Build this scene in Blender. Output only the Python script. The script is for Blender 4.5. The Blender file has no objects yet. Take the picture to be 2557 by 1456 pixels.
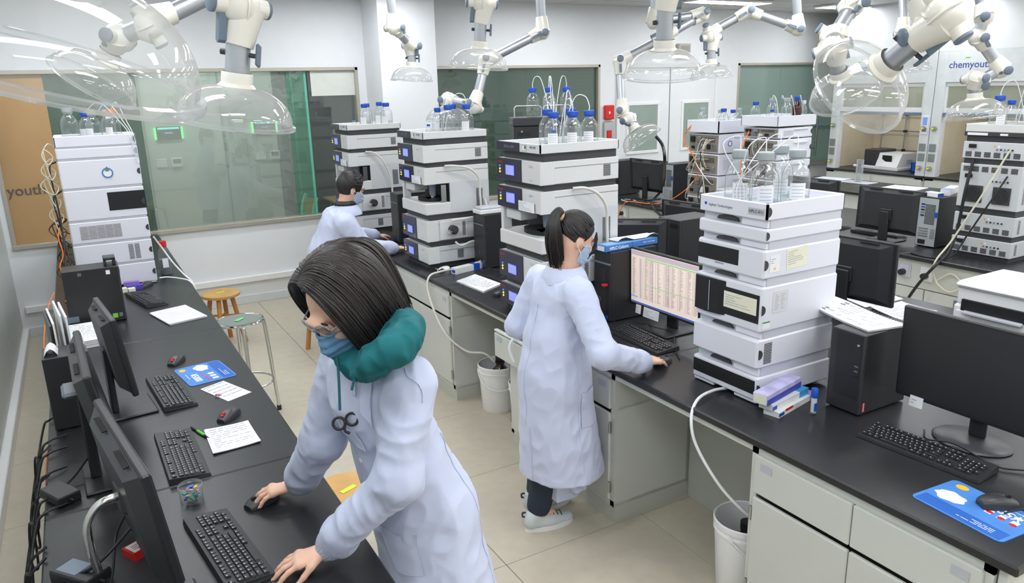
import bpy, bmesh, math, random
import numpy as np
from mathutils import Vector, Matrix
SC = bpy.context.scene
COL = SC.collection
rng = random.Random(11)
PI = math.pi
R_ = math.radians
# ------------------------------------------------------------------ camera
FPX = 1869.3
CAMZ = 2.17
_yaw, _pit, _rol = R_(29.68), R_(15.336), R_(-1.454)
_fw = Vector((math.sin(_yaw)*math.cos(_pit), math.cos(_yaw)*math.cos(_pit), -math.sin(_pit)))
_r = Vector((math.cos(_yaw), -math.sin(_yaw), 0)); _u = _r.cross(_fw)
CR = _r*math.cos(_rol) + _u*math.sin(_rol); CU = -_r*math.sin(_rol) + _u*math.cos(_rol)
cam = bpy.data.objects.new('camera', bpy.data.cameras.new('camera')); COL.objects.link(cam)
cam.data.sensor_width = 36; cam.data.lens = 36*FPX/2557; cam.data.clip_start = .05
cam.matrix_world = Matrix(((CR.x, CU.x, -_fw.x, 0), (CR.y, CU.y, -_fw.y, 0), (CR.z, CU.z, -_fw.z, CAMZ), (0, 0, 0, 1)))
SC.camera = cam
EYE = Vector((0, 0, CAMZ))
def ray(x, y): return CR*((x-1278.5)/FPX) - CU*((y-728)/FPX) + _fw
def at(x, y, z):                      # point of the place seen at a pixel, on the level z
    d = ray(x, y); return EYE + d*((z-CAMZ)/d.z)
def atX(x, y, X): d = ray(x, y); return EYE + d*(X/d.x)
def atY(x, y, Y): d = ray(x, y); return EYE + d*(Y/d.y)
def atD(x, y, D): return EYE + ray(x, y).normalized()*D
# ------------------------------------------------------------------ world, exposure
SC.view_settings.view_transform = 'Standard'; SC.view_settings.look = 'None'
SC.view_settings.gamma = 1; SC.view_settings.use_curve_mapping = False
SC.view_settings.exposure = 0.27
W = bpy.data.worlds.new('world'); SC.world = W; W.use_nodes = True
W.node_tree.nodes['Background'].inputs[0].default_value = (.9, .95, 1, 1)
W.node_tree.nodes['Background'].inputs[1].default_value = .6
try:
    SC.cycles.transparent_max_bounces = 20; SC.cycles.max_bounces = 5; SC.cycles.diffuse_bounces = 3; SC.cycles.glossy_bounces = 2; SC.cycles.transmission_bounces = 2
    SC.cycles.use_adaptive_sampling = True; SC.cycles.adaptive_threshold = .08; SC.cycles.use_light_tree = False
    SC.cycles.caustics_reflective = False; SC.cycles.caustics_refractive = False
    SC.cycles.sample_clamp_indirect = 6
except Exception: pass
LIGHT = 15.0       # strength of the ceiling strips
# ------------------------------------------------------------------ materials
def lin(c):
    return tuple((x/12.92 if x <= .04045 else ((x+.055)/1.055)**2.4) for x in c)
def rgb(r, g, b): return lin((r/255, g/255, b/255))
MATS = {}
def nodes(m): return m.node_tree.nodes, m.node_tree.links
def mat(name, col=(200, 200, 200), rough=.5, metal=0, var=.04, scale=8, bump=0, bscale=120, spec=.5, emit=0, ecol=None, trans=0, stretch=None, coat=0, sheen=0):
    if name in MATS: return MATS[name]
    m = bpy.data.materials.new(name); m.use_nodes = True; N, L = nodes(m); b = N['Principled BSDF']
    c = rgb(*col)
    tc = N.new('ShaderNodeTexCoord'); src = tc.outputs['Object']
    if stretch:
        mp = N.new('ShaderNodeMapping'); mp.inputs['Scale'].default_value = stretch; L.new(src, mp.inputs[0]); src = mp.outputs[0]
    if var:
        nz = N.new('ShaderNodeTexNoise'); nz.inputs['Scale'].default_value = scale; nz.inputs['Detail'].default_value = 4
        L.new(src, nz.inputs['Vector'])
        rp = N.new('ShaderNodeValToRGB'); rp.color_ramp.elements[0].position = .3; rp.color_ramp.elements[1].position = .7
        rp.color_ramp.elements[0].color = tuple(x*(1-var) for x in c)+(1,); rp.color_ramp.elements[1].color = tuple(min(1, x*(1+var)) for x in c)+(1,)
        L.new(nz.outputs['Fac'], rp.inputs[0]); L.new(rp.outputs[0], b.inputs['Base Color'])
    else: b.inputs['Base Color'].default_value = c+(1,)
    b.inputs['Roughness'].default_value = rough; b.inputs['Metallic'].default_value = metal
    b.inputs['Specular IOR Level'].default_value = spec
    if coat: b.inputs['Coat Weight'].default_value = coat; b.inputs['Coat Roughness'].default_value = .08
    if sheen: b.inputs['Sheen Weight'].default_value = sheen
    if trans: b.inputs['Transmission Weight'].default_value = trans
    if emit:
        b.inputs['Emission Color'].default_value = (rgb(*ecol) if ecol else c)+(1,); b.inputs['Emission Strength'].default_value = emit
    if bump:
        n2 = N.new('ShaderNodeTexNoise'); n2.inputs['Scale'].default_value = bscale; n2.inputs['Detail'].default_value = 3
        L.new(src, n2.inputs['Vector'])
        bp = N.new('ShaderNodeBump'); bp.inputs['Strength'].default_value = bump; bp.inputs['Distance'].default_value = .002
        L.new(n2.outputs['Fac'], bp.inputs['Height']); L.new(bp.outputs[0], b.inputs['Normal'])
    MATS[name] = m; return m
def clear(name, tint=(255, 255, 255), haze=.06, hazecol=(235, 238, 238), gloss=.06, edge=.55, rough=.02, rim=.85):
    """thin clear glass or plastic: see-through, a little milky, mirror-like at grazing angles"""
    if name in MATS: return MATS[name]
    m = bpy.data.materials.new(name); m.use_nodes = True; N, L = nodes(m)
    for n in list(N):
        if n.type != 'OUTPUT_MATERIAL': N.remove(n)
    out = N['Material Output']
    tr = N.new('ShaderNodeBsdfTransparent')
    df = N.new('ShaderNodeBsdfDiffuse'); df.inputs[0].default_value = rgb(*hazecol)+(1,)
    tl = N.new('ShaderNodeBsdfTranslucent'); tl.inputs[0].default_value = rgb(*hazecol)+(1,)
    m0 = N.new('ShaderNodeMixShader'); m0.inputs[0].default_value = .5; L.new(df.outputs[0], m0.inputs[1]); L.new(tl.outputs[0], m0.inputs[2])
    gl = N.new('ShaderNodeBsdfGlossy'); gl.inputs['Roughness'].default_value = rough
    lw = N.new('ShaderNodeLayerWeight'); lw.inputs[0].default_value = .35
    er = N.new('ShaderNodeValToRGB'); er.color_ramp.elements[0].position = .45; er.color_ramp.elements[1].position = 1; er.color_ramp.elements[0].color = rgb(*tint)+(1,); er.color_ramp.elements[1].color = tuple(x*rim for x in rgb(*tint))+(1,)
    L.new(lw.outputs['Facing'], er.inputs[0]); L.new(er.outputs[0], tr.inputs[0])
    mh = N.new('ShaderNodeMath'); mh.operation = 'MULTIPLY_ADD'; mh.inputs[1].default_value = edge*.6; mh.inputs[2].default_value = haze
    L.new(lw.outputs['Facing'], mh.inputs[0])
    pw = N.new('ShaderNodeMath'); pw.operation = 'POWER'; pw.inputs[1].default_value = 3; L.new(lw.outputs['Facing'], pw.inputs[0])
    mg = N.new('ShaderNodeMath'); mg.operation = 'MULTIPLY_ADD'; mg.inputs[1].default_value = edge*.7; mg.inputs[2].default_value = gloss
    L.new(pw.outputs[0], mg.inputs[0])
    p3 = N.new('ShaderNodeMath'); p3.operation = 'MULTIPLY'; L.new(mh.outputs[0], p3.inputs[0]); p3.inputs[1].default_value = 1
    a = N.new('ShaderNodeMixShader'); L.new(p3.outputs[0], a.inputs[0]); L.new(tr.outputs[0], a.inputs[1]); L.new(m0.outputs[0], a.inputs[2])
    bb = N.new('ShaderNodeMixShader'); L.new(mg.outputs[0], bb.inputs[0]); L.new(a.outputs[0], bb.inputs[1]); L.new(gl.outputs[0], bb.inputs[2])
    L.new(bb.outputs[0], out.inputs[0])
    MATS[name] = m; return m
# ------------------------------------------------------------------ mesh building
class MB:
    def __init__(s): s.v = []; s.f = []
    def add(s, vs, fs):
        o = len(s.v); s.v += [tuple(v) for v in vs]; s.f += [tuple(i+o for i in f) for f in fs]; return s
    def convex(s, vs, fs):
        vs = [Vector(v) for v in vs]; c = sum(vs, Vector())/len(vs); out = []
        for f in fs:
            n = (vs[f[1]]-vs[f[0]]).cross(vs[f[2]]-vs[f[0]]); m = sum((vs[i] for i in f), Vector())/len(f)
            out.append(f if n.dot(m-c) > 0 else tuple(reversed(f)))
        return s.add(vs, out)
    def box(s, a, b, ch=0, M=None, taper=0):
        x0, y0, z0 = a; x1, y1, z1 = b
        if x0 > x1: x0, x1 = x1, x0
        if y0 > y1: y0, y1 = y1, y0
        if z0 > z1: z0, z1 = z1, z0
        c = Vector(((x0+x1)/2, (y0+y1)/2, (z0+z1)/2)); h = Vector(((x1-x0)/2, (y1-y0)/2, (z1-z0)/2))
        if not ch:
            vs = [c+Vector((h.x*i*(1-taper*(k > 0)), h.y*j*(1-taper*(k > 0)), h.z*k)) for i in (-1, 1) for j in (-1, 1) for k in (-1, 1)]
            fs = [(0, 1, 3, 2), (4, 6, 7, 5), (0, 4, 5, 1), (2, 3, 7, 6), (0, 2, 6, 4), (1, 5, 7, 3)]
        else:
            ch = min(ch, h.x*.9, h.y*.9, h.z*.9); vs = []; ix = {}
            for i in (-1, 1):
                for j in (-1, 1):
                    for k in (-1, 1):
                        for ax in range(3):
                            sg = (i, j, k); p = [h[q]*sg[q] - (0 if q == ax else ch*sg[q]) for q in range(3)]
                            ix[(i, j, k, ax)] = len(vs); vs.append(c+Vector(p))
            fs = []
            for ax in range(3):
                b1, c1 = (ax+1) % 3, (ax+2) % 3
                for sg in (-1, 1):
                    q = []
                    for bb, cc in ((-1, -1), (1, -1), (1, 1), (-1, 1)):
                        t = [0, 0, 0]; t[ax] = sg; t[b1] = bb; t[c1] = cc; q.append(ix[tuple(t)+(ax,)])
                    fs.append(tuple(q))
                for bb in (-1, 1):
                    for cc in (-1, 1):
                        t = [0, 0, 0]; t[b1] = bb; t[c1] = cc; u = t[:]; t[ax] = -1; u[ax] = 1
                        fs.append((ix[tuple(t)+(b1,)], ix[tuple(u)+(b1,)], ix[tuple(u)+(c1,)], ix[tuple(t)+(c1,)]))
            for i in (-1, 1):
                for j in (-1, 1):
                    for k in (-1, 1): fs.append(tuple(ix[(i, j, k, ax)] for ax in range(3)))
        if M is not None: vs = [M @ v for v in vs]
        return s.convex(vs, fs)
    def lathe(s, prof, n=24, M=None, cap0=True, cap1=True):
        vs = []; fs = []; k = len(prof)
        for i in range(n):
            a = 2*PI*i/n
            for r, z in prof: vs.append(Vector((r*math.cos(a), r*math.sin(a), z)))
        for i in range(n):
            j = (i+1) % n
            for q in range(k-1): fs.append((i*k+q, j*k+q, j*k+q+1, i*k+q+1))
        if cap0 and prof[0][0] > 1e-6: fs.append(tuple(reversed([i*k for i in range(n)])))
        if cap1 and prof[-1][0] > 1e-6: fs.append(tuple(i*k+k-1 for i in range(n)))
        if M is not None: vs = [M @ v for v in vs]
        return s.add(vs, fs)
    def cyl(s, p0, p1, r0, r1=None, n=16):
        p0, p1 = Vector(p0), Vector(p1); r1 = r0 if r1 is None else r1
        return s.lathe([(r0, 0), (r1, (p1-p0).length)], n, frame(p0, p1-p0))
    def tube(s, pts, r, n=8, smooth=0, closed=False):
        P = [Vector(p) for p in pts]
        if smooth: P = spline(P, smooth)
        rad = r if callable(r) else (lambda t: r)
        k = len(P); T = []
        for i in range(k):
            a = P[i]-P[i-1] if i else P[1]-P[0]; b = P[i+1]-P[i] if i < k-1 else P[-1]-P[-2]
            T.append((a.normalized()+b.normalized()).normalized() if (a.length and b.length) else Vector((0, 0, 1)))
        up = Vector((0, 0, 1)) if abs(T[0].z) < .9 else Vector((1, 0, 0))
        X = T[0].cross(up).normalized(); vs = []; fs = []
        for i in range(k):
            X = (X - T[i]*X.dot(T[i])).normalized() if X.length else X; Y = T[i].cross(X); rr = rad(i/(k-1))
            for j in range(n):
                a = 2*PI*j/n; vs.append(P[i]+X*(rr*math.cos(a))+Y*(rr*math.sin(a)))
        for i in range(k-1):
            for j in range(n):
                q = (j+1) % n; fs.append((i*n+j, i*n+q, (i+1)*n+q, (i+1)*n+j))
        fs.append(tuple(reversed(range(n)))); fs.append(tuple((k-1)*n+j for j in range(n)))
        return s.add(vs, fs)
    def prism(s, poly, z0, z1, M=None):
        n = len(poly); vs = [Vector((x, y, z0)) for x, y in poly]+[Vector((x, y, z1)) for x, y in poly]
        a = sum(poly[i][0]*poly[(i+1) % n][1]-poly[(i+1) % n][0]*poly[i][1] for i in range(n))
        fs = [tuple(reversed(range(n))), tuple(range(n, 2*n))]+[(i, (i+1) % n, n+(i+1) % n, n+i) for i in range(n)]
        if (a < 0) != (z1 < z0): fs = [tuple(reversed(f)) for f in fs]
        if M is not None: vs = [M @ v for v in vs]
        return s.add(vs, fs)
    def sheet(s, P, t=.0008):            # grid of points -> thin sheet with thickness
        a = len(P); b = len(P[0]); top = [Vector(p) for r in P for p in r]; bot = [p-Vector((0, 0, t)) for p in top]; n = a*b; fs = []
        for i in range(a-1):
            for j in range(b-1):
                q = (i*b+j, (i+1)*b+j, (i+1)*b+j+1, i*b+j+1); fs.append(q); fs.append(tuple(n+k for k in reversed(q)))
        rim = [i*b for i in range(a)]+[(a-1)*b+j for j in range(1, b)]+[i*b+b-1 for i in range(a-2, -1, -1)]+[j for j in range(b-2, 0, -1)]
        for i in range(len(rim)):
            p, q = rim[i], rim[(i+1) % len(rim)]; fs.append((p, n+p, n+q, q))
        return s.add(top+bot, fs)
    def mesh(s, name, smooth=None):
        me = bpy.data.meshes.new(name); me.from_pydata(s.v, [], s.f); me.update()
        if smooth: me.shade_smooth(); me.set_sharp_from_angle(angle=R_(smooth))
        return me
    def build(s, name, m, parent=None, smooth=None, loc=None, rz=0, M=None):
        me = s.mesh(name, smooth); me.materials.append(m); return obj(name, me, parent, loc, rz, M)
def frame(p, d):
    d = Vector(d).normalized(); up = Vector((0, 0, 1)) if abs(d.z) < .99 else Vector((1, 0, 0))
    x = up.cross(d).normalized(); y = d.cross(x)
    return Matrix(((x.x, y.x, d.x, p[0]), (x.y, y.y, d.y, p[1]), (x.z, y.z, d.z, p[2]), (0, 0, 0, 1)))
def basis(p, x, y, z):
    x, y, z = Vector(x), Vector(y), Vector(z)
    return Matrix(((x.x, y.x, z.x, p[0]), (x.y, y.y, z.y, p[1]), (x.z, y.z, z.z, p[2]), (0, 0, 0, 1)))
def spline(P, n=6):
    P = [Vector(p) for p in P]; out = []
    for i in range(len(P)-1):
        p0 = P[i-1] if i else P[0]*2-P[1]; p1, p2 = P[i], P[i+1]; p3 = P[i+2] if i+2 < len(P) else P[-1]*2-P[-2]
        for k in range(n):
            t = k/n; out.append(.5*((2*p1)+(p2-p0)*t+(2*p0-5*p1+4*p2-p3)*t*t+(3*p1-p0-3*p2+p3)*t**3))
    return out+[P[-1]]
def obj(name, me, parent=None, loc=None, rz=0, M=None):
    o = bpy.data.objects.new(name, me); COL.objects.link(o)
    if parent is not None: o.parent = parent
    if M is not None: o.matrix_local = M
    else:
        if loc is not None: o.location = loc
        o.rotation_euler = (0, 0, rz)
    return o
def tag(o, label, cat, group=None):
    o['label'] = label; o['category'] = cat
    if group: o['group'] = group
    return o
def thing(name, label, cat, loc=(0, 0, 0), rz=0, group=None, M=None):
    o = bpy.data.objects.new(name, None); COL.objects.link(o); o.empty_display_size = .05
    if M is not None: o.matrix_world = M
    else: o.location = loc; o.rotation_euler = (0, 0, rz)
    return tag(o, label, cat, group)
def struct(o): o['kind'] = 'structure'; return o
KIDS = {}
def dup(root, label, loc=None, rz=None, group=None, M=None):
    r = root.copy(); COL.objects.link(r); r['label'] = label
    if group: r['group'] = group
    if M is not None: r.matrix_world = M
    else:
        if loc is not None: r.location = loc
        if rz is not None: r.rotation_euler = (0, 0, rz)
    for ch in [o for o in root.children]:
        c = ch.copy(); COL.objects.link(c); c.parent = r
        for g in [o for o in ch.children]:
            d = g.copy(); COL.objects.link(d); d.parent = c
    return r
def text(s, size, m, parent, M, name='lettering', ax='CENTER', t=.0004, bold=0, sx=1):
    cu = bpy.data.curves.new('lettering', 'FONT'); cu.body = s; cu.size = size; cu.extrude = t; cu.align_x = ax; cu.align_y = 'CENTER'; cu.resolution_u = 3; cu.offset = bold
    o = bpy.data.objects.new('tmp', cu); me = bpy.data.meshes.new_from_object(o); bpy.data.objects.remove(o); bpy.data.curves.remove(cu)
    if sx != 1: me.transform(Matrix.Diagonal((sx, 1, 1, 1)))
    me.materials.clear(); me.materials.append(m)
    return obj(name, me, parent, M=M)
def facing(p, n, up=(0, 0, 1)):          # frame whose +Z looks along n and +Y along up (for flat things on a face)
    n = Vector(n).normalized(); up = Vector(up); x = up.cross(n).normalized(); y = n.cross(x); return basis(p, x, y, n)
# ------------------------------------------------------------------ palette
m_wall = mat('wall_paint', (236, 238, 240), .6, var=.01, bump=.05)
m_ceil = mat('ceiling_panel', (206, 208, 206), .55, var=.02)
m_tile = mat('floor_tile_stone', (199, 190, 171), .32, var=.045, scale=14, bump=.02, spec=.45)
m_grout = mat('floor_grout', (104, 88, 64), .9)
m_top = mat('worktop_black', (42, 43, 45), .32, var=.06, scale=40, bump=.05, bscale=300, spec=.42)
m_cab = mat('cabinet_paint', (208, 210, 204), .4, var=.015)
m_cabin = mat('cabinet_panel', (196, 199, 190), .5, var=.015)
m_steel = mat('steel', (190, 192, 194), .25, metal=1)
m_chrome = mat('chrome', (225, 225, 222), .1, metal=1)
m_alu = mat('brushed_aluminium', (188, 192, 198), .38, metal=.75, var=.03, stretch=(1, 1, 60))
m_cream = mat('cream_plastic', (240, 236, 224), .28, var=.01, coat=.3)
m_greyknob = mat('grey_blue_plastic', (112, 126, 142), .4)
m_black = mat('black_plastic', (38, 39, 41), .42, var=.08, scale=20, bump=.05)
m_black2 = mat('satin_black_plastic', (52, 53, 56), .38, var=.05)
m_dark = mat('dark_void', (20, 21, 22), .6)
m_white = mat('white_plastic', (240, 240, 240), .35, var=.01)
m_agil = mat('white_instrument_case', (232, 233, 242), .42, var=.008)
m_agil2 = mat('light_grey_instrument_base', (204, 206, 216), .45, var=.01)
m_therm = mat('pale_grey_instrument_case', (222, 223, 222), .42, var=.008)
m_therm2 = mat('grey_metal_case', (208, 211, 214), .42, var=.02)
m_char = mat('charcoal_band', (62, 63, 66), .5)
m_navy = mat('smoked_panel', (58, 60, 76), .18, var=.03)
m_paper = mat('paper', (244, 245, 248), .7, var=.01)
m_ink = mat('ink_grey', (166, 170, 180), .7)
m_ink2 = mat('ink_black', (40, 42, 48), .7)
m_blue = mat('cap_blue', (28, 84, 190), .35)
m_orange = mat('orange_plastic', (245, 130, 50), .4)
m_capgrey = mat('cap_grey', (170, 178, 180), .4)
m_glass = clear('bottle_glass', (251, 252, 252), haze=.015, hazecol=(236, 240, 242), gloss=.08, edge=.45, rim=.25)
m_liquid = clear('clear_liquid', (240, 244, 243), haze=.05, gloss=.03, edge=.2)
m_dome = clear('dome_plastic', (247, 248, 248), haze=.12, hazecol=(244, 243, 240), gloss=.08, edge=.55, rim=.6)
m_rim = clear('dome_rim_plastic', (244, 246, 247), haze=.2, hazecol=(246, 247, 248), gloss=.15, edge=.6)
m_pane = clear('green_tinted_pane', (238, 243, 239), haze=.30, hazecol=(192, 202, 194), gloss=.08, edge=.4)
m_pane2 = clear('dark_green_pane', (170, 188, 176), haze=.45, hazecol=(112, 138, 123), gloss=.10, edge=.35)
m_frost = clear('frosted_pane', (205, 225, 216), haze=.7, hazecol=(180, 198, 190), gloss=.07, edge=.3)
m_frame = mat('bronze_window_frame', (190, 184, 170), .35, metal=.4)
m_tubew = mat('white_tubing', (236, 238, 240), .35)
m_tubec = mat('cream_hose', (222, 220, 212), .4)
m_cable = mat('black_cable', (28, 29, 31), .45)
m_cableo = mat('orange_cable', (250, 128, 40), .4)
m_cablec = mat('cream_cable', (216, 212, 190), .45)
m_wood = mat('wood', (206, 160, 92), .45, var=.14, scale=6, stretch=(1, 1, 10))
m_wood2 = mat('wood_leg', (190, 128, 62), .45, var=.14, scale=6, stretch=(6, 6, .7))
m_red = mat('red_plastic', (214, 40, 34), .35)
m_yel = mat('yellow_led', (255, 225, 60), .3, emit=1.5)
m_bluled = mat('blue_led', (60, 110, 255), .3, emit=1.5)
m_lcd = mat('lcd_screen', (150, 158, 225), .2, emit=.35, ecol=(160, 170, 245))
m_lcdrim = mat('lcd_rim', (30, 56, 200), .3, emit=.15)
# ================================================================== THE ROOM
X0, X1, Y0, Y1, ZC = -.62, 10.9, -3.2, 8.1, 3.12
# floor: slab with separate tiles
fl = MB().box((X0-.4, Y0-.2, -.06), (X1+.2, Y1+2.6, -.006)).build('floor', m_grout); struct(fl)
tw, td = .812, .822
tm = MB().box((.0015, .0015, -.006), (tw-.0015, td-.0015, 0), .0012).mesh('tile'); tm.materials.append(m_tile)
for i in range(-3, 12):
    for j in range(-7, 8):
        x, y = 1.462+i*tw, 2.684+j*td
        if x+tw < X0 or x > X1 or y > Y1 or y+td < Y0: continue
        obj('tile', tm, fl, (x, y, 0))
ceil = struct(MB().box((X0-.2, Y0, ZC), (X1+.2, Y1+.1, ZC+.1)).build('ceiling', m_ceil))
# ceiling panel joints as slim trims
jt = MB()
for k in range(0, 20): jt.box((X0, Y0+k*.6, ZC-.002), (X1, Y0+k*.6+.006, ZC))
for k in range(0, 10): jt.box((X0+k*1.2, Y0, ZC-.0015), (X0+k*1.2+.006, Y1, ZC))
jt.build('joint', mat('ceiling_joint', (176, 178, 178), .6), ceil)
# ceiling light strips (they light the room)
m_lite = mat('ceiling_light_diffuser', (255, 255, 255), .5, var=0, emit=LIGHT, ecol=(248, 251, 255))
n = 0
WORD = ['first', 'second', 'third', 'fourth', 'fifth', 'sixth', 'seventh']
for r, y in enumerate((-1.9, -.4, 1.1, 2.6, 4.1, 5.6, 7.15)):
    for c, x in enumerate((.2, 2.55, 4.9, 7.25, 9.6)):
        t = thing('ceiling_light', 'white ceiling strip light, %s from the near wall in the %s row from the left' % (WORD[r], WORD[c]), 'light', (x, y, ZC), 0, 'ceiling strip lights')
        MB().box((-.62, -.16, -.03), (.62, .16, 0), .01).build('housing', m_white, t)
        MB().add([(-.6, -.14, -.0305), (-.6, .14, -.0305), (.6, .14, -.0305), (.6, -.14, -.0305)], [(0, 1, 2, 3)]).build('diffuser', m_lite, t)
# walls
def wall(name, boxes, m=m_wall):
    b = MB()
    for a in boxes: b.box(*a)
    return struct(b.build(name, m))
WT, WB = 2.41, .85           # window head and sill
wx = [(-.62, 2.77), (3.45, 6.0), (8.46, 10.78)]
bk = [((X0-.3, Y1, 0), (X1+.2, Y1+.16, WB)), ((X0-.3, Y1, WT), (X1+.2, Y1+.16, ZC)), ((2.77, Y1, WB), (3.45, Y1+.16, WT)), ((6.0, Y1, WB), (8.46, Y1+.16, WT)), ((10.78, Y1, WB), (X1+.2, Y1+.16, WT)), ((X0-.3, Y1, WB), (-.62, Y1+.16, WT))]
wb = wall('wall_back', bk)
wall('wall_column', [((2.86, 7.62, 0), (3.49, Y1, ZC))])
wall('wall_right', [((X1, Y0, 0), (X1+.16, Y1+.16, ZC))])
wall('wall_near', [((X0-.3, Y0-.16, 0), (X1+.2, Y0, ZC))])
# left glass partition: low kerb, frosted sheet, posts
lw = MB().box((X0-.14, Y0, 0), (X0-.06, Y1, ZC)).build('wall_left', mat('left_partition_panel', (196, 202, 200), .3, var=.02)); struct(lw)
for k in range(8): MB().box((X0-.06, Y0+k*1.42, .1), (X0-.045, Y0+k*1.42+1.41, ZC-.1), .002).build('panel', mat('partition_panel', (206, 211, 208), .4, var=.02), lw)
struct(MB().box((X0-.06, Y0, 0), (X0, Y1, .085), .006).build('baseboard_left', m_white))
struct(MB().box((X0, Y1-.012, 0), (2.86, Y1, .09), .003).build('baseboard_back', mat('grey_skirting', (214, 218, 220), .3)))
tr = struct(MB().box((X0, Y1-.045, .235), (2.86, Y1, .3), .006).build('trim_1', m_white))
# windows
def window(name, x0, x1, panes, z0=WB, z1=WT):
    w = MB(); f = .035; d0, d1 = Y1-.012, Y1+.09
    w.box((x0, d0, z1-f), (x1, d1, z1), .004); w.box((x0, d0-.02, z0-.015), (x1, d1, z0+f*.7), .004); w.box((x0, d0, z0), (x0+f, d1, z1), .004); w.box((x1-f, d0, z0), (x1, d1, z1), .004)
    o = struct(w.build(name, m_frame))
    for a, b, m in panes:
        MB().box((a, Y1+.035, z0), (b, Y1+.045, z1), .001).build('pane', m, o)
    return o
m_brown = mat('brown_film', (186, 150, 104), .3, var=.08, scale=3, stretch=(1, 1, .4))
w1 = window('window_1', -.62, 2.77, [(-.62, -.15, m_brown), (-.15, .6, m_pane2), (.6, 1.55, m_pane), (1.55, 2.0, m_pane), (2.0, 2.215, clear('green_edge_pane', (196, 232, 216), haze=.25, hazecol=(170, 210, 190), gloss=.08, edge=.4)), (2.235, 2.77, clear('plain_pane', (225, 230, 228), haze=.12, hazecol=(150, 156, 152), gloss=.08, edge=.4))])
text('chemyouth', .13, mat('film_letter_grey', (96, 92, 86), .6), w1, facing((-.57, Y1+.032, 1.36), (0, -1, 0)), t=.001, bold=.001)
MB().box((2.19, Y1+.028, WB), (2.215, Y1+.055, WT), .002).build('glass_edge', mat('green_glass_edge', (110, 190, 165), .15), w1)
MB().box((2.26, Y1+.022, 2.12), (2.74, Y1+.03, WT)).build('roller_blind', mat('blind_fabric', (222, 224, 216), .8), w1)
w2 = window('window_2', 3.45, 6.0, [(3.45, 4.9, m_pane2), (4.9, 6.0, m_pane2)])
for k in range(30): MB().box((5.25, Y1+.07, 1.0+k*.046), (5.93, Y1+.085, 1.012+k*.046)).build('blind_slat', mat('blind_slat', (120, 146, 132), .6), w2)
w3 = window('window_3', 8.46, 10.78, [(8.46, 9.38, m_frost), (9.39, 10.12, m_frost), (10.13, 10.78, m_frost)])
for x in (10.02, 10.2): MB().cyl((x, Y1-.05, .98), (x, Y1-.05, 1.72), .016, n=10).cyl((x, Y1-.05, 1.1), (x, Y1+.04, 1.1), .01, n=8).cyl((x, Y1-.05, 1.6), (x, Y1+.04, 1.6), .01, n=8).build('pull_handle', m_steel, w3, 40)
text('chemyouth', .13, mat('letter_teal', (92, 140, 146), .5), w3, facing((10.47, Y1+.032, 1.42), (0, -1, 0)), t=.001)
# rooms behind the glass
cor = [((X0-.3, 9.9, 0), (2.2, 10.0, ZC)), ((2.2, 10.55, 0), (X1, 10.65, ZC)), ((2.2, 9.9, 0), (2.26, 10.6, ZC)), ((X0-.34, 8.2, 0), (X0-.3, 10, ZC))]
wall('wall_corridor', cor, mat('corridor_wall', (205, 212, 204), .5))
struct(MB().box((X0-.3, 8.26, ZC-.1), (X1, 10.7, ZC)).build('ceiling_corridor', m_ceil))
for i, x in enumerate((.3, 1.6, 4.2, 6.2, 8.4)):  # unseen strips, added because the corridor looked too dark through the panes
    t = thing('ceiling_light', 'white strip light added to brighten the corridor, %s from the left' % WORD[i], 'light', (x, 9.2, ZC-.1), 0, 'added corridor strip lights')
    MB().box((-.62, -.16, -.03), (.62, .16, 0), .01).build('housing', m_white, t); MB().add([(-.6, -.14, -.0305), (-.6, .14, -.0305), (.6, .14, -.0305), (.6, -.14, -.0305)], [(0, 1, 2, 3)]).build('diffuser', m_lite, t)
for i, x in enumerate((.75, 1.62, 2.5)):
    MB().box((x-.01, 9.885, 0), (x+.01, 9.9, ZC)).build('trim_%d' % (i+2), mat('corridor_joint', (150, 160, 152), .5)); struct(bpy.data.objects['trim_%d' % (i+2)])
def reader(x, z, lab):
    t = thing('card_reader', lab, 'card reader', (x, 9.9, z), 0, 'wall card readers')
    MB().box((-.16, -.03, -.09), (.16, 0, .09), .008).build('case', m_dark, t)
    MB().box((-.14, -.034, .055), (.14, -.028, .08)).build('light_bar', mat('cyan_led', (120, 230, 220), .3, emit=1.2), t)
    for s in (-1, 1): MB().box((s*.172-.012, -.03, -.08), (s*.172+.012, -.004, .08), .006).build('side_light', mat('green_led', (90, 255, 120), .3, emit=3), t)
    MB().box((-.05, -.033, -.005), (.05, -.03, .015)).build('display', mat('reader_text', (150, 160, 220), .3, emit=.6), t)
    t.scale = (.85,)*3
def glassroom(px, py): return atY(px, py, 9.86)
p = glassroom(422, 333); reader(p.x, p.z, 'wall card reader with glowing green sides, left of the two')
p = glassroom(662, 318); reader(p.x, p.z, 'wall card reader with glowing green sides, right of the two')
for i, (px, py) in enumerate(((425, 407), (672, 388))):
    p = glassroom(px, py); t = thing('wall_switch', ['pale wall switch and thermostat, left pair', 'pale wall switch and thermostat, right pair'][i], 'switch', (p.x, 9.9, p.z), 0, 'wall switches')
    MB().box((-.15, -.015, -.05), (-.03, 0, .05), .004).build('plate', m_white, t); MB().box((.02, -.025, -.055), (.14, 0, .055), .006).build('thermostat', m_white, t)
    MB().box((.035, -.028, -.01), (.125, -.024, .04)).build('display', mat('grey_display', (110, 124, 124), .3), t)
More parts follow.
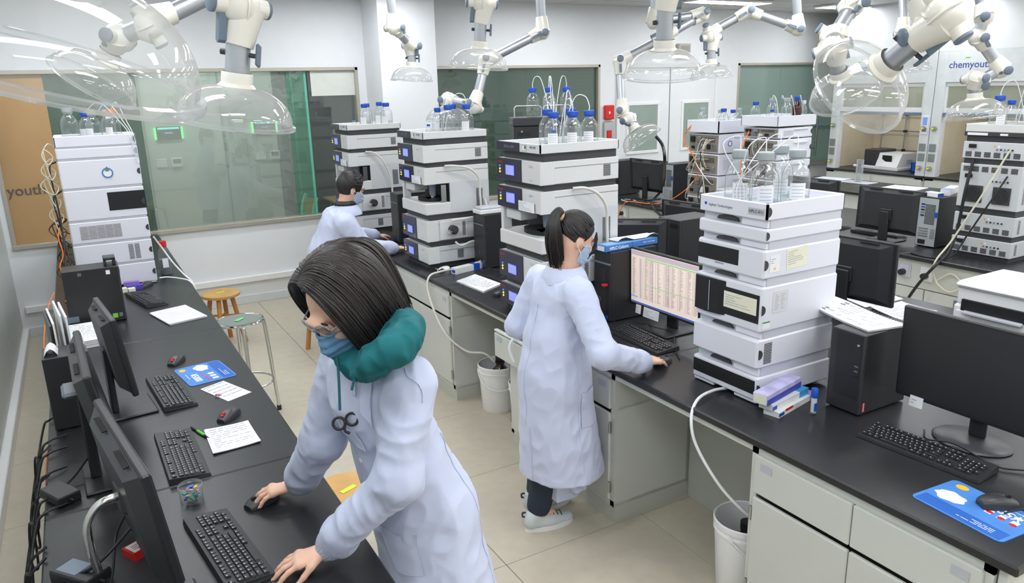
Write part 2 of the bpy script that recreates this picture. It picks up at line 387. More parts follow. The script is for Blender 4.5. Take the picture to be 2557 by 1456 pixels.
# dim room behind the right end of window 1: table, chairs
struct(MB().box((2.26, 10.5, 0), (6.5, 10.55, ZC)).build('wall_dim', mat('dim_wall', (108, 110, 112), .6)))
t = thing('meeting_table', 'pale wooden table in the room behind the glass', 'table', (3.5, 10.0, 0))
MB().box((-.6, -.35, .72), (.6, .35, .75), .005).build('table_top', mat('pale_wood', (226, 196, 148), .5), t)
for sx in (-1, 1):
    for sy in (-1, 1): MB().cyl((sx*.52, sy*.28, 0), (sx*.52, sy*.28, .72), .02).build('leg', m_steel, t)
def ochair(x, y, rz, lab):
    t = thing('visitor_chair', lab, 'chair', (x, y, 0), rz, 'orange-backed visitor chairs')
    MB().box((-.22, -.22, .43), (.22, .22, .48), .03).build('seat', m_black2, t)
    b = [[(.22-.05*math.sin(PI*i/6)-.06*(j/4), -.2+.4*i/6, .55+.36*j/4) for i in range(7)] for j in range(5)]
    MB().sheet(b, .03).build('backrest', m_orange, t, 60)
    for s in (-1, 1): MB().tube([(.2, s*.24, .5), (.2, s*.25, .75), (.14, s*.23, .95)], .022, 8, 4).build('back_frame', m_white, t, 50)
    for sx, sy in ((-1, -1), (-1, 1), (1, -1), (1, 1)): MB().cyl((sx*.17, sy*.2, .45), (sx*.22, sy*.22, 0), .012).build('leg', m_steel, t, 50)
ochair(2.55, 9.1, PI, 'orange-backed chair behind the glass, nearer to the man'); ochair(3.15, 9.3, PI*.95, 'orange-backed chair behind the glass, partly hidden by the instrument tower')
# double door
m_door = mat('door_paint', (232, 235, 236), .4, var=.01)
dr = MB().box((6.32, Y1-.02, 0), (7.16, Y1, 2.36), .004).build('door_1', m_door); struct(dr)
d2 = MB().box((7.17, Y1-.02, 0), (8.0, Y1, 2.36), .004).build('door_2', m_door); struct(d2)
for o, a, b in ((dr, 6.46, 6.95), (d2, 7.42, 7.88)):
    f = MB(); z0, z1 = 1.28, 1.88
    f.box((a-.04, Y1-.035, z1), (b+.04, Y1-.015, z1+.04), .004).box((a-.04, Y1-.035, z0-.04), (b+.04, Y1-.015, z0), .004).box((a-.04, Y1-.035, z0), (a, Y1-.015, z1), .004).box((b, Y1-.035, z0), (b+.04, Y1-.015, z1), .004)
    f.build('window_frame', m_white, o)
    MB().box((a, Y1-.028, z0), (b, Y1-.021, z1)).build('pane', mat('door_pane', (150, 166, 156), .15, var=.03), o)
struct(MB().box((6.26, Y1-.03, 0), (6.32, Y1, 2.42), .004).box((8.0, Y1-.03, 0), (8.06, Y1, 2.42), .004).box((6.26, Y1-.03, 2.36), (8.06, Y1, 2.42), .004).build('trim_9', m_white))
struct(MB().box((7.158, Y1-.024, 0), (7.172, Y1-.002, 2.36)).build('trim_10', mat('door_gap', (150, 152, 152), .6)))
# fire alarm on the wall
t = thing('fire_alarm', 'red fire alarm box above a metal call point on the white wall', 'alarm', (6.13, Y1, 1.7))
MB().box((-.075, -.05, .02), (.075, 0, .2), .01).build('beacon', m_red, t); MB().box((-.02, -.056, .09), (.0, -.048, .12)).build('led', m_white, t)
MB().box((-.085, -.035, -.26), (.085, 0, -.01), .006).build('call_point', m_steel, t); MB().box((-.04, -.045, -.22), (.04, -.03, -.12), .008).build('button', m_red, t)
t = thing('wall_speaker', 'small grey box high on the white wall above the double door', 'box', (7.37, Y1, 2.58)); MB().box((-.11, -.07, -.09), (.11, 0, .09), .01).build('case', mat('taupe_plastic', (178, 174, 164), .5), t)
MB().box((-.08, -.074, -.06), (.08, -.068, .06)).build('grille', mat('taupe_grille', (150, 146, 138), .7), t)

# ================================================================== BENCHES
TOPZ, TT = .85, .034
def bullnose(b, x0, x1, y0, y1, z=TOPZ, t=TT): b.box((x0, y0, z-t), (x1, y1, z), .006)
# centre bench worktop
wt = thing('worktop', 'long black worktop of the centre bench under the instrument towers', 'worktop', (0, 0, 0))
for a, b in ((.865, 2.69), (2.692, 4.52), (4.522, 6.35), (6.352, 7.58)):
    s = MB(); bullnose(s, 2.08, 4.33, a, b); s.build('slab', m_top, wt)
wl = thing('worktop', 'black worktop of the left bench along the glass partition', 'worktop', (0, 0, 0))
for a, b in ((-1.05, .79), (.792, 2.634), (2.636, 4.477), (4.479, 6.32), (6.322, 8.08)):
    s = MB(); bullnose(s, -.268, .592, a, b); s.build('slab', m_top, wl)
w3t = thing('worktop', 'black worktop of the third bench with back-facing instruments', 'worktop', (0, 0, 0))
for a, b in ((1.6, 3.4), (3.402, 5.2), (5.202, 7.9)):
    s = MB(); bullnose(s, 5.4, 6.95, a, b); s.build('slab', m_top, w3t)
w4t = thing('worktop', 'black worktop of the far bench in front of the fume cupboards', 'worktop', (0, 0, 0))
for a, b in ((3.0, 5.0), (5.002, 7.0)):
    s = MB(); bullnose(s, 8.0, 9.0, a, b); s.build('slab', m_top, w4t)
def plaque(parent, p, n, w=.05, h=.022, m=None):
    MB().box((-w/2, -h/2, 0), (w/2, h/2, .002)).build('label_holder', m or mat('label_silver', (186, 190, 198), .3), parent, M=facing(p, n))
def cabinet(label, y0, y1, xf, xb, drawers=2, doors=2, open_drawer=None, side=-1, hinge=True, sticker=True, back=False):
    """base cabinet: fronts at xf facing -X, body back to xb"""
    c = thing('base_cabinet', label, 'cabinet', (0, 0, 0), 0, 'base cabinets'); zt = TOPZ-TT; d = .02
    body = MB()
    body.box((xf+d, y0, .09), (xb, y0+.018, zt)); body.box((xf+d, y1-.018, .09), (xb, y1, zt)); body.box((xb-.018, y0, .09), (xb, y1, zt)); body.box((xf+d, y0, .09), (xb, y1, .108)); body.box((xf+d, y0, zt-.018), (xb, y1, zt)); body.box((xf+d, y0, .62), (xb, y1, .632))
    body.box((xf+.004, y0, .09), (xf+d, y0+.03, zt)); body.box((xf+.004, y1-.03, .09), (xf+d, y1, zt)); body.box((xf+.004, y0, zt-.035), (xf+d, y1, zt)); body.box((xf+.004, y0, .09), (xf+d, y1, .12))
    body.build('body', m_cab, c)
    MB().box((xf+.012, y0, 0), (xb, y1, .09)).build('plinth', m_cabin, c)
    n = drawers; w = (y1-y0-.044)/n
    for i in range(n):
        a = y0+.022+i*w+.002; b = y0+.022+(i+1)*w-.002; off = 0
        if open_drawer == i: off = -.10
        if off:
            o = MB().box((xf+off-.012, a, .625), (xf+off+.006, b, .772), .004).build('drawer', m_cab, c)
            MB().box((xf+off-.012, a, .78), (xf+off+.012, b, .793), .003).build('grip', m_cab, o)
            MB().box((xf+off, a+.012, .64), (xf+.2, a+.024, .735)).box((xf+off, b-.024, .64), (xf+.2, b-.012, .735)).box((xf+off, a+.012, .64), (xf+.2, b-.012, .65)).build('tray', m_cabin, o)
        else:
            o = MB().box((xf-.012, a, .625), (xf+.006, b, .785), .004).build('drawer', m_cab, c)
        if sticker: plaque(o, (xf+off-.0125, (b-.06) if i else (a+.06), .745), (-1, 0, 0), .055, .03)
    n = doors; w = (y1-y0-.044)/n
    for i in range(n):
        a = y0+.022+i*w+.002; b = y0+.022+(i+1)*w-.002
        o = MB().box((xf-.012, a, .125), (xf+.006, b, .605), .005).build('door', m_cab, c)
        hy = a-.004 if i == 0 else b+.004
        for z in (.2, .53): MB().cyl((xf-.012, hy, z-.03), (xf-.012, hy, z+.03), .005, n=8).box((xf-.012, hy-.006, z-.03), (xf-.006, hy+.006, z+.03)).build('hinge', m_steel, o)
    return c
cabinet('white base cabinet in front of the crossing aisle, far end of the centre bench', 4.53, 5.62, 2.095, 2.6)
cabinet('white base cabinet with one drawer pulled out beside the standing woman', 2.695, 3.73, 2.095, 2.6, open_drawer=1)
cabinet('white base cabinet nearest the camera under the blue mouse pad', .93, 1.83, 2.095, 2.6)
cabinet('white base cabinet beside the seated man', 6.5, 7.6, 2.095, 2.6)
core = thing('rear_cupboard', 'white back panels and rear cupboards under the centre bench', 'cabinet', (0, 0, 0))
MB().box((2.603, .95, 0), (2.62, 7.55, TOPZ-TT)).build('back_panel', m_cabin, core); MB().box((2.62, .95, .0), (4.27, 7.55, TOPZ-TT)).build('body', m_cab, core)
for i, (a, b) in enumerate(((1.8305, 2.6945), (3.7305, 4.5295), (5.6205, 6.4995))): tag(MB().box((0, 0, 0), (.025, b-a, .03), .002).build('apron_rail', m_cab, None, None, (2.1, a, TOPZ-TT-.031)), 'white rail under the worktop edge over the %s kneehole' % ['near', 'middle', 'far'][i], 'rail')
tag(MB().box((0, 0, 0), (2.16, .025, TOPZ-TT-.001), .002).build('end_panel', m_cab, None, None, (2.11, .9, 0)), 'white end panel closing the near end of the centre bench', 'panel')
# left bench base: cupboards set back, legs on the wall side
lb = thing('cupboard_row', 'white cupboards under the left bench', 'cabinet', (0, 0, 0))
MB().box((-.16, -1, .0), (.55, 8.05, TOPZ-TT)).build('body', m_cab, lb)
for k in range(8): MB().box((.55, -1+k*1.12+.01, .12), (.568, -1+(k+1)*1.12-.01, .79), .004).build('door', m_cab, lb)
# third bench: flap fronts with sockets and latches
b3 = thing('cupboard_row', 'white cupboards with small dark latches under the third bench', 'cabinet', (0, 0, 0))
MB().box((5.46, 1.65, 0), (6.9, 7.85, TOPZ-TT)).build('body', m_cabin, b3)
pw = 1.02
for k in range(6):
    a = 1.68+k*pw; b = a+pw
    MB().box((5.442, a+.004, .6), (5.46, b-.004, .815), .003).build('upper_flap', m_cab, b3)
    for q in (0, 1):
        dd = MB().box((5.442, a+.004+q*pw/2, .1), (5.46, a+(q+1)*pw/2-.004, .592), .003).build('door', m_cab, b3)
        MB().box((5.436, a+pw/4+q*pw/2-.022, .5), (5.443, a+pw/4+q*pw/2+.022, .57), .002).build('latch', m_greyknob, dd); 
b4 = thing('cupboard_row', 'white drawers under the far bench before the fume cupboards', 'cabinet', (0, 0, 0))
MB().box((8.06, 3.05, 0), (8.95, 6.95, TOPZ-TT)).build('body', m_cabin, b4)
for k in range(6):
    for z0, z1 in ((.1, .34), (.35, .58), (.59, .81)): MB().box((8.045, 3.06+k*.65, z0), (8.06, 3.06+k*.65+.64, z1), .004).build('drawer', m_cab, b4)
# ================================================================== BUILDERS
def lines(parent, M, w, h, n, m=None, fill=.85, seed=1, cols=1, t=.0006, head=False, name='print'):
    """rows of small print as flat ink strokes on a face"""
    b = MB(); r = random.Random(seed)
    for i in range(n):
        y = h/2-(i+.5)*h/n
        for c in range(cols):
            cw = w/cols; x = -w/2+c*cw
            if cols == 1:
                q = x
                while q < x+cw*fill:
                    l = min(r.uniform(.04, .16)*w, x+cw*fill-q)
                    b.box((q, y-h/n*.12, 0), (q+l, y+h/n*.12, t)); q += l+.02*w
                    if r.random() < .12: break
            else: b.box((x+cw*.1, y-h/n*.2, 0), (x+cw*r.uniform(.4, .85), y+h/n*.2, t))
    o = b.build(name, m or m_ink, parent, M=M); o['kind'] = 'stuff'; return o
BOT = {}
def bottle(label, loc, r=.05, h=.225, cap=None, liquid=.4, lab=None, group='laboratory glass bottles', glass=None, tubecap=True):
    key = (r, h); cap = cap or m_blue; glass = glass or m_glass
    t = thing('reagent_bottle', label, 'bottle', loc, rng.uniform(-.3, .3), group)
    if key not in BOT:
        pr = [(0, .004), (r*.9, .0), (r, .008), (r, h*.54), (r*.97, h*.59), (r*.86, h*.66), (r*.62, h*.755), (r*.48, h*.80), (r*.44, h*.83), (r*.44, h*.93)]
        g = MB().lathe(pr, 28, cap0=False, cap1=False).mesh('glass', 50)
        c = MB().lathe([(r*.53, h*.86), (r*.57, h*.87), (r*.57, h*.985), (r*.53, h), (0, h)], 28, cap0=False)
        for k in range(28):
            a = 2*PI*k/28; c.box((r*.565, -.0012, h*.875), (r*.585, .0012, h*.98), M=Matrix.Rotation(a, 4, 'Z'))
        ring = MB().lathe([(r*.44, h*.835), (r*.55, h*.835), (r*.55, h*.855), (r*.44, h*.855)], 24, cap0=False, cap1=False).mesh('ring', 50)
        BOT[key] = (g, c.mesh('cap', 40), ring)
    g, c, ring = [q.copy() for q in BOT[key]]
    g.materials.append(glass); c.materials.append(cap); ring.materials.append(cap)
    obj('glass', g, t); k = obj('cap', c, t); obj('pour_ring', ring, k)
    if liquid: MB().lathe([(0, .006), (r*.94, .006), (r*.95, h*.54*liquid), (0, h*.54*liquid)], 24).build('liquid', m_liquid if glass is m_glass else mat('brown_liquid', (96, 34, 16), .2), t, 40)
    if lab is not None:
        L = MB(); a0 = lab-t.rotation_euler.z; n = 8; P = []
        for i in range(n+1):
            a = a0-.55+1.1*i/n; P.append([(r*1.012*math.cos(a), r*1.012*math.sin(a), z) for z in (h*.16, h*.44)])
        for q in range(n): L.add([P[q][0], P[q+1][0], P[q+1][1], P[q][1]], [(0, 1, 2, 3)])
        o = L.build('paper_label', m_paper, t, 60)
        s = MB()
        for z in (.2, .26, .32, .38):
            for q in range(1, n-1): s.add([(x*1.004, y*1.004, zz) for (x, y, zz) in ((P[q][0][0], P[q][0][1], h*z), (P[q+1][0][0], P[q+1][0][1], h*z), (P[q+1][0][0], P[q+1][0][1], h*(z+.009)), (P[q][0][0], P[q][0][1], h*(z+.009)))], [(0, 1, 2, 3)])
        x = s.build('print', m_ink, o); x['kind'] = 'stuff'
    return t
def hose(name, label, pts, r, m, smooth=8, n=8, cat='tube', group=None):
    P = spline(pts, smooth); P0 = P[0]
    b = MB().tube([p-P0 for p in P], r, n); o = b.build(name, m, None, 60, P0); return tag(o, label, cat, group)
def latch(parent, p, n, r=.022, half=1):
    poly = [(r*math.cos(PI/2+PI*k/12)*half, r*math.sin(PI/2+PI*k/12)) for k in range(13)]
    MB().prism(poly, 0, .002).build('latch', m_char, parent, M=facing(p, n))
def slots(parent, M, w, h, nx, ny, m=None, name='vent', sl=.6, hs=.45):
    b = MB()
    for i in range(nx):
        for j in range(ny):
            x = -w/2+(i+.5)*w/nx; y = -h/2+(j+.5)*h/ny
            b.box((x-w/nx*sl/2, y-h/ny*hs/2, 0), (x+w/nx*sl/2, y+h/ny*hs/2, .0012))
    o = b.build(name, m or m_char, parent, M=M); o['kind'] = 'stuff'; return o
KEYM = {}
def keyboard(label, loc, rz, full=True, L=.445, Wd=.14, group='computer keyboards'):
    t = thing('keyboard', label, 'keyboard', loc, rz, group)
    b = MB(); h0, h1 = .012, .026; P = [(-L/2, 0, 0), (L/2, 0, 0), (L/2, Wd, 0), (-L/2, Wd, 0)]
    b.convex([(-L/2, 0, .002), (L/2, 0, .002), (L/2, Wd, .004), (-L/2, Wd, .004), (-L/2+.003, .003, h0), (L/2-.003, .003, h0), (L/2-.003, Wd-.003, h1), (-L/2+.003, Wd-.003, h1)], [(0, 1, 2, 3), (4, 5, 6, 7), (0, 1, 5, 4), (1, 2, 6, 5), (2, 3, 7, 6), (3, 0, 4, 7)])
    b.build('case', m_black, t)
    for s in (-1, 1): MB().box((s*L*.4-.02, Wd-.02, 0), (s*L*.4+.02, Wd-.008, .006)).build('foot', m_black, t)
    u = (L-.02)/23.2; y0 = Wd*.115; pitch = Wd*.80/6.35; sl = (h1-h0)/Wd
    rows = [[1.25, 1.25, 1.25, 6.25, 1.25, 1.25, 1.25, 1.25], [2.25]+[1]*10+[2.75], [1.75]+[1]*11+[2.25], [1.5]+[1]*12+[1.5], [1]*13+[2], [1, -1]+[1]*4+[-.5]+[1]*4+[-.5]+[1]*4]
    keys = []
    for ri, row in enumerate(rows):
        x = 0; yy = y0+ri*pitch+(pitch*.35 if ri == 5 else 0)
        for w in row:
            if w > 0: keys.append((x+w/2, yy, w))
            x += abs(w)
    for ri in range(6):
        yy = y0+ri*pitch+(pitch*.35 if ri == 5 else 0)
        for c in range(3):
            if ri in (0, 3, 4, 5) or (ri == 1 and c == 1): keys.append((15.4+c+.5, yy, 1))
    for ri in range(5):
        yy = y0+ri*pitch
        for c in range(4):
            if c == 3 and ri in (0, 2): continue
            if ri == 0 and c == 0: keys.append((18.8+1, yy, 2)); continue
            if ri == 0 and c == 1: continue
            keys.append((18.8+c+.5, yy, 1))
    tilt = Matrix.Rotation(math.atan(sl), 4, 'X')
    if full:
        for x, y, w in keys:
            k = (round(w, 2), round(u, 4), round(pitch, 4))
            if k not in KEYM:
                KEYM[k] = MB().box((-w*u/2+.0009, -pitch/2+.0009, 0), (w*u/2-.0009, pitch/2-.0009, .0065), taper=.14).mesh('key'); KEYM[k].materials.append(m_key)
            X, Y = -L/2+.01+x*u, y+pitch/2
            obj('key', KEYM[k], t, M=Matrix.Translation((X, Y, h0+Y*sl-.001)) @ tilt)
        lg = MB()
        for x, y, w in keys:
            X, Y = -L/2+.01+x*u, y+pitch/2; z = h0+Y*sl+.0058
            if w < 2.5: lg.box((X-.0045, Y, z-.0002), (X-.001, Y+.0042, z+.0003))
        o = lg.build('legend', mat('key_legend', (205, 208, 212), .6), t); o['kind'] = 'stuff'
    else:
        b = MB()
        for x, y, w in keys:
            X, Y = -L/2+.01+x*u, y+pitch/2; z = h0+Y*sl
            b.box((X-w*u/2+.001, Y-pitch/2+.001, z-.001), (X+w*u/2-.001, Y+pitch/2-.001, z+.006), taper=.14)
        o = b.build('keys', m_key, t); o['kind'] = 'stuff'
    return t
m_key = mat('key_black', (44, 45, 48), .35, var=.04)
def mouse(label, loc, rz, red=False, cable=None, L=.11, Wd=.062, Hh=.036):
    t = thing('computer_mouse', label, 'mouse', loc, rz, 'computer mice')
    b = MB(); nx, ny = 10, 12; P = []
    for j in range(ny+1):
        v = j/ny; y = -L/2+L*v; row = []
        wv = Wd/2*(1-abs(2*v-1)**3.2*.35)*(.93+.07*math.sin(v*PI)); hv = Hh*(.35+.65*math.sin(PI*min(1, (v*.78+.17)))**1.0)
        for i in range(nx+1):
            a = PI*i/nx; ca = math.cos(a); row.append((-wv*math.copysign(abs(ca)**.75, ca), y, max(.001, hv*math.sin(a)**.55)))
        P.append(row)
    vs = [p for r in P for p in r]; fs = []
    for j in range(ny):
        for i in range(nx): fs.append((j*(nx+1)+i, j*(nx+1)+i+1, (j+1)*(nx+1)+i+1, (j+1)*(nx+1)+i))
    fs.append(tuple(range(nx+1))); fs.append(tuple(reversed(range(ny*(nx+1), ny*(nx+1)+nx+1))))
    fs = [tuple(reversed(f)) for f in fs]
    b.add(vs, fs).build('shell', m_black2, t, 50)
    MB().lathe([(.0, -.004), (.008, -.004), (.009, 0), (.008, .004), (0, .004)], 16, Matrix.Translation((0, L*.26, Hh*.80)) @ Matrix.Rotation(PI/2, 4, 'Y')).build('scroll_wheel', m_red if red else m_dark, t, 40)
    if red: MB().lathe([(0, .006), (.006, .004), (.0065, 0)], 12, Matrix.Translation((0, L*.36, Hh*.69))).build('wheel_cap', m_red, t, 40)
    return t
def monitor(label, loc, rz, W=.53, Hh=.33, bottom=.1, tilt=0, stand='column', screen=None, group='computer monitors', hump=True, name='monitor', inner=None, lean=.05):
    """local: the user sits at -Y; the panel stands over the origin"""
    t = thing(name, label, 'monitor', loc, rz, group)
    Mt = Matrix.Translation((0, 0, bottom)) @ Matrix.Rotation(-tilt, 4, 'X')
    MB().box((-W/2, -.012, 0), (W/2, .012, Hh), .005, M=Mt).build('bezel', m_black, t)
    if hump:
        b = MB(); b.convex([Mt @ Vector(p) for p in [(-W*.46, .012, Hh*.04), (W*.46, .012, Hh*.04), (W*.46, .012, Hh*.97), (-W*.46, .012, Hh*.97), (-W*.36, .045, Hh*.12), (W*.36, .045, Hh*.12), (W*.36, .045, Hh*.9), (-W*.36, .045, Hh*.9)]], [(0, 1, 2, 3), (4, 5, 6, 7), (0, 1, 5, 4), (1, 2, 6, 5), (2, 3, 7, 6), (3, 0, 4, 7)])
        hb = b.build('back_shell', m_black2, t)
        v = MB()
        for s in (-1, 1):
            for k in range(18): v.box((s*W*.22-W*.1+k*W*.2/18, .018, Hh*.955), (s*W*.22-W*.1+(k+.5)*W*.2/18, .032, Hh*.966), M=Mt @ Matrix.Rotation(0, 4, 'X'))
        o = v.build('vent', m_dark, hb); o['kind'] = 'stuff'
    MB().box((-W/2+.011, -.0135, .016), (W/2-.011, -.0115, Hh-.011), M=Mt).build('screen', screen or m_screenoff, t)
    if stand == 'column':
        MB().box((-.12, -.09, 0), (.12, .11, .012), .005).build('base', m_black, t)
        MB().box((-.04, .05, .01), (.04, .075, bottom+Hh*.5), .006).build('column', m_black, t)
        MB().box((-.05, .02, bottom+Hh*.3), (.05, .06, bottom+Hh*.55), .006).build('mount', m_black, t)
    elif stand == 'round':
        MB().lathe([(0, 0), (.12, 0), (.125, .004), (.115, .012), (.03, .016), (0, .016)], 32, Matrix.Diagonal((1.1, .9, 1, 1))).build('base', m_black2, t, 40)
        MB().box((-.03, .02, .01), (.03, .045, bottom+Hh*.35), .008).build('column', m_black, t)
    elif stand == 'arc':
        MB().box((-.13, -.02, 0), (.13, .16, .01), .004).build('base', m_black2, t)
        MB().tube([(0, .15, .005), (0, .16, .12), (0, .155, .19), (0, .12, .235), (0, .06, .245)], .012, 12, 6).build('column', m_chrome, t, 50)
        MB().box((-.06, .03, .19), (.06, .075, .29), .02).build('mount', m_black2, t)
    elif stand == 'plate':
        MB().box((-.14, -.05, 0), (.14, .12, .012), .005).build('base', m_black, t)
        MB().box((-.028, .06, .01), (.028, .095, .34), .006).box((-.028, .03, .15), (.028, .07, .34), .004).build('column', m_black, t)
        MB().box((-.065, .025, .335), (.065, .135, .355), .012).build('cap_plate', mat('slate_plastic', (96, 104, 116), .35), t)
    return t
m_screenoff = mat('screen_off', (26, 27, 29), .14, var=.02)
def pc(label, loc, rz, W=.16, D=.3, Hh=.36, front='plain', group='desktop computer towers', rear=False):
    """local: front at y=0 facing -Y"""
    t = thing('computer_tower', label, 'computer', loc, rz, group)
    MB().box((-W/2, .012, .006), (W/2, D, Hh), .003).build('case', m_black, t)
    for sx in (-1, 1):
        for y in (.04, D-.04): MB().box((sx*W*.38-.012, y-.012, 0), (sx*W*.38+.012, y+.012, .008)).build('foot', m_dark, t)
    f = MB().box((-W/2, 0, .006), (W/2, .016, Hh), .004).build('front_panel', m_black2 if front != 'mesh' else m_black, t)
    if front == 'dell':
        MB().box((-W*.46, -.003, Hh*.8), (W*.46, .002, Hh*.82)).build('trim', m_greyknob, f)
        MB().lathe([(.011, 0), (.014, 0), (.014, .002), (.011, .002)], 24, facing((0, -.0005, Hh*.3), (0, -1, 0)), cap0=False, cap1=False).build('logo_ring', m_steel, f)
        text('DELL', .0085, m_steel, f, facing((0, -.0005, Hh*.3), (0, -1, 0)))
        MB().box((W*.24, -.002, Hh*.06), (W*.4, .002, Hh*.12)).build('sticker', m_blue, f)
    if front == 'mesh':
        b = MB(); n = 34
        for k in range(n): b.box((-W*.47, -.002, Hh*.1+k*Hh*.66/n), (W*.25, .003, Hh*.1+(k+.5)*Hh*.66/n))
        o = b.build('grille', m_char, f); o['kind'] = 'stuff'
        MB().box((-W*.5, -.004, Hh*.82), (W*.5, .003, Hh*.845)).build('trim', m_greyknob, f)
        MB().lathe([(.013, 0), (.017, 0), (.017, .002), (.013, .002)], 24, facing((-W*.12, -.004, Hh*.3), (0, -1, 0)), cap0=False, cap1=False).build('logo_ring', m_greyknob, f)
        text('DELL', .01, m_greyknob, f, facing((-W*.12, -.004, Hh*.3), (0, -1, 0)))
        MB().box((W*.26, -.002, Hh*.05), (W*.42, .002, Hh*.1)).build('sticker', m_blue, f)
        MB().box((W*.22, -.03, Hh*.52), (W*.4, .002, Hh*.555), .003).build('usb_dongle', m_red, f)
    if front == 'lenovo':
        MB().box((-W*.3, -.002, Hh*.2), (W*.42, .001, Hh*.98)).build('fascia', m_black, f)
        MB().lathe([(0, .002), (.005, .001), (.006, 0)], 16, facing((W*.32, -.002, Hh*.86), (0, -1, 0))).build('power_button', m_steel, f)
        for k in range(3): MB().box((W*.27, -.004, Hh*(.48+k*.06)), (W*.37, .001, Hh*(.495+k*.06))).build('port', m_greyknob if k else m_dark, f)
        MB().box((W*.5, .02, Hh*.05), (W*.503, .036, Hh*.16)).build('brand_tag', m_red, t)
        text('Lenovo', .012, m_paper, t, basis((W*.5035, .028, Hh*.105), (0, 0, 1), (0, 1, 0), (1, 0, 0)) if False else basis((W*.5035, .028, Hh*.105), (0, 0, 1), (0, -1, 0), (1, 0, 0)))
    if front == 'plain':
        MB().box((-W*.4, -.002, Hh*.86), (W*.4, .001, Hh*.93)).build('drive_bay', m_dark, f)
        MB().lathe([(0, .002), (.006, 0)], 12, facing((0, -.001, Hh*.78), (0, -1, 0))).build('power_button', m_steel, f)
    if rear:                                   # steel rear panel with grilles and ports, at y = D
        r = MB().box((-W*.47, D, .012), (W*.47, D+.004, Hh-.01), .001).build('rear_panel', mat('rear_steel', (186, 192, 196), .4, metal=.3), t)
        slots(r, facing((-W*.1, D+.004, Hh*.66), (0, 1, 0)), W*.5, Hh*.4, 7, 16, m_dark, sl=.8, hs=.6)
        for k in range(5): MB().box((W*.18, D+.003, Hh*(.84-k*.055)), (W*.36, D+.007, Hh*(.865-k*.055))).build('port', [m_dark, m_blue, m_dark, m_greyknob, m_dark][k], r)
        for k in range(4): MB().box((-W*.1, D+.003, Hh*(.36-k*.05)), (W*.38, D+.006, Hh*(.385-k*.05))).build('slot_cover', m_steel, r)
        slots(r, facing((-W*.32, D+.004, Hh*.28), (0, 1, 0)), W*.22, Hh*.2, 3, 9, m_dark)
        MB().box((0, D+.003, Hh*.06), (W*.36, D+.006, Hh*.15)).build('power_inlet', m_dark, r)
        MB().box((-W*.47, D+.002, Hh*.62), (-W*.36, D+.018, Hh*.72), .003).build('release_latch', m_blue, r)
    return t
def sheet(label, quad, n=1, t=.0006, z=.85, curl=0, prints=10, m=None, name='paper_sheet', cat='paper', cols=1, kind='page', seed=3, group='papers on the benches', plines=True):
    """sheets of paper whose corners lie at four bench points (far-left, far-right, near-right, near-left)"""
    Q = [Vector((p[0], p[1], 0)) for p in quad]; c = sum(Q, Vector())/4; o = thing(name, label, cat, (c.x, c.y, z), 0, group)
    for k in range(n):
        off = Vector((rng.uniform(-1, 1), rng.uniform(-1, 1), 0))*.004*(k > 0 and k < n-1); P = []
        for i in range(9):
            row = []
            for j in range(9):
                u, v = j/8, i/8; p = (Q[0]*(1-u)+Q[1]*u)*(1-v)+(Q[3]*(1-u)+Q[2]*u)*v-c+off
                zz = t*(2*k+1)+curl*(abs(2*u-1)**3*.5+abs(2*v-1)**4*.5)
                row.append((p.x, p.y, zz+.0004))
            P.append(row)
        MB().sheet([list(r) for r in zip(*P)], t).build(kind, m or m_paper, o, 60)
    if plines:
        ex = ((Q[1]-Q[0])+(Q[2]-Q[3]))/2; ey = ((Q[0]-Q[3])+(Q[1]-Q[2]))/2; w, h = ex.length, ey.length
        b = MB(); r = random.Random(seed); ez = Vector((0, 0, 1)); zt = t*(2*n)+.0012
        ex.normalize(); ey = ez.cross(ex)
        for i in range(prints):
            y = h*(.42-.84*i/prints); q = -w*.42
            while q < w*.4:
                l = min(w*r.uniform(.05, .2), w*.42-q)
                a = [c*0+ex*s+ey*(y+d) for s, d in ((q, 0), (q+l, 0), (q+l, h/prints*.14), (q, h/prints*.14))]
                zl = [zt+curl*(abs(2*(s/w))**3*.5+abs(2*(y/h))**4*.5) for s in (q, q+l, q+l, q)]
                b.add([(p.x, p.y, zz) for p, zz in zip(a, zl)], [(0, 1, 2, 3)]); q += l+w*.03
                if r.random() < .1: break
        p = b.build('print', m_ink, o); p['kind'] = 'stuff'
    return o
def carton(label, corner, ex, L, D, Hh, m, parts=(), cat='box', name='carton', z=.85, group=None):
    """box: corner on the bench, long side along ex (unit), depth to its left"""
    ex = Vector(ex+(0,)).normalized() if len(ex) == 2 else Vector(ex).normalized()
    t = thing(name, label, cat, (corner[0], corner[1], z), math.atan2(ex.y, ex.x), group)
    MB().box((0, 0, 0), (L, D, Hh), .0012).build('case', m, t)
    for nm, a, b, mm in parts: MB().box(a, b).build(nm, mm, t)
    return t
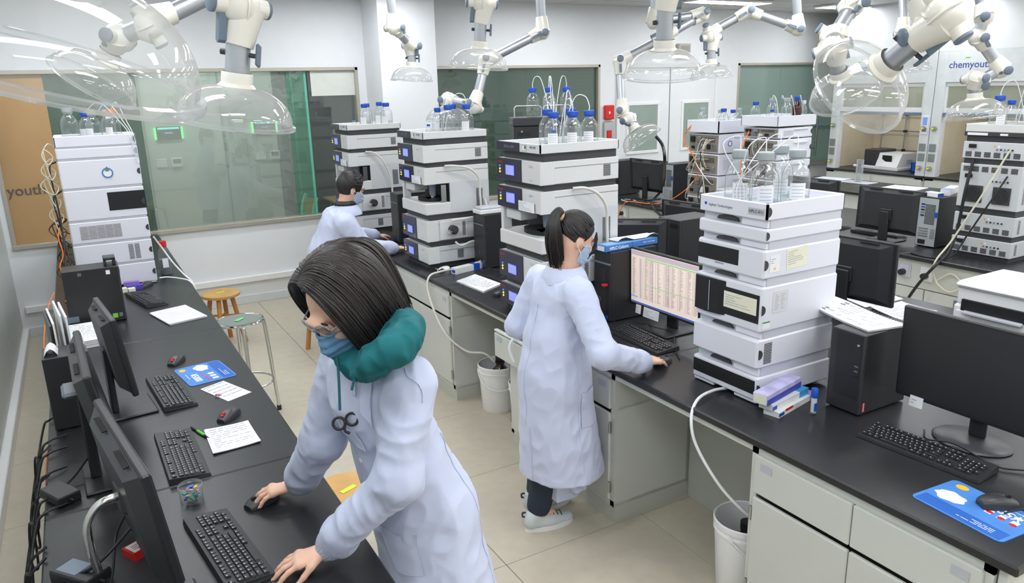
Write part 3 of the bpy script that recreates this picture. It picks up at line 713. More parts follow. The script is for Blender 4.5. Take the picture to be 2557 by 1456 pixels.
# ================================================================== INSTRUMENT TOWERS
m_pale_yel = mat('pale_yellow_note', (240, 238, 214), .7)
m_greenink = mat('green_ink', (70, 150, 90), .6)
def agilent(label, loc, fx, W, D, mods, name='chromatography_tower', back=False):
    """stack of wide modules; front at local x=0 facing -fx*X, body to x=fx*D, near side at y=0"""
    t = thing(name, label, 'instrument', loc, 0, 'chromatography towers')
    X = lambda a: fx*a
    for i, (z0, z1, kind) in enumerate(mods):
        tray = kind == 'tray'
        if tray:
            o = MB().box((X(.006), .006, z0), (X(D-.006), W-.006, z0+.02)).box((X(0), 0, z0), (X(.012), W, z1), .004).box((X(D-.012), 0, z0), (X(D), W, z1), .004).box((X(0), 0, z0), (X(D), .012, z1), .004).box((X(0), W-.012, z0), (X(D), W, z1), .004).build('solvent_tray', m_agil, t)
            o.data.validate()
        else: o = MB().box((X(0), 0, z0), (X(D), W, z1), .008).build('module', m_agil, t)
        gap = mods[i+1][0]-z1 if i+1 < len(mods) else 0
        if gap > .012: MB().box((X(.03), .006, z1-.002), (X(D-.01), W-.006, z1+gap+.002)).build('recess', m_agil2, t); MB().prism([(-W*.17, 0), (W*.17, 0), (W*.14, gap*.4), (W*.06, gap*.62), (-W*.06, gap*.62), (-W*.14, gap*.4)], 0, .006).build('hand_slot', m_char, o, M=facing((X(.027), W*.6, z1+gap*.2), (-fx, 0, 0))); MB().box((X(.016), .01, z1+.002), (X(.03), W*.38, z1+gap-.003)).build('lip', m_agil, o)
        elif gap >= 0 and i+1 < len(mods): MB().box((X(.006), .004, z1-.003), (X(D-.006), W-.004, z1+gap+.003)).build('seam', m_agil2, t)
        if kind != 'none': latch(o, (X(.004), -.0005, (z0+z1)/2), (0, -1, 0), min(.021, (z1-z0)*.3), half=-fx)
        if kind == 'window': MB().box((X(-.002), W*.36, z0+(z1-z0)*.3), (X(.004), W*.98, z0+(z1-z0)*.84), .001).build('smoked_window', m_dark, o)
        if kind == 'doors':
            pl = [(.0, W*.52), (-.012, W*.6), (-.02, W*.78), (-.012, W*.97), (.0, W*1.0)]
            MB().prism([(X(a), b) for a, b in pl]+[(X(.01), W), (X(.01), W*.52)], z0+(z1-z0)*.16, z0+(z1-z0)*.93).build('smoked_door', m_dark, o)
            MB().box((X(-.003), .01, z0+(z1-z0)*.2), (X(.004), W*.52, z0+(z1-z0)*.82), .001).build('black_panel', m_dark, o)
            MB().box((X(-.02), W*.72, z0+(z1-z0)*.2), (X(-.017), W*.735, z0+(z1-z0)*.9)).build('handle_line', m_steel, o)
        if kind == 'strip': MB().box((X(-.002), W*.02, z0+(z1-z0)*.28), (X(.004), W*.98, z0+(z1-z0)*.86), .001).build('black_panel', m_dark, o)
        if kind == 'vent':
            slots(o, facing((X(D*.12), -.0008, (z0+z1)/2), (0, -1, 0)), .05, (z1-z0)*.72, 1, 13, m_char, sl=.9)
            MB().box((X(-.008), .0, z0+.002), (X(.01), W, z1-.002), .008).build('front_cover', m_agil, o)
        if kind == 'sidevent': slots(o, facing((X(D*.62), -.0008, (z0+z1)/2), (0, -1, 0)), D*.52, (z1-z0)*.62, 5, 11, mat('vent_brown', (120, 116, 108), .6), sl=.95, hs=.4)
        if kind == 'sidevent2': slots(o, facing((X(D*.24), -.0008, (z0+z1)/2), (0, -1, 0)), D*.16, (z1-z0)*.7, 2, 14, m_char, sl=.8, hs=.4)
        if kind == 'sidewindow': MB().box((X(-.004), -.002, z0+(z1-z0)*.26), (X(D*.47), .03, z0+(z1-z0)*.86), .001).build('smoked_window', m_dark, o)
        if kind == 'gauge':
            c = (X(D*.42), -.001, (z0+z1)/2); g = MB().lathe([(.027, 0), (.035, 0), (.035, .003), (.027, .003)], 28, facing(c, (0, -1, 0)), cap0=False, cap1=False).build('status_dial', mat('dial_blue', (74, 120, 190), .5), o)
            MB().lathe([(0, .001), (.027, .001)], 28, facing(c, (0, -1, 0)), cap0=False, cap1=False).build('dial_face', m_paper, g)
            MB().prism([(.012*math.cos(a), .012*math.sin(a)) for a in (2.2, 1.9, 1.57, 1.24, .94)]+[(.025*math.cos(a), .025*math.sin(a)) for a in (.94, 1.24, 1.57, 1.9, 2.2)], .0012, .002, facing(c, (0, -1, 0))).build('dial_sector', mat('dial_green', (70, 160, 80), .5), g)
            MB().box((-.003, .033, 0), (.003, .042, .003), M=facing(c, (0, -1, 0))).build('dial_pointer', m_blue, g)
    if mods[0][2] != 'none':
        for a in (.05, D-.05):
            for b in (.04, W-.04): MB().cyl((X(a), b, 0), (X(a), b, mods[0][0]+.002), .016).build('foot', m_agil2, t)
        for b0, b1 in ((.0, W*.35), (W*.65, W)): MB().box((X(.008), b0+.004, .004), (X(.05), b1-.004, mods[0][0]+.002), .003).build('base_foot', m_agil, t)
    return t
zb = .85
R = agilent('white six-module chromatography tower labelled HPLC-011 beside the near kneehole', (2.31, 2.02, zb), 1, .375, .465,
    [(.018, .122, 'strip'), (.16, .288, 'vent'), (.318, .512, 'doors'), (.543, .664, 'window'), (.694, .75, 'slim'), (.784, .852, 'tray')])
text('Agilent Technologies', .016, m_greyknob, R, facing((-.0006, .25, .815), (-1, 0, 0))); MB().lathe([(0, 0), (.007, 0)], 12, facing((-.0006, .335, .818), (-1, 0, 0)), cap0=False, cap1=False).build('logo_spark', m_blue, R)
hp = MB().box((-.042, -.013, 0), (.042, .013, .001)).build('asset_label', mat('label_grey', (188, 192, 196), .5), R, M=facing((-.0006, .055, .815), (-1, 0, 0))); text('HPLC-011', .018, m_ink2, hp, Matrix.Translation((0, 0, .0012)))
nt = MB().box((-.06, -.042, 0), (.06, .042, .0008)).build('pale_note', m_pale_yel, R, M=facing((.19, -.0006, .615), (0, -1, 0)) @ Matrix.Rotation(.06, 4, 'Z')); lines(nt, Matrix.Translation((0, .004, .001)), .105, .06, 7)
wn = MB().box((-.028, -.035, 0), (.028, .035, .0008)).build('warning_label', m_paper, R, M=facing((.062, -.0006, .605), (0, -1, 0))); MB().prism([(-.008, -.025), (.008, -.025), (0, -.012)], .001, .0016).build('warning_triangle', mat('warning_yellow', (250, 200, 40), .5), wn); lines(wn, Matrix.Translation((0, .012, .001)), .045, .025, 3)
n2 = MB().box((-.045, -.045, 0), (.045, .045, .0008)).build('data_label', mat('faint_label', (224, 224, 226), .6), R, M=facing((.11, -.0006, .44), (0, -1, 0))); lines(n2, Matrix.Translation((0, 0, .001)), .07, .07, 8, mat('faint_ink', (190, 192, 198), .6), cols=2)
n3 = MB().box((-.09, -.035, 0), (.09, .035, .001)).build('yellow_notice', m_pale_yel, R, M=facing((-.004, .11, .425), (-1, 0, 0))); lines(n3, Matrix.Translation((0, 0, .0012)), .16, .05, 5)
n4 = MB().box((-.022, -.016, 0), (.022, .016, .0008)).build('green_tag', m_paper, R, M=facing((.034, -.0006, .35), (0, -1, 0))); MB().box((-.021, .009, .001), (.021, .015, .0014)).build('tag_band', m_greenink, n4)
for z in (.137, .30, .53): MB().box((.012, .34, z-.002), (.02, .35, z+.002)).build('status_led', mat('green_led2', (120, 220, 150), .4, emit=.2), R)
text('Quaternary', .011, m_greyknob, R, facing((-.0025, .24, .573), (-1, 0, 0)))
L = agilent('white seven-module chromatography tower on the left bench with a round status dial', (.385, 5.9, zb), -1, .37, .495,
    [(.012, .165, 'plain'), (.172, .328, 'sidevent2'), (.336, .488, 'sidevent'), (.496, .708, 'sidewindow'), (.716, .908, 'gauge'), (.916, .99, 'plain'), (.998, 1.068, 'tray')])
# back-facing towers of the third bench
def backtower(label, loc, W, D, zs, seed, dial=True):
    t = thing('chromatography_tower', label, 'instrument', loc, 0, 'chromatography towers'); r = random.Random(seed)
    m_rear = mat('rear_grey_brown', (150, 142, 132), .45, var=.1, metal=.2)
    for i, (z0, z1) in enumerate(zs):
        top = i == len(zs)-1
        if top: o = MB().box((-.024, -.004, z0), (D+.024, W+.004, z0+.02)).box((-.03, -.01, z0), (-.018, W+.01, z1), .003).box((D+.018, -.01, z0), (D+.03, W+.01, z1), .003).box((-.03, -.01, z0), (D+.03, .002, z1), .003).box((-.03, W-.002, z0), (D+.03, W+.01, z1), .003).build('solvent_tray', m_agil, t)
        else:
            o = MB().box((0, 0, z0), (D, W, z1), .006).build('module', m_agil, t)
            rp = MB().box((-.003, .012, z0+.012), (.003, W-.012, z1-.012)).build('rear_panel', m_rear, o)
            slots(rp, facing((-.003, W*.3, z0+(z1-z0)*.7), (-1, 0, 0)), W*.36, (z1-z0)*.25, 12, 3, m_dark, sl=.5, hs=.8)
            for k in range(5): a = W*(.1+.17*k); MB().box((-.012, a, z0+(z1-z0)*.2), (-.001, a+W*.1, z0+(z1-z0)*r.uniform(.3, .5)), .001).build('connector', [m_steel, m_dark, m_paper, m_greyknob, m_dark][k], rp)
            for k in range(2):
                a = W*(.55+.22*k); MB().box((-.02, a, z0+(z1-z0)*.55), (-.001, a+W*.13, z0+(z1-z0)*.85), .002).build('board', [m_steel, m_dark][k], rp)
            MB().box((D*.45, -.012, z0+(z1-z0)*.78), (D*.85, 0, z0+(z1-z0)*.86), .002).build('side_rail', m_agil, o); latch(o, (D-.004, -.0005, z0+(z1-z0)*.55), (0, -1, 0), .024, half=1)
            if i % 2 == 0: slots(o, facing((D*.28, -.0008, (z0+z1)/2), (0, -1, 0)), D*.3, (z1-z0)*.5, 1, 7, mat('vent_lilac', (190, 192, 204), .5), sl=.95, hs=.3)
            if dial and i == len(zs)-2:
                g = MB().lathe([(.022, 0), (.03, 0), (.03, .003), (.022, .003)], 24, facing((D*.32, -.001, (z0+z1)/2), (0, -1, 0)), cap0=False, cap1=False).build('status_dial', MATS['dial_blue'], o)
                MB().lathe([(0, .001), (.022, .001)], 24, facing((D*.32, -.001, (z0+z1)/2), (0, -1, 0)), cap0=False, cap1=False).build('dial_face', m_paper, g)
    # cables hanging down the rear, part of the tower's wiring
    for k in range(9):
        a = W*r.uniform(.1, .9); z = zs[r.randrange(1, len(zs)-1)][1]-.05; b = W*r.uniform(.1, .9); z2 = max(.02, z-r.uniform(.15, .5))
        MB().tube([(-.01, a, z), (-.07, a+r.uniform(-.06, .06), z-.02), (-.09, (a+b)/2, (z+z2)/2), (-.06, b, z2+.02), (-.012, b, z2)], .0045, 6, 6).build('lead', [m_cablec, m_cable, m_cablec, m_tubew][k % 4], t, 60)
    return t
zsB = [(.02, .13), (.135, .36), (.37, .56), (.57, .76), (.775, .93), (.945, 1.04)]
backtower('white tower seen from behind with a loose orange cable, left of the rear pair', (5.62, 5.58, zb), .44, .46, [(.02, .15), (.155, .38), (.39, .6), (.61, .8), (.815, .935)], 4)
backtower('white tower seen from behind carrying the brown bottle, right of the rear pair', (5.64, 4.86, zb), .43, .46, [(.02, .2), (.205, .4), (.41, .58), (.59, .78), (.79, .885), (.9, .995)], 9, False)
# charcoal-banded towers
def thermo(label, loc, W=.47, D=.53, detail=True, tag_=None, brand=True):
    """front at x=0 facing -X, near side y=0; pale modules on charcoal bands"""
    t = thing('chromatography_tower', label, 'instrument', loc, 0, 'chromatography towers')
    H_ = [(.04, .168), (.21, .368), (.411, .76), (.795, .92)]
    def front(o, z0, z1, hh=None):
        p = MB().box((-.007, W*.42, z0), (.002, W+.004, z1), .002).build('smoked_panel', m_navy, o)
        s = MB().box((-.0095, W*.56, z0+.03), (-.005, W*.78, z0+.03+.062), .001).build('display_rim', m_lcdrim, p); MB().box((-.0105, W*.57, z0+.034), (-.008, W*.77, z0+.03+.058)).build('display', m_lcd, s)
        for k in range(3): MB().cyl((-.0105, W*.92, z0+.045+k*.017), (-.006, W*.92, z0+.045+k*.017), .0055, n=10).build('status_led', m_bluled if k == 2 else m_yel, p)
        if brand: text('Thermo', .017, mat('letter_red', (225, 60, 50), .5), p, facing((-.0075, W*.92, z1-.022), (-1, 0, 0)))
        lines(o, facing((-.0012, W*.2, z1-.03), (-1, 0, 0)), .05, .014, 2, mat('letter_skyblue', (110, 170, 210), .5), seed=5); lines(o, facing((-.0012, W*.2, z0+.02), (-1, 0, 0)), .03, .014, 2, mat('letter_skyblue'), seed=6)
    def side(o, z0, z1, vent=True, vz=None):
        MB().box((-.004, -.004, z0), (.09, .01, z1), .002).build('cheek', m_therm, o)
        MB().box((.092, -.0012, z1-.036), (D-.004, .0, z1-.034)).build('crease', m_char, o)
    MB().box((.02, .03, 0), (D-.02, W-.03, .04)).build('base_band', m_char, t)
    for i, (z0, z1) in enumerate(H_):
        if i == 2:
            zA, zB = z0+.225, z1                                    # upper body with displays
            o = MB().box((0, 0, zA), (D, W, zB), .004).build('module', m_therm, t)
            MB().box((.20, 0, z0), (D, W, zA+.004), .003).build('rear_body', m_therm2, o)
            MB().box((0, 0, z0), (.21, W, z0+.085), .006).build('sampler_base', m_therm, o)
            MB().box((.195, .012, z0+.08), (.2, W-.012, zA)).build('cavity', m_dark, o)
            MB().box((.01, W-.03, z0+.08), (.07, W, zA), .004).build('pillar', m_therm, o)
            MB().lathe([(0, 0), (.13, 0), (.13, .028), (.03, .03), (0, .03)], 32, Matrix.Translation((.12, W*.42, z0+.085)) @ Matrix.Diagonal((.62, 1, 1, 1))).build('sample_wheel', m_dark, o, 40)
            MB().box((.02, W*.55, zA-.07), (.14, W*.9, zA-.012), .006).build('injector_block', m_therm2, o)
            MB().cyl((.10, W*.2, zA), (.10, W*.2, zA-.09), .028, .022).cyl((.10, W*.2, zA-.09), (.10, W*.2, zA-.14), .012).build('syringe', m_greyknob, o, 40)
            for k in range(4): MB().lathe([(.006, 0), (.009, .004), (.006, .008)], 10, Matrix.Translation((.085+.012*k, W*.2-.02+.01*k, z0+.125))).build('fitting', mat('brass', (214, 170, 80), .3, metal=1), o)
            MB().box((.13, .004, z0+.09), (.17, .012, zA-.01)).build('rail', m_steel, o)
            for k in range(2): MB().box((.06, W*.2, z0+.11), (.12, W*.2+.05, z0+.118)).build('needle_tray', m_blue, o)
            front(o, zA, zB); side(o, zA, zB)
            slots(o, facing((D*.84, -.0008, z0+.1), (0, -1, 0)), .06, .14, 1, 22, m_char, sl=.9, hs=.5)
            nt = MB().box((-.085, -.028, 0), (.085, .028, .001)).build('notice', m_paper, o, M=facing((-.008, W*.3, zA+.03), (-1, 0, 0))); lines(nt, Matrix.Translation((0, 0, .0012)), .15, .045, 5)
        else:
            o = MB().box((0, 0, z0), (D, W, z1), .004).build('module', m_therm if i != 0 and i != 1 else m_therm2, t)
            if i in (0, 1): MB().box((-.001, -.001, z0), (.012, W+.001, z1), .003).build('front_cover', m_therm, o)
            front(o, z0, z1); side(o, z0, z1)
            slots(o, facing((D*(.84 if i == 3 else .5), -.0008, (z0+z1)/2-.008), (0, -1, 0)), .055, (z1-z0)*.52, 1, 12, m_char, sl=.9, hs=.5)
            if i == 1:
                p = MB().box((.1, -.006, z0+.006), (.33, 0, z1-.012), .003).build('pump_plate', m_therm, o)
                MB().cyl((.2, -.05, (z0+z1)/2), (.2, 0, (z0+z1)/2), .034).cyl((.2, -.07, (z0+z1)/2), (.2, -.05, (z0+z1)/2), .02).build('pump_head', m_char, p, 40)
                for k in range(5): MB().cyl((.165+.012*k, -.055, (z0+z1)/2-.02+.008*k), (.15+.01*k, -.03, (z0+z1)/2-.01+.008*k), .004).build('fitting', mat('brass'), p)
                slots(p, facing((.3, -.007, (z0+z1)/2), (0, -1, 0)), .03, (z1-z0)*.7, 1, 12, m_char, sl=.9)
        zn = H_[i+1][0] if i+1 < len(H_) else .964
        MB().box((.03, .012, z1), (D-.01, W-.02, zn), .003).build('band', m_char, t)
    z0, z1 = .964, 1.015
    o = MB().box((.005, .005, z0), (D-.005, W-.005, z0+.014)).box((0, 0, z0), (.01, W, z1), .003).box((D-.01, 0, z0), (D, W, z1), .003).box((0, 0, z0), (D, .01, z1), .003).box((0, W-.01, z0), (D, W, z1), .003).build('solvent_tray', m_therm, t)
    p = MB().box((-.005, W*.46, z0), (.002, W+.004, z1), .002).build('smoked_panel', m_navy, o)
    text('UltiMate 3000', .024, m_greyknob, p, facing((-.0056, W*.7, (z0+z1)/2), (-1, 0, 0)), sx=.85)
    if tag_:
        g = MB().box((-.024, -.016, 0), (.024, .016, .001)).build('green_tag', m_greenink, o, M=facing((-.0006, W*.35, (z0+z1)/2), (-1, 0, 0))); MB().box((-.022, -.014, .001), (.022, .014, .0016)).build('tag_face', m_paper, g); MB().box((.006, -.006, .0016), (.018, .012, .002)).build('tag_square', m_ink2, g)
        q = MB().box((-.032, -.01, 0), (.032, .01, .001)).build('asset_label', m_agil2, o, M=facing((-.0006, W*.16, (z0+z1)/2+.006), (-1, 0, 0))); text(tag_, .014, m_ink2, q, Matrix.Translation((0, 0, .0012)))
    return t
thermo('charcoal-banded tower behind the seated man, farthest of three', (2.18, 6.8, zb), tag_='HPLC-002')
thermo('charcoal-banded tower next to the seated man\'s hand, middle of three', (2.18, 5.07, zb), tag_='HPLC-003')
thermo('charcoal-banded tower labelled HPLC-004 behind the standing woman, nearest of three', (2.155, 3.44, zb), tag_='HPLC-004')
# rear of the grey tower on the third bench
t = thing('chromatography_tower', 'grey instrument tower seen from behind with two fans at the right edge', 'instrument', (5.68, 2.76, zb), 0, 'chromatography towers')
W, D = .43, .5; zz = [(.035, .15), (.19, .33), (.375, .69), (.73, .85)]
MB().box((.02, .02, 0), (D-.02, W-.02, .035)).build('base_band', m_char, t)
for i, (z0, z1) in enumerate(zz):
    o = MB().box((0, 0, z0), (D, W, z1), .003).build('module', m_therm2, t); hh = z1-z0
    zn = zz[i+1][0] if i < 3 else .89
    MB().box((.012, .012, z1), (D-.01, W-.01, zn), .002).build('band', m_char, t)
    sl_z = z0+.03 if i != 2 else z1-.035
    for k in range(6): slots(o, facing((-.0006, W*(.1+.155*k)+.01, sl_z), (-1, 0, 0)), .05, .038, 1, 6, m_dark, sl=.9, hs=.6)
    slots(o, facing((D*.12, -.0008, (z0+z1)/2), (0, -1, 0)), .03, hh*.7, 1, int(hh*90), m_char, sl=.9)
    MB().box((-.012, W*.78, z1-.045 if i != 2 else z1-.1), (0, W*.9, z1-.018 if i != 2 else z1-.072), .002).build('power_inlet', m_dark, o)
    for k in range(5): MB().cyl((-.006, W*(.2+.06*k), z1-.05 if i != 2 else z1-.115), (0, W*(.2+.06*k), z1-.05 if i != 2 else z1-.115), .006, n=10).build('port', [m_dark, m_dark, m_greyknob, m_dark, m_steel][k], o)
    for k in range(2): MB().lathe([(0, .001), (.008, .001), (.008, 0)], 14, facing((0, W*(.42+.06*k), z1-.03), (-1, 0, 0))).build('sticker', [m_paper, mat('sticker_orange', (244, 170, 110), .5)][k], o)
    if i == 2:
        for k in range(2):
            c = (-.001, W*(.27+.45*k), z0+.1); f = MB().box((-.062, -.062, 0), (.062, .062, .006), .004).build('fan', m_char, o, M=facing(c, (-1, 0, 0)))
            for q in range(4): MB().lathe([(.012+.012*q, .006), (.014+.012*q, .006), (.014+.012*q, .008), (.012+.012*q, .008)], 28, cap0=False, cap1=False).build('guard_ring', m_dark, f)
z0 = .89
o = MB().box((-.004, -.004, z0), (D, W+.004, z0+.03), .003).build('tray_band', m_char, t); MB().box((-.008, W*.62, z0+.006), (-.003, W*.95, z0+.024)).build('asset_label', m_paper, o); MB().box((-.008, W*.3, z0+.008), (-.003, W*.42, z0+.022)).build('sticker', m_paper, o)
b = MB(); b.box((.0, .0, z0+.03), (D-.004, W, z0+.045)); b.box((-.004, -.004, z0+.03), (.006, W+.004, z0+.085), .003); b.box((D-.01, -.004, z0+.03), (D, W+.004, z0+.085), .003); b.box((-.004, -.004, z0+.03), (D, .006, z0+.085), .003); b.box((-.004, W-.006, z0+.03), (D, W+.004, z0+.085), .003); b.build('solvent_tray', m_therm, t)
# ================================================================== EXTRACTION ARMS
def arm(label, joints, hood, r=.0375, hoodr=.174, tail=.17, mount=True, lever=True):
    """joints: points from the ceiling end down to the neck joint; hood: (rim centre, axis, neck length)"""
    J = [Vector(p) for p in joints]; c, ax, nl = hood; ax = ax.normalized(); hh = hoodr*.62
    top = c-ax*hh; neck = top-ax*nl; J = J+[neck]
    if mount: J = [Vector((J[0].x, J[0].y, ZC))]+J
    t = thing('extraction_arm', label, 'extraction arm', J[0], 0, 'ceiling extraction arms'); o0 = J[0]; J = [p-o0 for p in J]; c = c-o0; top = top-o0; neck = neck-o0
    if mount: MB().lathe([(.12, -.025), (.12, 0), (0, 0)], 24, Matrix.Translation(J[0])).lathe([(.055, -.09), (.062, -.02)], 20, Matrix.Translation(J[0])).build('ceiling_mount', m_cream, t, 40)
    for i in range(len(J)-1):
        a, b = J[i], J[i+1]; d = (b-a); L = d.length
        if L < .02: continue
        d.normalize(); s0 = 0 if i == 0 else min(.11, L*.3); s1 = min(.11, L*.3) if i+1 < len(J) else 0
        MB().cyl(a+d*s0*.7, b-d*s1*.7, r*.93, n=24).build('tube', m_alu, t, 40)
    for i in range(1, len(J)):
        p = J[i]; u = (J[i-1]-p).normalized(); v = (J[i+1]-p).normalized() if i+1 < len(J) else ax
        if (J[i-1]-p).length < .02: continue
        k = u.cross(v)
        if k.length < .08: k = u.cross(_fw) if abs(u.dot(_fw)) < .9 else u.cross(CR)
        k.normalize()
        Lu = min(.11, (J[i-1]-p).length*.3); Lv = min(.11, ((J[i+1]-p).length*.3 if i+1 < len(J) else nl*.5))
        b = MB(); off = k*.018
        b.lathe([(0, -r*1.5), (r*.8, -r*1.35), (r*1.32, -r*.8), (r*1.5, 0), (r*1.32, r*.8), (r*.8, r*1.35), (0, r*1.5)], 24, Matrix.Translation(p))
        b.tube([p+off*1.2, p+u*Lu*.5+off*.5, p+u*Lu], lambda q: r*(1.45-.3*q), 20, 4); b.tube([p-off*1.2, p+v*Lv*.5-off*.5, p+v*Lv], lambda q: r*(1.45-.3*q), 20, 4)
        b.lathe([(r*1.56, -.004), (r*1.62, 0), (r*1.56, .004)], 24, frame(p, k), cap0=False, cap1=False)
        j = b.build('joint', m_cream, t, 50)
        MB().cyl(p-k*(r*2.15), p+k*(r*2.15), r*.72, n=20).build('hub', m_cream, j, 40)
        for s in (-1, 1):
            MB().lathe([(r*.74, 0), (r*.74, .008), (r*.6, .012), (0, .012)], 20, frame(p+k*s*r*2.15, k*s)).build('knob', m_greyknob, j, 40)
        q = k*(1 if k.dot(_fw) < 0 else -1)
        e = basis(p+q*r*1.62+u*.0, v, q.cross(v).normalized(), q)
        MB().prism([(.0, -.012), (Lv*.9, -.009), (Lv*.98, 0), (Lv*.9, .009), (0, .012)], -.02, .004, e).build('paddle', m_greyknob, j)
    MB().cyl(neck, top-ax*.02, r*.93, n=24).build('neck_tube', m_alu, t, 40)
    F = frame(top, ax)
    MB().lathe([(r*1.16, -.035), (r*1.2, -.03), (r*1.2, -.004), (r*1.45, .006), (r*1.45, .012), (r*.9, .012)], 28, F, cap0=False, cap1=False).build('collar', m_cream, t, 40)
    pr = [(r*1.1, .006)]+[(r*1.1+(hoodr*.955-r*1.1)*math.sin(a), .006+(hh-.006)*(1-math.cos(a))) for a in [PI/2*k/10 for k in range(1, 11)]]
    d = MB().lathe(pr, 48, F, cap0=False, cap1=False).build('hood', m_dome, t, 60)
    MB().lathe([(hoodr*.95, hh-.003), (hoodr, hh-.002), (hoodr*1.005, hh+.004), (hoodr, hh+.009), (hoodr*.95, hh+.006)], 64, F, cap0=False, cap1=False).build('rim', m_rim, d, 60)
    if lever:
        m = (neck*.4+top*.6); sd = ax.cross(_fw).normalized()
        MB().cyl(m-sd*r*1.35, m-sd*r*.8, .009, n=10).build('damper_pin', m_char, t, 40); MB().cyl(m+sd*r*.8, m+sd*r*1.5, .007, n=10).build('damper_shaft', m_char, t, 40)
        MB().box((-.012, -.03, -.006), (.012, .035, .006), .005, M=basis(m+sd*r*1.6, -_fw, -ax, sd)).build('damper_lever', m_greyknob, t)
    return t
def hd(px, py, d, roll=0, p=0, nl=.2):
    v = ray(px, py).normalized(); u = (CU-v*CU.dot(v)).normalized(); w = v.cross(u); a = (-u*math.cos(R_(roll))-w*math.sin(R_(roll)))
    return (atD(px, py, d), (a*math.cos(R_(p))+v*math.sin(R_(p))), nl)
def hdir(px, py, d, sx, sy, sf, nl=.2):
    v = ray(px, py).normalized(); u = (CU-v*CU.dot(v)).normalized(); return (atD(px, py, d), v.cross(u)*sx+u*sy+v*sf, nl)
A = atD
arm('extraction arm nearest the camera, its big clear hood filling the top left corner', [A(120, -420, 1.12)], hd(95, 150, 1.0, 7, 10, .12), lever=False)
arm('extraction arm with clear hood hanging over the left bench, cream elbow with grey paddle above', [A(560, -260, 2.55)], hd(588, 303, 2.45, 2, 7, .22))
arm('extraction arm seen through the biggest hood, tube slanting up to the right', [A(820, -160, 3.7), A(372, 62, 3.45)], hd(232, 205, 3.55, 26, 14, .1), lever=False)
arm('far extraction arm in front of the white column', [A(968, -60, 6.3), A(985, 70, 6.3)], hd(1028, 200, 6.45, 0, 1, .16))
arm('extraction arm above the middle charcoal tower, hood level with the window frame', [A(1200, -140, 4.75)], hd(1195, 166, 4.6, 3, 4, .24))
arm('extraction arm bent back behind the middle tower bottles, hood hidden', [A(1345, -70, 6.1), A(1354, 80, 6.1), A(1213, 152, 6.0), A(1186, 265, 5.9)], hd(1118, 300, 6.1, 0, 5, .05), lever=False)
arm('extraction arm hanging over the nearest charcoal tower, big clear hood seen from above', [A(1655, -190, 3.55)], hd(1656, 186, 3.4, 2, 9, .26))
arm('extraction arm folded down to a small tilted hood with a black hose', [A(1640, -80, 6.6), A(1632, 55, 6.6), A(1755, 36, 6.8), A(1660, 92, 6.6), A(1547, 153, 6.5), A(1553, 280, 6.4)], hdir(1603, 350, 6.35, .48, -.78, -.1, .1), lever=False)
arm('extraction arm arched like a bridge above the rear white towers', [A(1985, -80, 6.9), A(1993, 72, 6.9), A(1870, 28, 6.8), A(1768, 84, 6.7)], hd(1776, 192, 6.65, 0, 2, .2))
arm('extraction arm at upper right with its hood turned to the left, thick cream elbow', [A(2230, -260, 2.85), A(2325, 78, 2.7)], hdir(2146, 218, 2.8, -.66, -.52, .56, .24))
arm('extraction arm behind the turned hood, stacked cream joints', [A(2110, -110, 4.4), A(2130, 12, 4.4), A(2082, 92, 4.3)], hdir(2110, 235, 4.25, .2, -.8, .5, .16), lever=False)
arm('extraction arm zigzagging beside the fume cupboard lettering at right', [A(2440, -60, 5.7), A(2457, 40, 5.7), A(2442, 92, 5.7), A(2500, 172, 5.8), A(2442, 204, 5.75)], hd(2434, 288, 5.75, 0, 6, .12), lever=False)
arm('far extraction arm in front of the white wall at right, only the hood edge showing', [A(2255, -40, 7.2), A(2258, 78, 7.1)], hd(2268, 178, 7.1, 0, 2, .08), lever=False)
# ================================================================== BOTTLES AND TUBING ON THE TOWERS
G = m_capgrey
def bt(label, px, py, z, r, h, cap=None, liq=.4, lab=None, **k):
    p = at(px, py, z); return bottle(label, (p.x, p.y, z+.0005), r, h, cap, liq, lab, **k)
# nearest white tower: four big bottles with grey caps
zt = zb+.806
LB = -PI*.72
bx = [(2.41, 2.27), (2.40, 2.125), (2.60, 2.225), (2.575, 2.115)]
lbl = ['grey-capped clear bottle at the left of the HPLC-011 tray', 'grey-capped clear bottle at the front of the HPLC-011 tray', 'grey-capped clear bottle standing tallest at the back of the HPLC-011 tray', 'grey-capped clear bottle at the right of the HPLC-011 tray']
for (x, y), s, hh in zip(bx, lbl, (.235, .235, .245, .235)): bottle(s, (x, y, zt), .057, hh, G, .35, LB)
def blueclip(label, p, rz, m=None):
    t = thing('bottle_cap', label, 'cap', p, rz, 'loose bottle caps'); MB().lathe([(.027, 0), (.029, .003), (.029, .022), (.026, .026), (0, .026)], 24, cap0=False).build('shell', m or m_blue, t, 40)
    MB().lathe([(.029, .004), (.0305, .006), (.0305, .02), (.029, .022)], 24, cap0=False, cap1=False).build('grip_ring', m or m_blue, t, 40); return t
blueclip('blue bottle cap lying in the HPLC-011 tray', (2.37, 2.065, zt), .3)
def tubes(label, P, r=.0018, m=None): return hose('solvent_tube', label, P, r, m or m_tubew, 10, 6, 'tube', 'solvent tubes')
for i, (x, y) in enumerate(bx): tubes('thin clear tube from a grey cap of the HPLC-011 bottles, number %s from the left' % ['one', 'two', 'three', 'four'][i], [(x, y, zt+.235), (x+.01, y+.02, zt+.29), (x-.05, y+.05, zt+.25), (2.36, 2.20+.012*i, zt+.1), (2.345, 2.18+.012*i, zt+.004)], .0022)
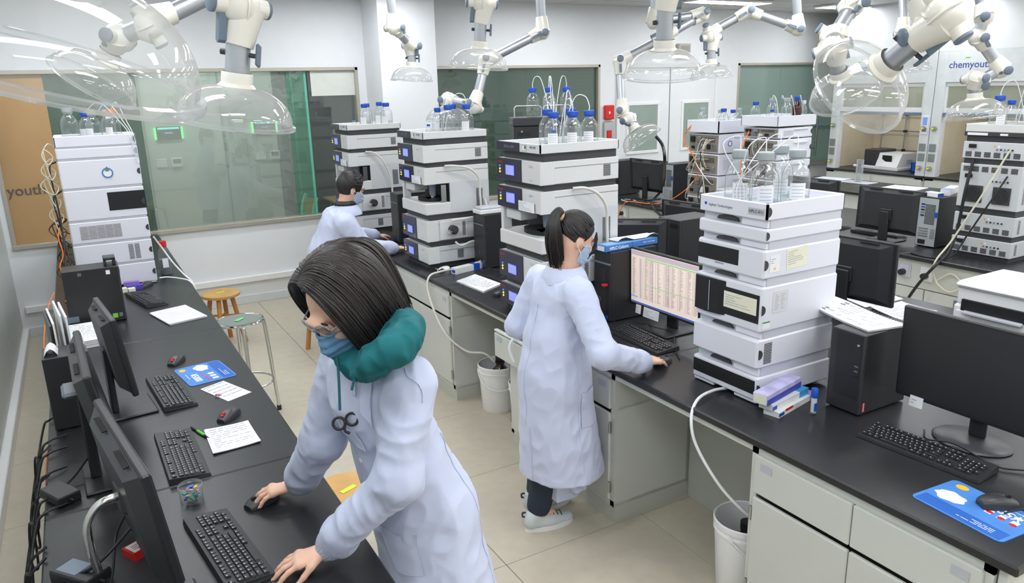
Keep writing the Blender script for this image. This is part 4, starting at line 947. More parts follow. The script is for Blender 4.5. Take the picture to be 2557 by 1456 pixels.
# charcoal towers
zt = zb+.979
def trayset(base, items, who):
    for i, (dx, dy, r, h, cap, liq, lab) in enumerate(items):
        bottle(who[i], (base[0]+dx, base[1]+dy, zt), r, h, cap, liq, lab)
B3 = (2.155, 3.44)
def row(z, items):
    for s, px, py, X, r, h, cap, liq, lab in items: p = atX(px, py, X); bottle(s, (X, p.y, z), r, h, cap, liq, lab)
Q3 = [('blue-capped bottle at the far left of the HPLC-004 tray', 1367, 257, 2.36, .05, .21, None, .3, None), ('blue-capped bottle with paper label, front left of the HPLC-004 tray', 1382, 275, 2.29, .051, .2, None, .3, LB), ('blue-capped bottle with paper label, middle of the HPLC-004 tray', 1430, 278, 2.41, .051, .2, None, .3, LB), ('blue-capped bottle with large label at the right edge of the HPLC-004 tray', 1471, 273, 2.53, .051, .2, None, .35, LB), ('blue-capped bottle behind the middle of the HPLC-004 tray', 1425, 255, 2.52, .051, .21, None, .3, None)]
row(zt, Q3)
bottle('small blue-capped vial in the middle of the HPLC-004 tray', (2.345, 3.6, zt), .03, .1, None, .5, None)
blueclip('blue bottle cap at the front of the HPLC-004 tray, left one', (2.20, 3.62, zt), 0); blueclip('blue bottle cap at the front of the HPLC-004 tray, right one', (2.195, 3.555, zt), 1)
B2 = (2.18, 5.07)
Q2 = [('narrow blue-capped bottle at the left of the middle tower tray', 1091, 258, 2.38, .042, .2, None, 0, None), ('blue-capped bottle with white scale marks on the middle tower tray', 1117, 248, 2.43, .052, .22, None, .4, None), ('blue-capped bottle behind the scale-marked one on the middle tower tray', 1128, 248, 2.57, .052, .22, None, .4, None), ('blue-capped bottle at the right of the middle tower tray', 1163, 248, 2.58, .053, .22, None, .5, LB)]
row(zt, Q2); bottle('tiny blue-capped vial at the front of the middle tower tray', (2.29, 5.2, zt), .022, .085, None, .5, None)
blueclip('round blue cap standing at the front left of the middle tower tray', (2.215, 5.4, zt), 0); blueclip('orange cap at the front of the middle tower tray', (2.22, 5.29, zt), 0, m_orange); blueclip('blue cap beside the orange one on the middle tower tray', (2.23, 5.22, zt), 0)
B1 = (2.18, 6.8)
Q1 = [('blue-capped bottle with label, front left of the farthest tray', 908, 252, 2.40, .052, .215, None, .5, LB), ('blue-capped bottle behind the labelled one on the farthest tray', 914, 250, 2.5, .05, .215, None, .4, None), ('empty blue-capped bottle at the back of the farthest tray', 945, 243, 2.62, .05, .225, None, 0, LB), ('blue-capped bottle half full at the right of the farthest tray', 962, 248, 2.60, .056, .22, None, .45, LB)]
row(zt, Q1); bottle('tiny blue-capped vial on the farthest tray', (2.29, 6.9, zt), .02, .09, None, .5, None)
blueclip('orange cap on the farthest tower tray', (2.22, 7.15, zt), 0, m_orange); blueclip('blue cap beside the orange one on the farthest tray', (2.22, 7.08, zt), 0); blueclip('second blue cap near the bottles on the farthest tray', (2.23, 7.01, zt), 0)
# tubing arcs from the caps
def arc(label, a, b, up=.12, bend=(0, 0)):
    a, b = Vector(a), Vector(b); m = (a+b)/2+Vector((bend[0], bend[1], up)); tubes(label, [a, a+Vector((0, 0, .03)), a*.7+m*.3+Vector((0, 0, up*.35)), m, b*.7+m*.3+Vector((0, 0, up*.2)), b], .0028)
W4 = ['first', 'second', 'third', 'fourth', 'fifth', 'sixth']
for Q, who, base in ((Q3, 'HPLC-004', B3), (Q2, 'the middle tower', B2)):
    for i, q in enumerate(Q): p = atX(q[1], q[2], q[3]); arc('thin white tube arching from a bottle cap of %s, %s from the left' % (who, W4[i]), (q[3], p.y, zt+q[5]), (base[0]+.24+.014*i, base[1]+.22, zt+.02), .10+.02*i)
# rear pair of white towers
zB = zb+.837; a = (5.62, 5.58)
for (dx, dy, r, h, cap, liq, s) in [(.1, .36, .05, .22, G, .4, 'grey-capped bottle at the left of the left rear tower'), (.16, .16, .045, .2, G, .3, 'grey-capped bottle behind the front ones of the left rear tower'), (.1, .06, .05, .215, m_blue, .4, 'blue-capped bottle at the front of the left rear tower'), (.22, .05, .045, .2, m_blue, .4, 'blue-capped bottle right of the front one on the left rear tower'), (.36, .1, .045, .21, G, .2, 'grey-capped bottle with orange stopper inside on the left rear tower')]:
    bottle(s, (a[0]+dx, a[1]+dy, zB), r, h, cap, liq, None)
zB = zb+.922; a = (5.64, 4.86)
m_amber = clear('amber_glass', (150, 52, 18), haze=.25, hazecol=(120, 40, 14), gloss=.08, edge=.4)
for (dx, dy, r, h, cap, liq, s, g) in [(.04, .33, .048, .2, m_blue, .4, 'blue-capped bottle at the left of the right rear tower', None), (.14, .22, .052, .23, G, .3, 'grey-capped bottle at the back of the right rear tower', None), (.2, .1, .052, .23, G, .3, 'grey-capped bottle in the middle of the right rear tower', None), (.36, .12, .042, .24, m_blue, .6, 'amber brown bottle with blue cap on the right rear tower', m_amber), (.43, .1, .035, .2, m_white, .3, 'slim white-capped bottle beside the amber one', None), (.03, .12, .03, .13, m_blue, .4, 'small blue-capped bottle at the front of the right rear tower', None)]:
    bottle(s, (a[0]+dx, a[1]+dy, zB), r, h, cap, liq, None, glass=g)
for i in range(4): arc('thin white tube looping from the right rear tower bottles, %s from the left' % W4[i], (5.78+.09*i, 5.08-.03*i, zB+.22), (5.7+.13*i, 4.92, zB-.1*i), .1)
# right edge tower
zR = zb+.937; a = (5.68, 2.76)
for (dx, dy, r, h, cap, lab, s) in [(.08, .26, .056, .235, m_blue, LB, 'blue-capped bottle at the left of the right-edge tower'), (.2, .24, .045, .2, m_blue, None, 'blue-capped bottle behind the left one on the right-edge tower'), (.1, .08, .052, .2, m_blue, LB, 'blue-capped bottle in the middle of the right-edge tower'), (.25, .07, .055, .225, m_blue, None, 'blue-capped bottle at the right of the right-edge tower')]:
    bottle(s, (a[0]+dx, a[1]+dy, zR), r, h, cap, .45, lab)
for i, (p, q) in enumerate([((.08, .26, .235), (.22, .15, .05)), ((.1, .08, .2), (.2, .2, .03)), ((.25, .07, .225), (.2, .18, .03))]): arc('thick white tube arching over the right-edge bottles, %s from the left' % W4[i], (a[0]+p[0], a[1]+p[1], zR+p[2]), (a[0]+q[0], a[1]+q[1], zR+q[2]), .18)
for i, y in enumerate((.1, .03)): blueclip(['orange cap at the right-edge tower, left one', 'orange cap at the right-edge tower, right one'][i], (a[0]+.03, a[1]+y, zR), 0, m_orange)
# left bench tower bottles
zL = zb+1.02
for (x, y, r, h, cap, liq, lab, s) in [(.0, 6.0, .055, .235, G, .4, None, 'grey-capped bottle at the left of the left bench tower'), (.1, 6.08, .045, .2, m_blue, .4, LB, 'blue-capped bottle behind the left one on the left bench tower'), (.14, 5.98, .05, .21, G, .4, LB, 'grey-capped bottle with orange stopper on the left bench tower'), (.26, 5.99, .05, .215, m_orange, .4, LB, 'orange-capped bottle at the right of the left bench tower'), (.24, 6.15, .048, .21, G, .3, None, 'grey-capped bottle at the back of the left bench tower')]:
    bottle(s, (x, y, zL), r, h, cap, liq, lab)
for i in range(3): tubes('thin clear tube running down the side of the left bench tower, %s from the left' % W4[i], [(.1+.08*i, 6.0, zL+.2), (.2+.05*i, 5.97, zL+.26), (.31+.02*i, 5.92, zL+.12), (.35+.012*i, 5.89, zL+.03), (.372+.006*i, 5.885, zL-.15)], .0025)
# black box with four bottles behind the HPLC-004 tower
t = thing('column_oven', 'tall black instrument box with wire rails behind the HPLC-004 tower', 'instrument', (2.86, 4.93, zb), -.42)
zo = 1.94-zb
MB().box((0, 0, 0), (.46, .3, zo-.06), .006).build('case', m_black, t); MB().box((-.006, -.006, zo-.06), (.466, .306, zo), .006).build('lid', m_black2, t)
for k in range(2): MB().cyl((.06+.14*k, -.004, zo-.1), (.06+.14*k, 0, zo-.1), .008).build('screw', m_steel, t)
MB().box((.12, -.003, zo-.22), (.3, .001, zo-.17)).build('grille', m_dark, t); MB().box((.03, -.004, zo-.13), (.12, .001, zo-.105)).build('display_slot', m_dark, t)
for q in range(2): x = .01+.22*q; MB().tube([(x, .02, zo), (x, .02, zo+.07), (x+.015, .02, zo+.085), (x+.185, .02, zo+.085), (x+.2, .02, zo+.07), (x+.2, .02, zo)], .006, 8).build('wire_rail', m_steel, t, 50)
Q5 = []
for i, (px, py, dx, dy) in enumerate([(1335, 217, .16, .1), (1372, 215, .28, .08), (1387, 213, .3, .2), (1415, 222, .42, .12)]):
    c_, s_ = math.cos(-.42), math.sin(-.42); bxy = (2.86+dx*c_-dy*s_, 4.93+dx*s_+dy*c_); Q5.append(bxy)
    bottle('blue-capped bottle, %s from the left on the black instrument box' % W4[i], (bxy[0], bxy[1], zb+zo), .05, .215, None, .4, None)
for i, q in enumerate(Q5): arc('thin white tube arching over the black box bottles, %s from the left' % W4[i], (q[0], q[1], zb+zo+.215), (Q5[1][0]-.05+.02*i, Q5[1][1]-.08, zb+zo+.02), .16)
# ================================================================== LEFT BENCH
HP = PI/2
ZB = TOPZ
pcl = pc('black computer tower with carry handle beside the left bench instrument', (.125, 5.06, ZB), HP, .18, .3, .34, 'plain')
MB().box((-.05, .01, .34), (.05, .028, .385), .004).box((-.05, .01, .372), (.05, .075, .39), .004).box((-.05, .06, .34), (.05, .075, .385), .004).build('handle', m_black2, pcl)
for (y, z, m, w, h) in [(.05, .31, m_paper, .022, .025), (.2, .315, m_steel, .02, .02), (.045, .04, mat('sticker_green', (140, 210, 80), .4), .028, .028), (.018, .042, m_steel, .02, .024), (.25, .05, m_greyknob, .06, .035)]:
    MB().box((-.0905, y, z-h/2), (-.0895, y+w, z+h/2)).build('sticker', m, pcl)
p2_ = pc('slim black computer tower with loose papers on top at the edge of the left bench', (-.11, 3.455, ZB), HP, .16, .13, .315, 'plain')
lf = MB(); P = [[(-.232+.05*i/4+.0, 3.40+.1*j/4, ZB+.317+.03*math.sin(PI*i/4)) for j in range(5)] for i in range(5)]
tag(MB().sheet([[Vector(q)-Vector((-.2, 3.45, ZB+.317)) for q in r] for r in P], .0008).build('paper_sheet', m_paper, None, 60, (-.2, 3.45, ZB+.317)), 'creased white sheet lying on the slim computer tower', 'paper')
bk = thing('magazine_file', 'white upright folder with papers standing behind the left monitors', 'folder', (-.2, 3.75, ZB), HP+.1)
for i, (x, h, m) in enumerate([(-.05, .42, m_paper), (-.03, .43, m_white), (.0, .40, m_paper), (.012, .39, m_black2)]): MB().box((-.16, x, 0), (.14, x+.008, h), .001).build('folder_leaf', m, bk)
monitor('black monitor seen edge-on next to the blue mouse pad, farthest of the left bench screens', (.045, 3.47, ZB), HP+.11, .44, .34, .13, .12, 'column')
monitor('black monitor on a tall stand with a flat grey cap plate', (-.03, 2.86, ZB), HP+.04, .58, .36, .12, .16, 'plate')
monitor('black monitor with slotted top and silver tube stand, opposite the bob-haired woman', (.03, 2.19, ZB), HP+.14, .62, .37, .06, .12, 'arc')
monitor('black monitor cut off by the bottom edge of the picture', (.12, 1.16, ZB), HP+.1, .5, .32, .1, .1, 'column')
keyboard('keyboard on the left bench beside the black tower and the far mouse', (.335, 5.42, ZB), HP+.22, False)
keyboard('keyboard on the left bench beside the blue mouse pad', (.285, 3.565, ZB), HP+.08)
keyboard('keyboard on the left bench with a silver corner sticker, behind the clip jar', (.245, 2.865, ZB), HP+.02)
keyboard('keyboard nearest the camera in front of the bob-haired woman', (.285, 2.15, ZB), HP+.13)
mouse('mouse with red wheel beside the white tower on the left bench', (.30, 5.82, ZB), HP+.9, True)
mouse('mouse with red wheel beside the blue mouse pad', tuple(at(441, 906, ZB)), HP+.95, True)
mouse('mouse with red wheel above the printed table sheet', tuple(at(572, 1043, ZB)), HP+.75, True)
mouse('black mouse under the bob-haired woman\'s far hand', tuple(at(655, 1255, ZB)), HP+.45, False, L=.115, Wd=.066)
pd = [at(433, 925, ZB), at(545, 900, ZB), at(593, 937, ZB), at(475, 968, ZB)]
def mousepad(label, quad, flip=1):
    Q = [Vector((p[0], p[1], 0)) for p in quad]; c = sum(Q, Vector())/4; ex = (Q[1]-Q[0]+Q[2]-Q[3]).normalized(); w = ((Q[1]-Q[0]).length+(Q[2]-Q[3]).length)/2; h = ((Q[3]-Q[0]).length+(Q[2]-Q[1]).length)/2
    t = thing('mouse_pad', label, 'mouse pad', (c.x, c.y, ZB), math.atan2(ex.y, ex.x), 'blue mouse pads')
    def rr(w, h, r, n=5):
        o = []
        for sx, sy, a0 in ((1, 1, 0), (-1, 1, HP), (-1, -1, PI), (1, -1, 3*HP)):
            for k in range(n+1): a = a0+HP*k/n; o.append((sx*(w/2-r)+r*math.cos(a), sy*(h/2-r)+r*math.sin(a)))
        return o
    MB().prism(rr(w, h, .02), 0, .003).build('mat', mat('pad_blue', (70, 130, 205), .6, var=.12, scale=12), t)
    MB().box((w*.22*flip, -h*.46, .003), (w*.47*flip, h*.46, .0034)).build('dark_band', mat('pad_deep_blue', (24, 92, 180), .6), t)
    MB().prism([(w*.02*flip+w*.15*math.cos(a)*(1+.12*math.sin(5*a)), h*.28+h*.16*math.sin(a)*(1+.1*math.cos(7*a))) for a in [2*PI*k/24 for k in range(24)]], .003, .0036).build('speech_cloud', m_paper, t)
    MB().prism([(-w*.36*flip+w*.07*math.cos(a), h*.34+h*.07*math.sin(a)) for a in [2*PI*k/16 for k in range(16)]], .003, .0036).build('yellow_badge', mat('badge_yellow', (245, 185, 40), .5), t)
    for k in range(3): MB().prism([(-w*(.08-.02*k)*flip+w*.035*math.cos(a), -h*(.1+.13*k)+h*.04*math.sin(a)) for a in [2*PI*k2/12 for k2 in range(12)]], .003, .0036).build('red_mark', m_red, t); MB().box((w*.03, -h*(.13+.13*k), .003), (w*.15, -h*(.06+.13*k), .0035)).build('white_mark', m_paper, t)
    text('¥5000', h*.16, m_paper, t, Matrix.Translation((-w*.25*flip, -h*.16, .0034)) @ Matrix.Rotation(-HP*flip, 4, 'Z'), bold=.0006); lines(t, Matrix.Translation((-w*.38*flip, -h*.15, .0032)) @ Matrix.Rotation(-HP*flip, 4, 'Z'), h*.5, w*.06, 1, m_paper); lines(t, Matrix.Translation((w*.35*flip, 0, .0036)) @ Matrix.Rotation(HP, 4, 'Z'), h*.7, w*.12, 3, m_paper)
    return t
mousepad('blue printed mouse pad on the left bench', pd)
sheet('white sheets lying on the left bench by the chrome stool', [at(375, 785, ZB), at(463, 765, ZB), at(517, 792, ZB), at(425, 813, ZB)], 5, .0012, prints=14, seed=4)
sheet('small white card with a pink binder clip on the left bench', [at(500, 973, ZB), at(558, 952, ZB), at(628, 980, ZB), at(570, 1003, ZB)], 2, .0006, prints=5, seed=5)
sheet('folded printed table sheet beside the green pen', [at(512, 1078, ZB), at(620, 1055, ZB), at(652, 1105, ZB), at(535, 1137, ZB)], 3, .0008, curl=.006, prints=10, seed=6)
sheet('thick stack of printed papers behind the left monitors', [at(165, 832, ZB), at(268, 815, ZB), at(285, 858, ZB), at(172, 880, ZB)], 14, .0016, prints=10, seed=7)
# pink binder clip
p = at(545, 990, ZB); t = thing('binder_clip', 'pink binder clip holding the small white card', 'clip', (p.x, p.y, ZB+.002), -.6)
MB().prism([(-.014, 0), (.014, 0), (.012, .012), (-.012, .012)], 0, .008).build('jaw', mat('clip_pink', (226, 150, 190), .4), t); MB().tube([(-.006, 0, .004), (-.008, -.014, .004), (0, -.02, .004), (.008, -.014, .004), (.006, 0, .004)], .0012, 6, 4).build('wire_handle', m_steel, t)
# pen
a, b = at(478, 1070, ZB), at(523, 1098, ZB); d = (b-a); L_ = d.length; t = thing('pen', 'black pen with a bright green grip on the left bench', 'pen', (a.x, a.y, ZB+.006), math.atan2(d.y, d.x))
MB().cyl((0, 0, 0), (L_*.35, 0, 0), .0045, .005).build('cap', m_black, t); MB().cyl((L_*.35, 0, 0), (L_*.75, 0, 0), .0058).build('grip', mat('pen_green', (90, 190, 60), .4), t); MB().cyl((L_*.75, 0, 0), (L_, 0, 0), .005, .002).build('tip', m_black, t)
# clip jar
p = at(480, 1250, ZB); t = thing('clip_jar', 'clear round plastic jar full of coloured binder clips', 'jar', (p.x, p.y, ZB))
MB().lathe([(0, .001), (.034, .001), (.036, .004), (.037, .055)], 32, cap1=False).build('wall', m_glass, t, 50); MB().lathe([(.0375, .05), (.0395, .052), (.0395, .06), (.0375, .062)], 32, cap0=False, cap1=False).build('rim', m_rim, t, 50)
cc = [mat('clip_teal', (40, 150, 150), .4), mat('clip_pink'), mat('clip_yellow', (220, 190, 50), .4), m_blue, mat('clip_teal'), mat('clip_green', (60, 150, 90), .4)]
for k in range(16):
    a, rr_ = rng.uniform(0, 2*PI), rng.uniform(.004, .022); q = Matrix.Translation((p.x+rr_*math.cos(a), p.y+rr_*math.sin(a), ZB+.008+.0028*k)) @ Matrix.Rotation(rng.uniform(0, 6), 4, 'Z') @ Matrix.Rotation(rng.uniform(-.6, .6), 4, 'X')
    t2 = thing('binder_clip', 'coloured binder clip inside the clear round jar', 'clip', group='binder clips in the jar', M=q)
    MB().prism([(-.009, -.004), (.009, -.004), (.008, .005), (-.008, .005)], -.003, .003).build('jaw', cc[k % 6], t2); MB().tube([(-.004, -.003, 0), (-.005, -.012, 0), (0, -.015, 0), (.005, -.012, 0), (.004, -.003, 0)], .0008, 5, 3).build('wire_handle', m_steel, t2)
# power adapters, red box, small cartons
def brick(label, px, py, rz, L=.13, Wd=.075, Hh=.035, tagc=False):
    p = at(px, py, ZB); t = thing('power_adapter', label, 'power adapter', (p.x, p.y, ZB), rz, 'power adapters')
    MB().box((-L/2, -Wd/2, 0), (L/2, Wd/2, Hh), .004).build('case', m_black, t); MB().cyl((L/2-.002, 0, Hh/2), (L/2+.02, 0, Hh/2), .006, .004).build('strain_relief', m_cable, t, 40)
    if tagc: MB().box((-L*.4, -Wd*.35, Hh), (L*.1, Wd*.35, Hh+.0005)).build('label', m_greyknob, t)
brick('black power adapter on the left bench by the hanging cables', 153, 1245, -1.1); brick('black power adapter at the bottom left corner of the bench', 205, 1450, -.9, .15, .08, .04, True)
p = at(355, 1385, ZB); t = thing('carton', 'small red and white box behind the silver monitor stand', 'box', (p.x, p.y, ZB), .5); MB().box((-.04, -.03, 0), (.04, .03, .035), .001).build('case', m_red, t); MB().box((-.034, -.025, .035), (.034, .025, .0356)).build('label', m_paper, t); lines(t, Matrix.Translation((0, 0, .0358)), .05, .03, 3, m_red)
for i, (px, py, m, lab, L_) in enumerate([(318, 690, mat('carton_violet', (150, 120, 196), .5), 'violet carton beside the left bench tower', .1), (322, 703, mat('carton_indigo', (88, 80, 190), .5), 'indigo carton in front of the violet one', .1)]):
    p = at(px, py, ZB); t = thing('carton', lab, 'box', (.16+.02*i, 5.83-.045*i, ZB), -.1); MB().box((0, -.02, 0), (L_, .02, .05-.018*i), .001).build('case', m, t); lines(t, facing((L_/2, -.0205, .02), (0, -1, 0)), L_*.6, .012, 1, m_paper)
for i, x in enumerate((.15, .2)): t = thing('foam_block', 'small cream foam block by the black tower, %s' % ['left one', 'right one'][i], 'block', (x, 5.72, ZB), .2); MB().box((-.022, -.02, 0), (.022, .02, .035-.008*i), .003).build('block', m_pale_yel, t); MB().box((-.01, -.01, .035-.008*i), (.01, .01, .036-.008*i)).build('dent', m_agil2, t)
# squirt bottle with red cap
p = (.47, 6.14, ZB); t = thing('wash_bottle', 'clear plastic bottle with a red cap beside the left bench tower', 'bottle', p)
MB().lathe([(0, .002), (.04, 0), (.043, .006), (.043, .16), (.036, .19), (.022, .205), (.022, .225)], 24, cap1=False).build('body', m_liquid, t, 50); MB().lathe([(.026, .215), (.028, .22), (.026, .258), (.0, .26)], 20, cap0=False).build('cap', m_red, t, 40); MB().lathe([(0, .004), (.039, .004), (.04, .12), (0, .12)], 24).build('liquid', mat('grey_liquid', (120, 124, 126), .3), t, 40); MB().box((-.02, -.044, .06), (.02, -.04, .13)).build('paper_label', m_paper, t)
# tubes and cables of the left bench
hose('drain_tube', 'white drain tube running from the left tower down over the bench edge', [(.40, 5.88, ZB+.34), (.45, 5.9, ZB+.24), (.5, 5.86, ZB+.14), (.56, 5.8, ZB+.05), (.6, 5.75, ZB), (.61, 5.72, ZB-.1), (.61, 5.7, ZB-.3)], .006, m_tubew)
hose('drain_tube', 'white drain tube curving from the foot of the left tower over the bench edge', [(.4, 5.9, ZB+.03), (.45, 5.87, ZB+.035), (.52, 5.8, ZB+.03), (.585, 5.72, ZB+.012), (.61, 5.69, ZB-.08), (.612, 5.68, ZB-.4)], .006, m_tubew)
def cab(label, P, r=.004, m=None, n=6): return hose('cable', label, P, r, m or m_cable, 8, n, 'cable', 'loose cables')
E_ = -.285
for i in range(6):
    y = 3.42-.17*i+rng.uniform(-.05, .05); s = rng.uniform(.0, .12)
    cab('black cable looping over the left edge of the left bench, %s from the far end' % ['first', 'second', 'third', 'fourth', 'fifth', 'sixth', 'seventh'][i], [(-.2, y+.1, ZB+.01), (-.262, y+.06, ZB+.012), (E_-.01, y+.03, ZB-.03), (E_-.03-s*.5, y-.05-s, ZB-.18-s), (E_-.02-s*.4, y-.18, ZB-.22-s), (E_-.04, y-.26+s, ZB-.14+s*.5), (E_-.012, y-.3+s*.6, ZB-.02), (-.255, y-.33+s, ZB+.012)], .0045)
cab('black cable from the power adapter to the tall monitor stand', [(-.2, 2.82, ZB+.02), (-.17, 2.86, ZB+.03), (-.13, 2.9, ZB+.06), (-.11, 2.88, ZB+.075)], .005)
cab('black cable from the lower adapter to the silver-stand monitor', [(-.2, 2.2, ZB+.02), (-.12, 2.17, ZB+.06), (-.03, 2.2, ZB+.12), (.03, 2.22, ZB+.17)], .005)
cab('black cable looped under the silver-stand monitor', [(-.18, 2.0, ZB+.01), (-.1, 2.12, ZB+.01), (-.06, 2.25, ZB+.1), (.0, 2.25, ZB+.16), (.04, 2.2, ZB+.1), (.05, 2.12, ZB+.03), (.03, 2.05, ZB+.012)], .004)
cab('orange network cable hanging at the left edge of the left bench', [(-.24, 5.3, ZB+.16), (-.28, 5.15, ZB+.1), (-.32, 4.9, ZB-.05), (-.31, 4.5, ZB-.2), (-.3, 4.0, ZB-.25), (-.3, 3.5, ZB-.15), (-.32, 3.3, ZB-.3), (-.35, 2.9, .3), (-.42, 2.5, .02), (-.5, 2.2, .008)], .0035, m_cableo)
cab('orange cable bundle behind the left bench tower', [(-.14, 5.95, ZB+.5), (-.18, 5.85, ZB+.42), (-.17, 5.8, ZB+.3), (-.2, 5.75, ZB+.22), (-.17, 5.7, ZB+.1), (-.2, 5.6, ZB+.02)], .004, m_cableo)
for i in range(9):
    z = 1.0-.1*i; r = .04+.02*(i % 3)
    cab('cream lead coiled behind the left bench tower, %s from the top' % ['first', 'second', 'third', 'fourth', 'fifth', 'sixth', 'seventh', 'eighth', 'ninth'][i], [(-.115, 6.02, ZB+z), (-.15, 5.98, ZB+z+.02), (-.15-r, 5.95, ZB+z-.05), (-.16, 5.9, ZB+z-.11), (-.13, 5.93, ZB+z-.06), (-.15-r*.7, 5.96, ZB+z-.02), (-.16, 5.9, ZB+max(.02, z-.2)), (-.12, 5.97, ZB+max(.015, z-.24))], .0035, m_cablec if i < 5 else m_cable)
for i in range(3): cab('thick black lead dropping behind the left bench tower, %s' % ['left', 'middle', 'right'][i], [(-.12, 6.0, ZB+.9-.2*i), (-.16-.01*i, 5.92, ZB+.85-.2*i), (-.15, 5.88, ZB+.5-.1*i), (-.17+.03*i, 5.75, ZB+.2), (-.2+.04*i, 5.6, ZB+.012)], .006)
# stools
def stool(label, x, y, z, wood=True, r=.165, tagm=None, rot=.4):
    t = thing('stool', label, 'stool', (x, y, 0), rot, 'round laboratory stools')
    if wood:
        MB().lathe([(0, z-.03), (r-.006, z-.03), (r, z-.022), (r, z-.006), (r-.006, z), (0, z)], 40).build('seat', m_wood, t, 40)
        for k in range(4):
            a = PI/4+k*HP; MB().tube([(r*.55*math.cos(a), r*.55*math.sin(a), z-.03), (r*1.02*math.cos(a), r*1.02*math.sin(a), 0)], .02, 8).build('leg', m_wood2, t, 40)
        for k in range(2):
            a = PI/4+k*HP; q = r*.72; MB().cyl((q*math.cos(a), q*math.sin(a), z*.55), (-q*math.cos(a), -q*math.sin(a), z*.55), .01).build('stretcher', m_wood2, t, 40)
    else:
        MB().lathe([(0, z-.018), (r-.02, z-.02), (r-.004, z-.016), (r, z-.008), (r-.004, z), (r-.016, z+.003), (r-.022, z), (0, z-.002)], 48).build('seat', m_chrome, t, 30)
        MB().lathe([(0, z-.0015), (r-.024, z+.0005)], 48, cap0=False, cap1=False).build('seat_pad', mat('brushed_seat', (168, 174, 172), .38, metal=.8), t, 40)
        for k in range(4):
            a = PI/4+k*HP; c_, s_ = math.cos(a), math.sin(a)
            l = MB().tube([(r*.5*c_, r*.5*s_, z-.022), (r*.85*c_, r*.85*s_, z-.03), (r*.98*c_, r*.98*s_, z-.07), (r*1.2*c_, r*1.2*s_, .02)], .0125, 12, 5).build('leg', m_chrome, t, 50)
            MB().cyl((r*1.2*c_, r*1.2*s_, 0), (r*1.19*c_, r*1.19*s_, .035), .016).build('rubber_foot', m_black, l, 40)
        rr_ = r*1.08; MB().tube([(rr_*math.cos(2*PI*k/40), rr_*math.sin(2*PI*k/40), z*.36) for k in range(41)], .008, 8).build('foot_ring', m_chrome, t, 50)
    if tagm: MB().box((-.04, -.014, z+.001), (.04, .014, z+.0022)).build('sticker', tagm, t)
    return t
m_stkg = mat('sticker_bright_green', (110, 220, 120), .5); m_stky = mat('sticker_lime', (216, 226, 60), .5)
stool('round wooden stool by the back wall behind the chrome stool', .93, 6.85, .47, True, tagm=m_stky)
stool('chrome stool with a foot ring and green sticker beside the left bench', .79, 5.1, .7, False, .16, m_stkg, .75)
stool('wooden stool with a yellow sticker hidden behind the bob-haired woman', .83, 2.98, .45, True, tagm=m_stky)
stool('wooden stool under the seated man', 1.66, 6.2, .55, True)
# ================================================================== CENTRE BENCH
nh = -HP
pcc = pc('black computer tower with a slatted front and red dongle beside the spreadsheet monitor', (2.5, 3.345, ZB), nh, .15, .33, .41, 'mesh')
MB().prism([(0, 0), (.03, 0), (.03, .075), (.012, .075), (0, .055)], 0, .0015).build('side_handle', m_capgrey, pcc, M=facing((.0755, .27, .30), (1, 0, 0), (0, 0, 1)))
pc('black computer tower with a round logo between the middle and nearest charcoal towers', (2.53, 4.92, ZB), nh, .17, .33, .41, 'dell')
pc('black computer tower beside the seated man', (2.37, 6.22, ZB), nh, .17, .33, .44, 'dell')
pc('black computer tower with a red brand tag under the spiral notebook', (2.565, 1.795, ZB), nh, .155, .3, .345, 'lenovo')
pc('black computer tower behind the spreadsheet monitor', (3.45, 3.86, ZB), nh, .22, .34, .42, 'plain')
m_sheet = mat('spreadsheet_screen', (232, 214, 204), .25, var=0, emit=.42, ecol=(240, 222, 210))
mw = monitor('black monitor showing a pale spreadsheet in front of the standing woman', (2.66, 2.99, ZB), nh, .56, .335, .095, -.02, 'column', m_sheet, hump=False)
def scr(x0, x1, z0, z1, m, nm='screen_mark'): MB().box((x0, -.0142, z0), (x1, -.0136, z1)).build(nm, m, mw, M=Matrix.Translation((0, 0, .095)) @ Matrix.Rotation(.02, 4, 'X'))
e1 = mat('screen_lilac', (206, 190, 196), .4, emit=.3); e2 = mat('screen_ink', (170, 156, 150), .4, emit=.25); e3 = mat('screen_green', (150, 196, 140), .4, emit=.5); e4 = mat('screen_blue', (60, 90, 170), .4, emit=.5)
scr(-.269, .269, .295, .322, e1); scr(-.15, .269, .283, .291, e3); scr(-.269, .269, .017, .026, e4); scr(-.15, .269, .135, .139, e3); scr(-.268, -.21, .05, .058, mat('screen_sky', (130, 170, 220), .4, emit=.5))
for x in (-.195, -.165, -.12, -.06, .01, .06, .12, .18, .23): scr(x, x+.0012, .05, .282, e2)
for x in (-.19, -.09, .04): scr(x, x+.012, .05, .282, e1)
b = MB(); rr2 = random.Random(3)
for i in range(34):
    z = .055+i*.0067
    for x in (-.26, -.155, -.115, -.05, .015, .065, .125, .185, .235): b.box((x+.004, -.0142, z), (x+rr2.uniform(.015, .034), -.0137, z+.0026))
o = b.build('screen_rows', e2, mw, M=Matrix.Translation((0, 0, .095)) @ Matrix.Rotation(.02, 4, 'X')); o['kind'] = 'stuff'
for (x, w, h, s) in ((-.2, .045, .045, 'left'), (-.09, .13, .05, 'right')):
    n_ = thing('paper_note', 'white note hanging from the %s under-edge of the spreadsheet monitor' % s, 'note', group='monitor notes', M=basis((2.645, 2.99-x, .948), (0, -1, 0), (.12, 0, .99), (-.99, 0, .12)))
    MB().box((-w/2, -h, -.0006), (w/2, .006, 0)).build('sheet', m_paper, n_); lines(n_, Matrix.Translation((0, -h*.5, .0004)), w*.85, h*.7, 4)
mr = monitor('large black monitor with dark screen at the right edge of the picture', (2.73, 1.36, ZB), nh, .62, .37, .09, -.02, 'round', mat('screen_grey_off', (46, 48, 50), .3), hump=True)
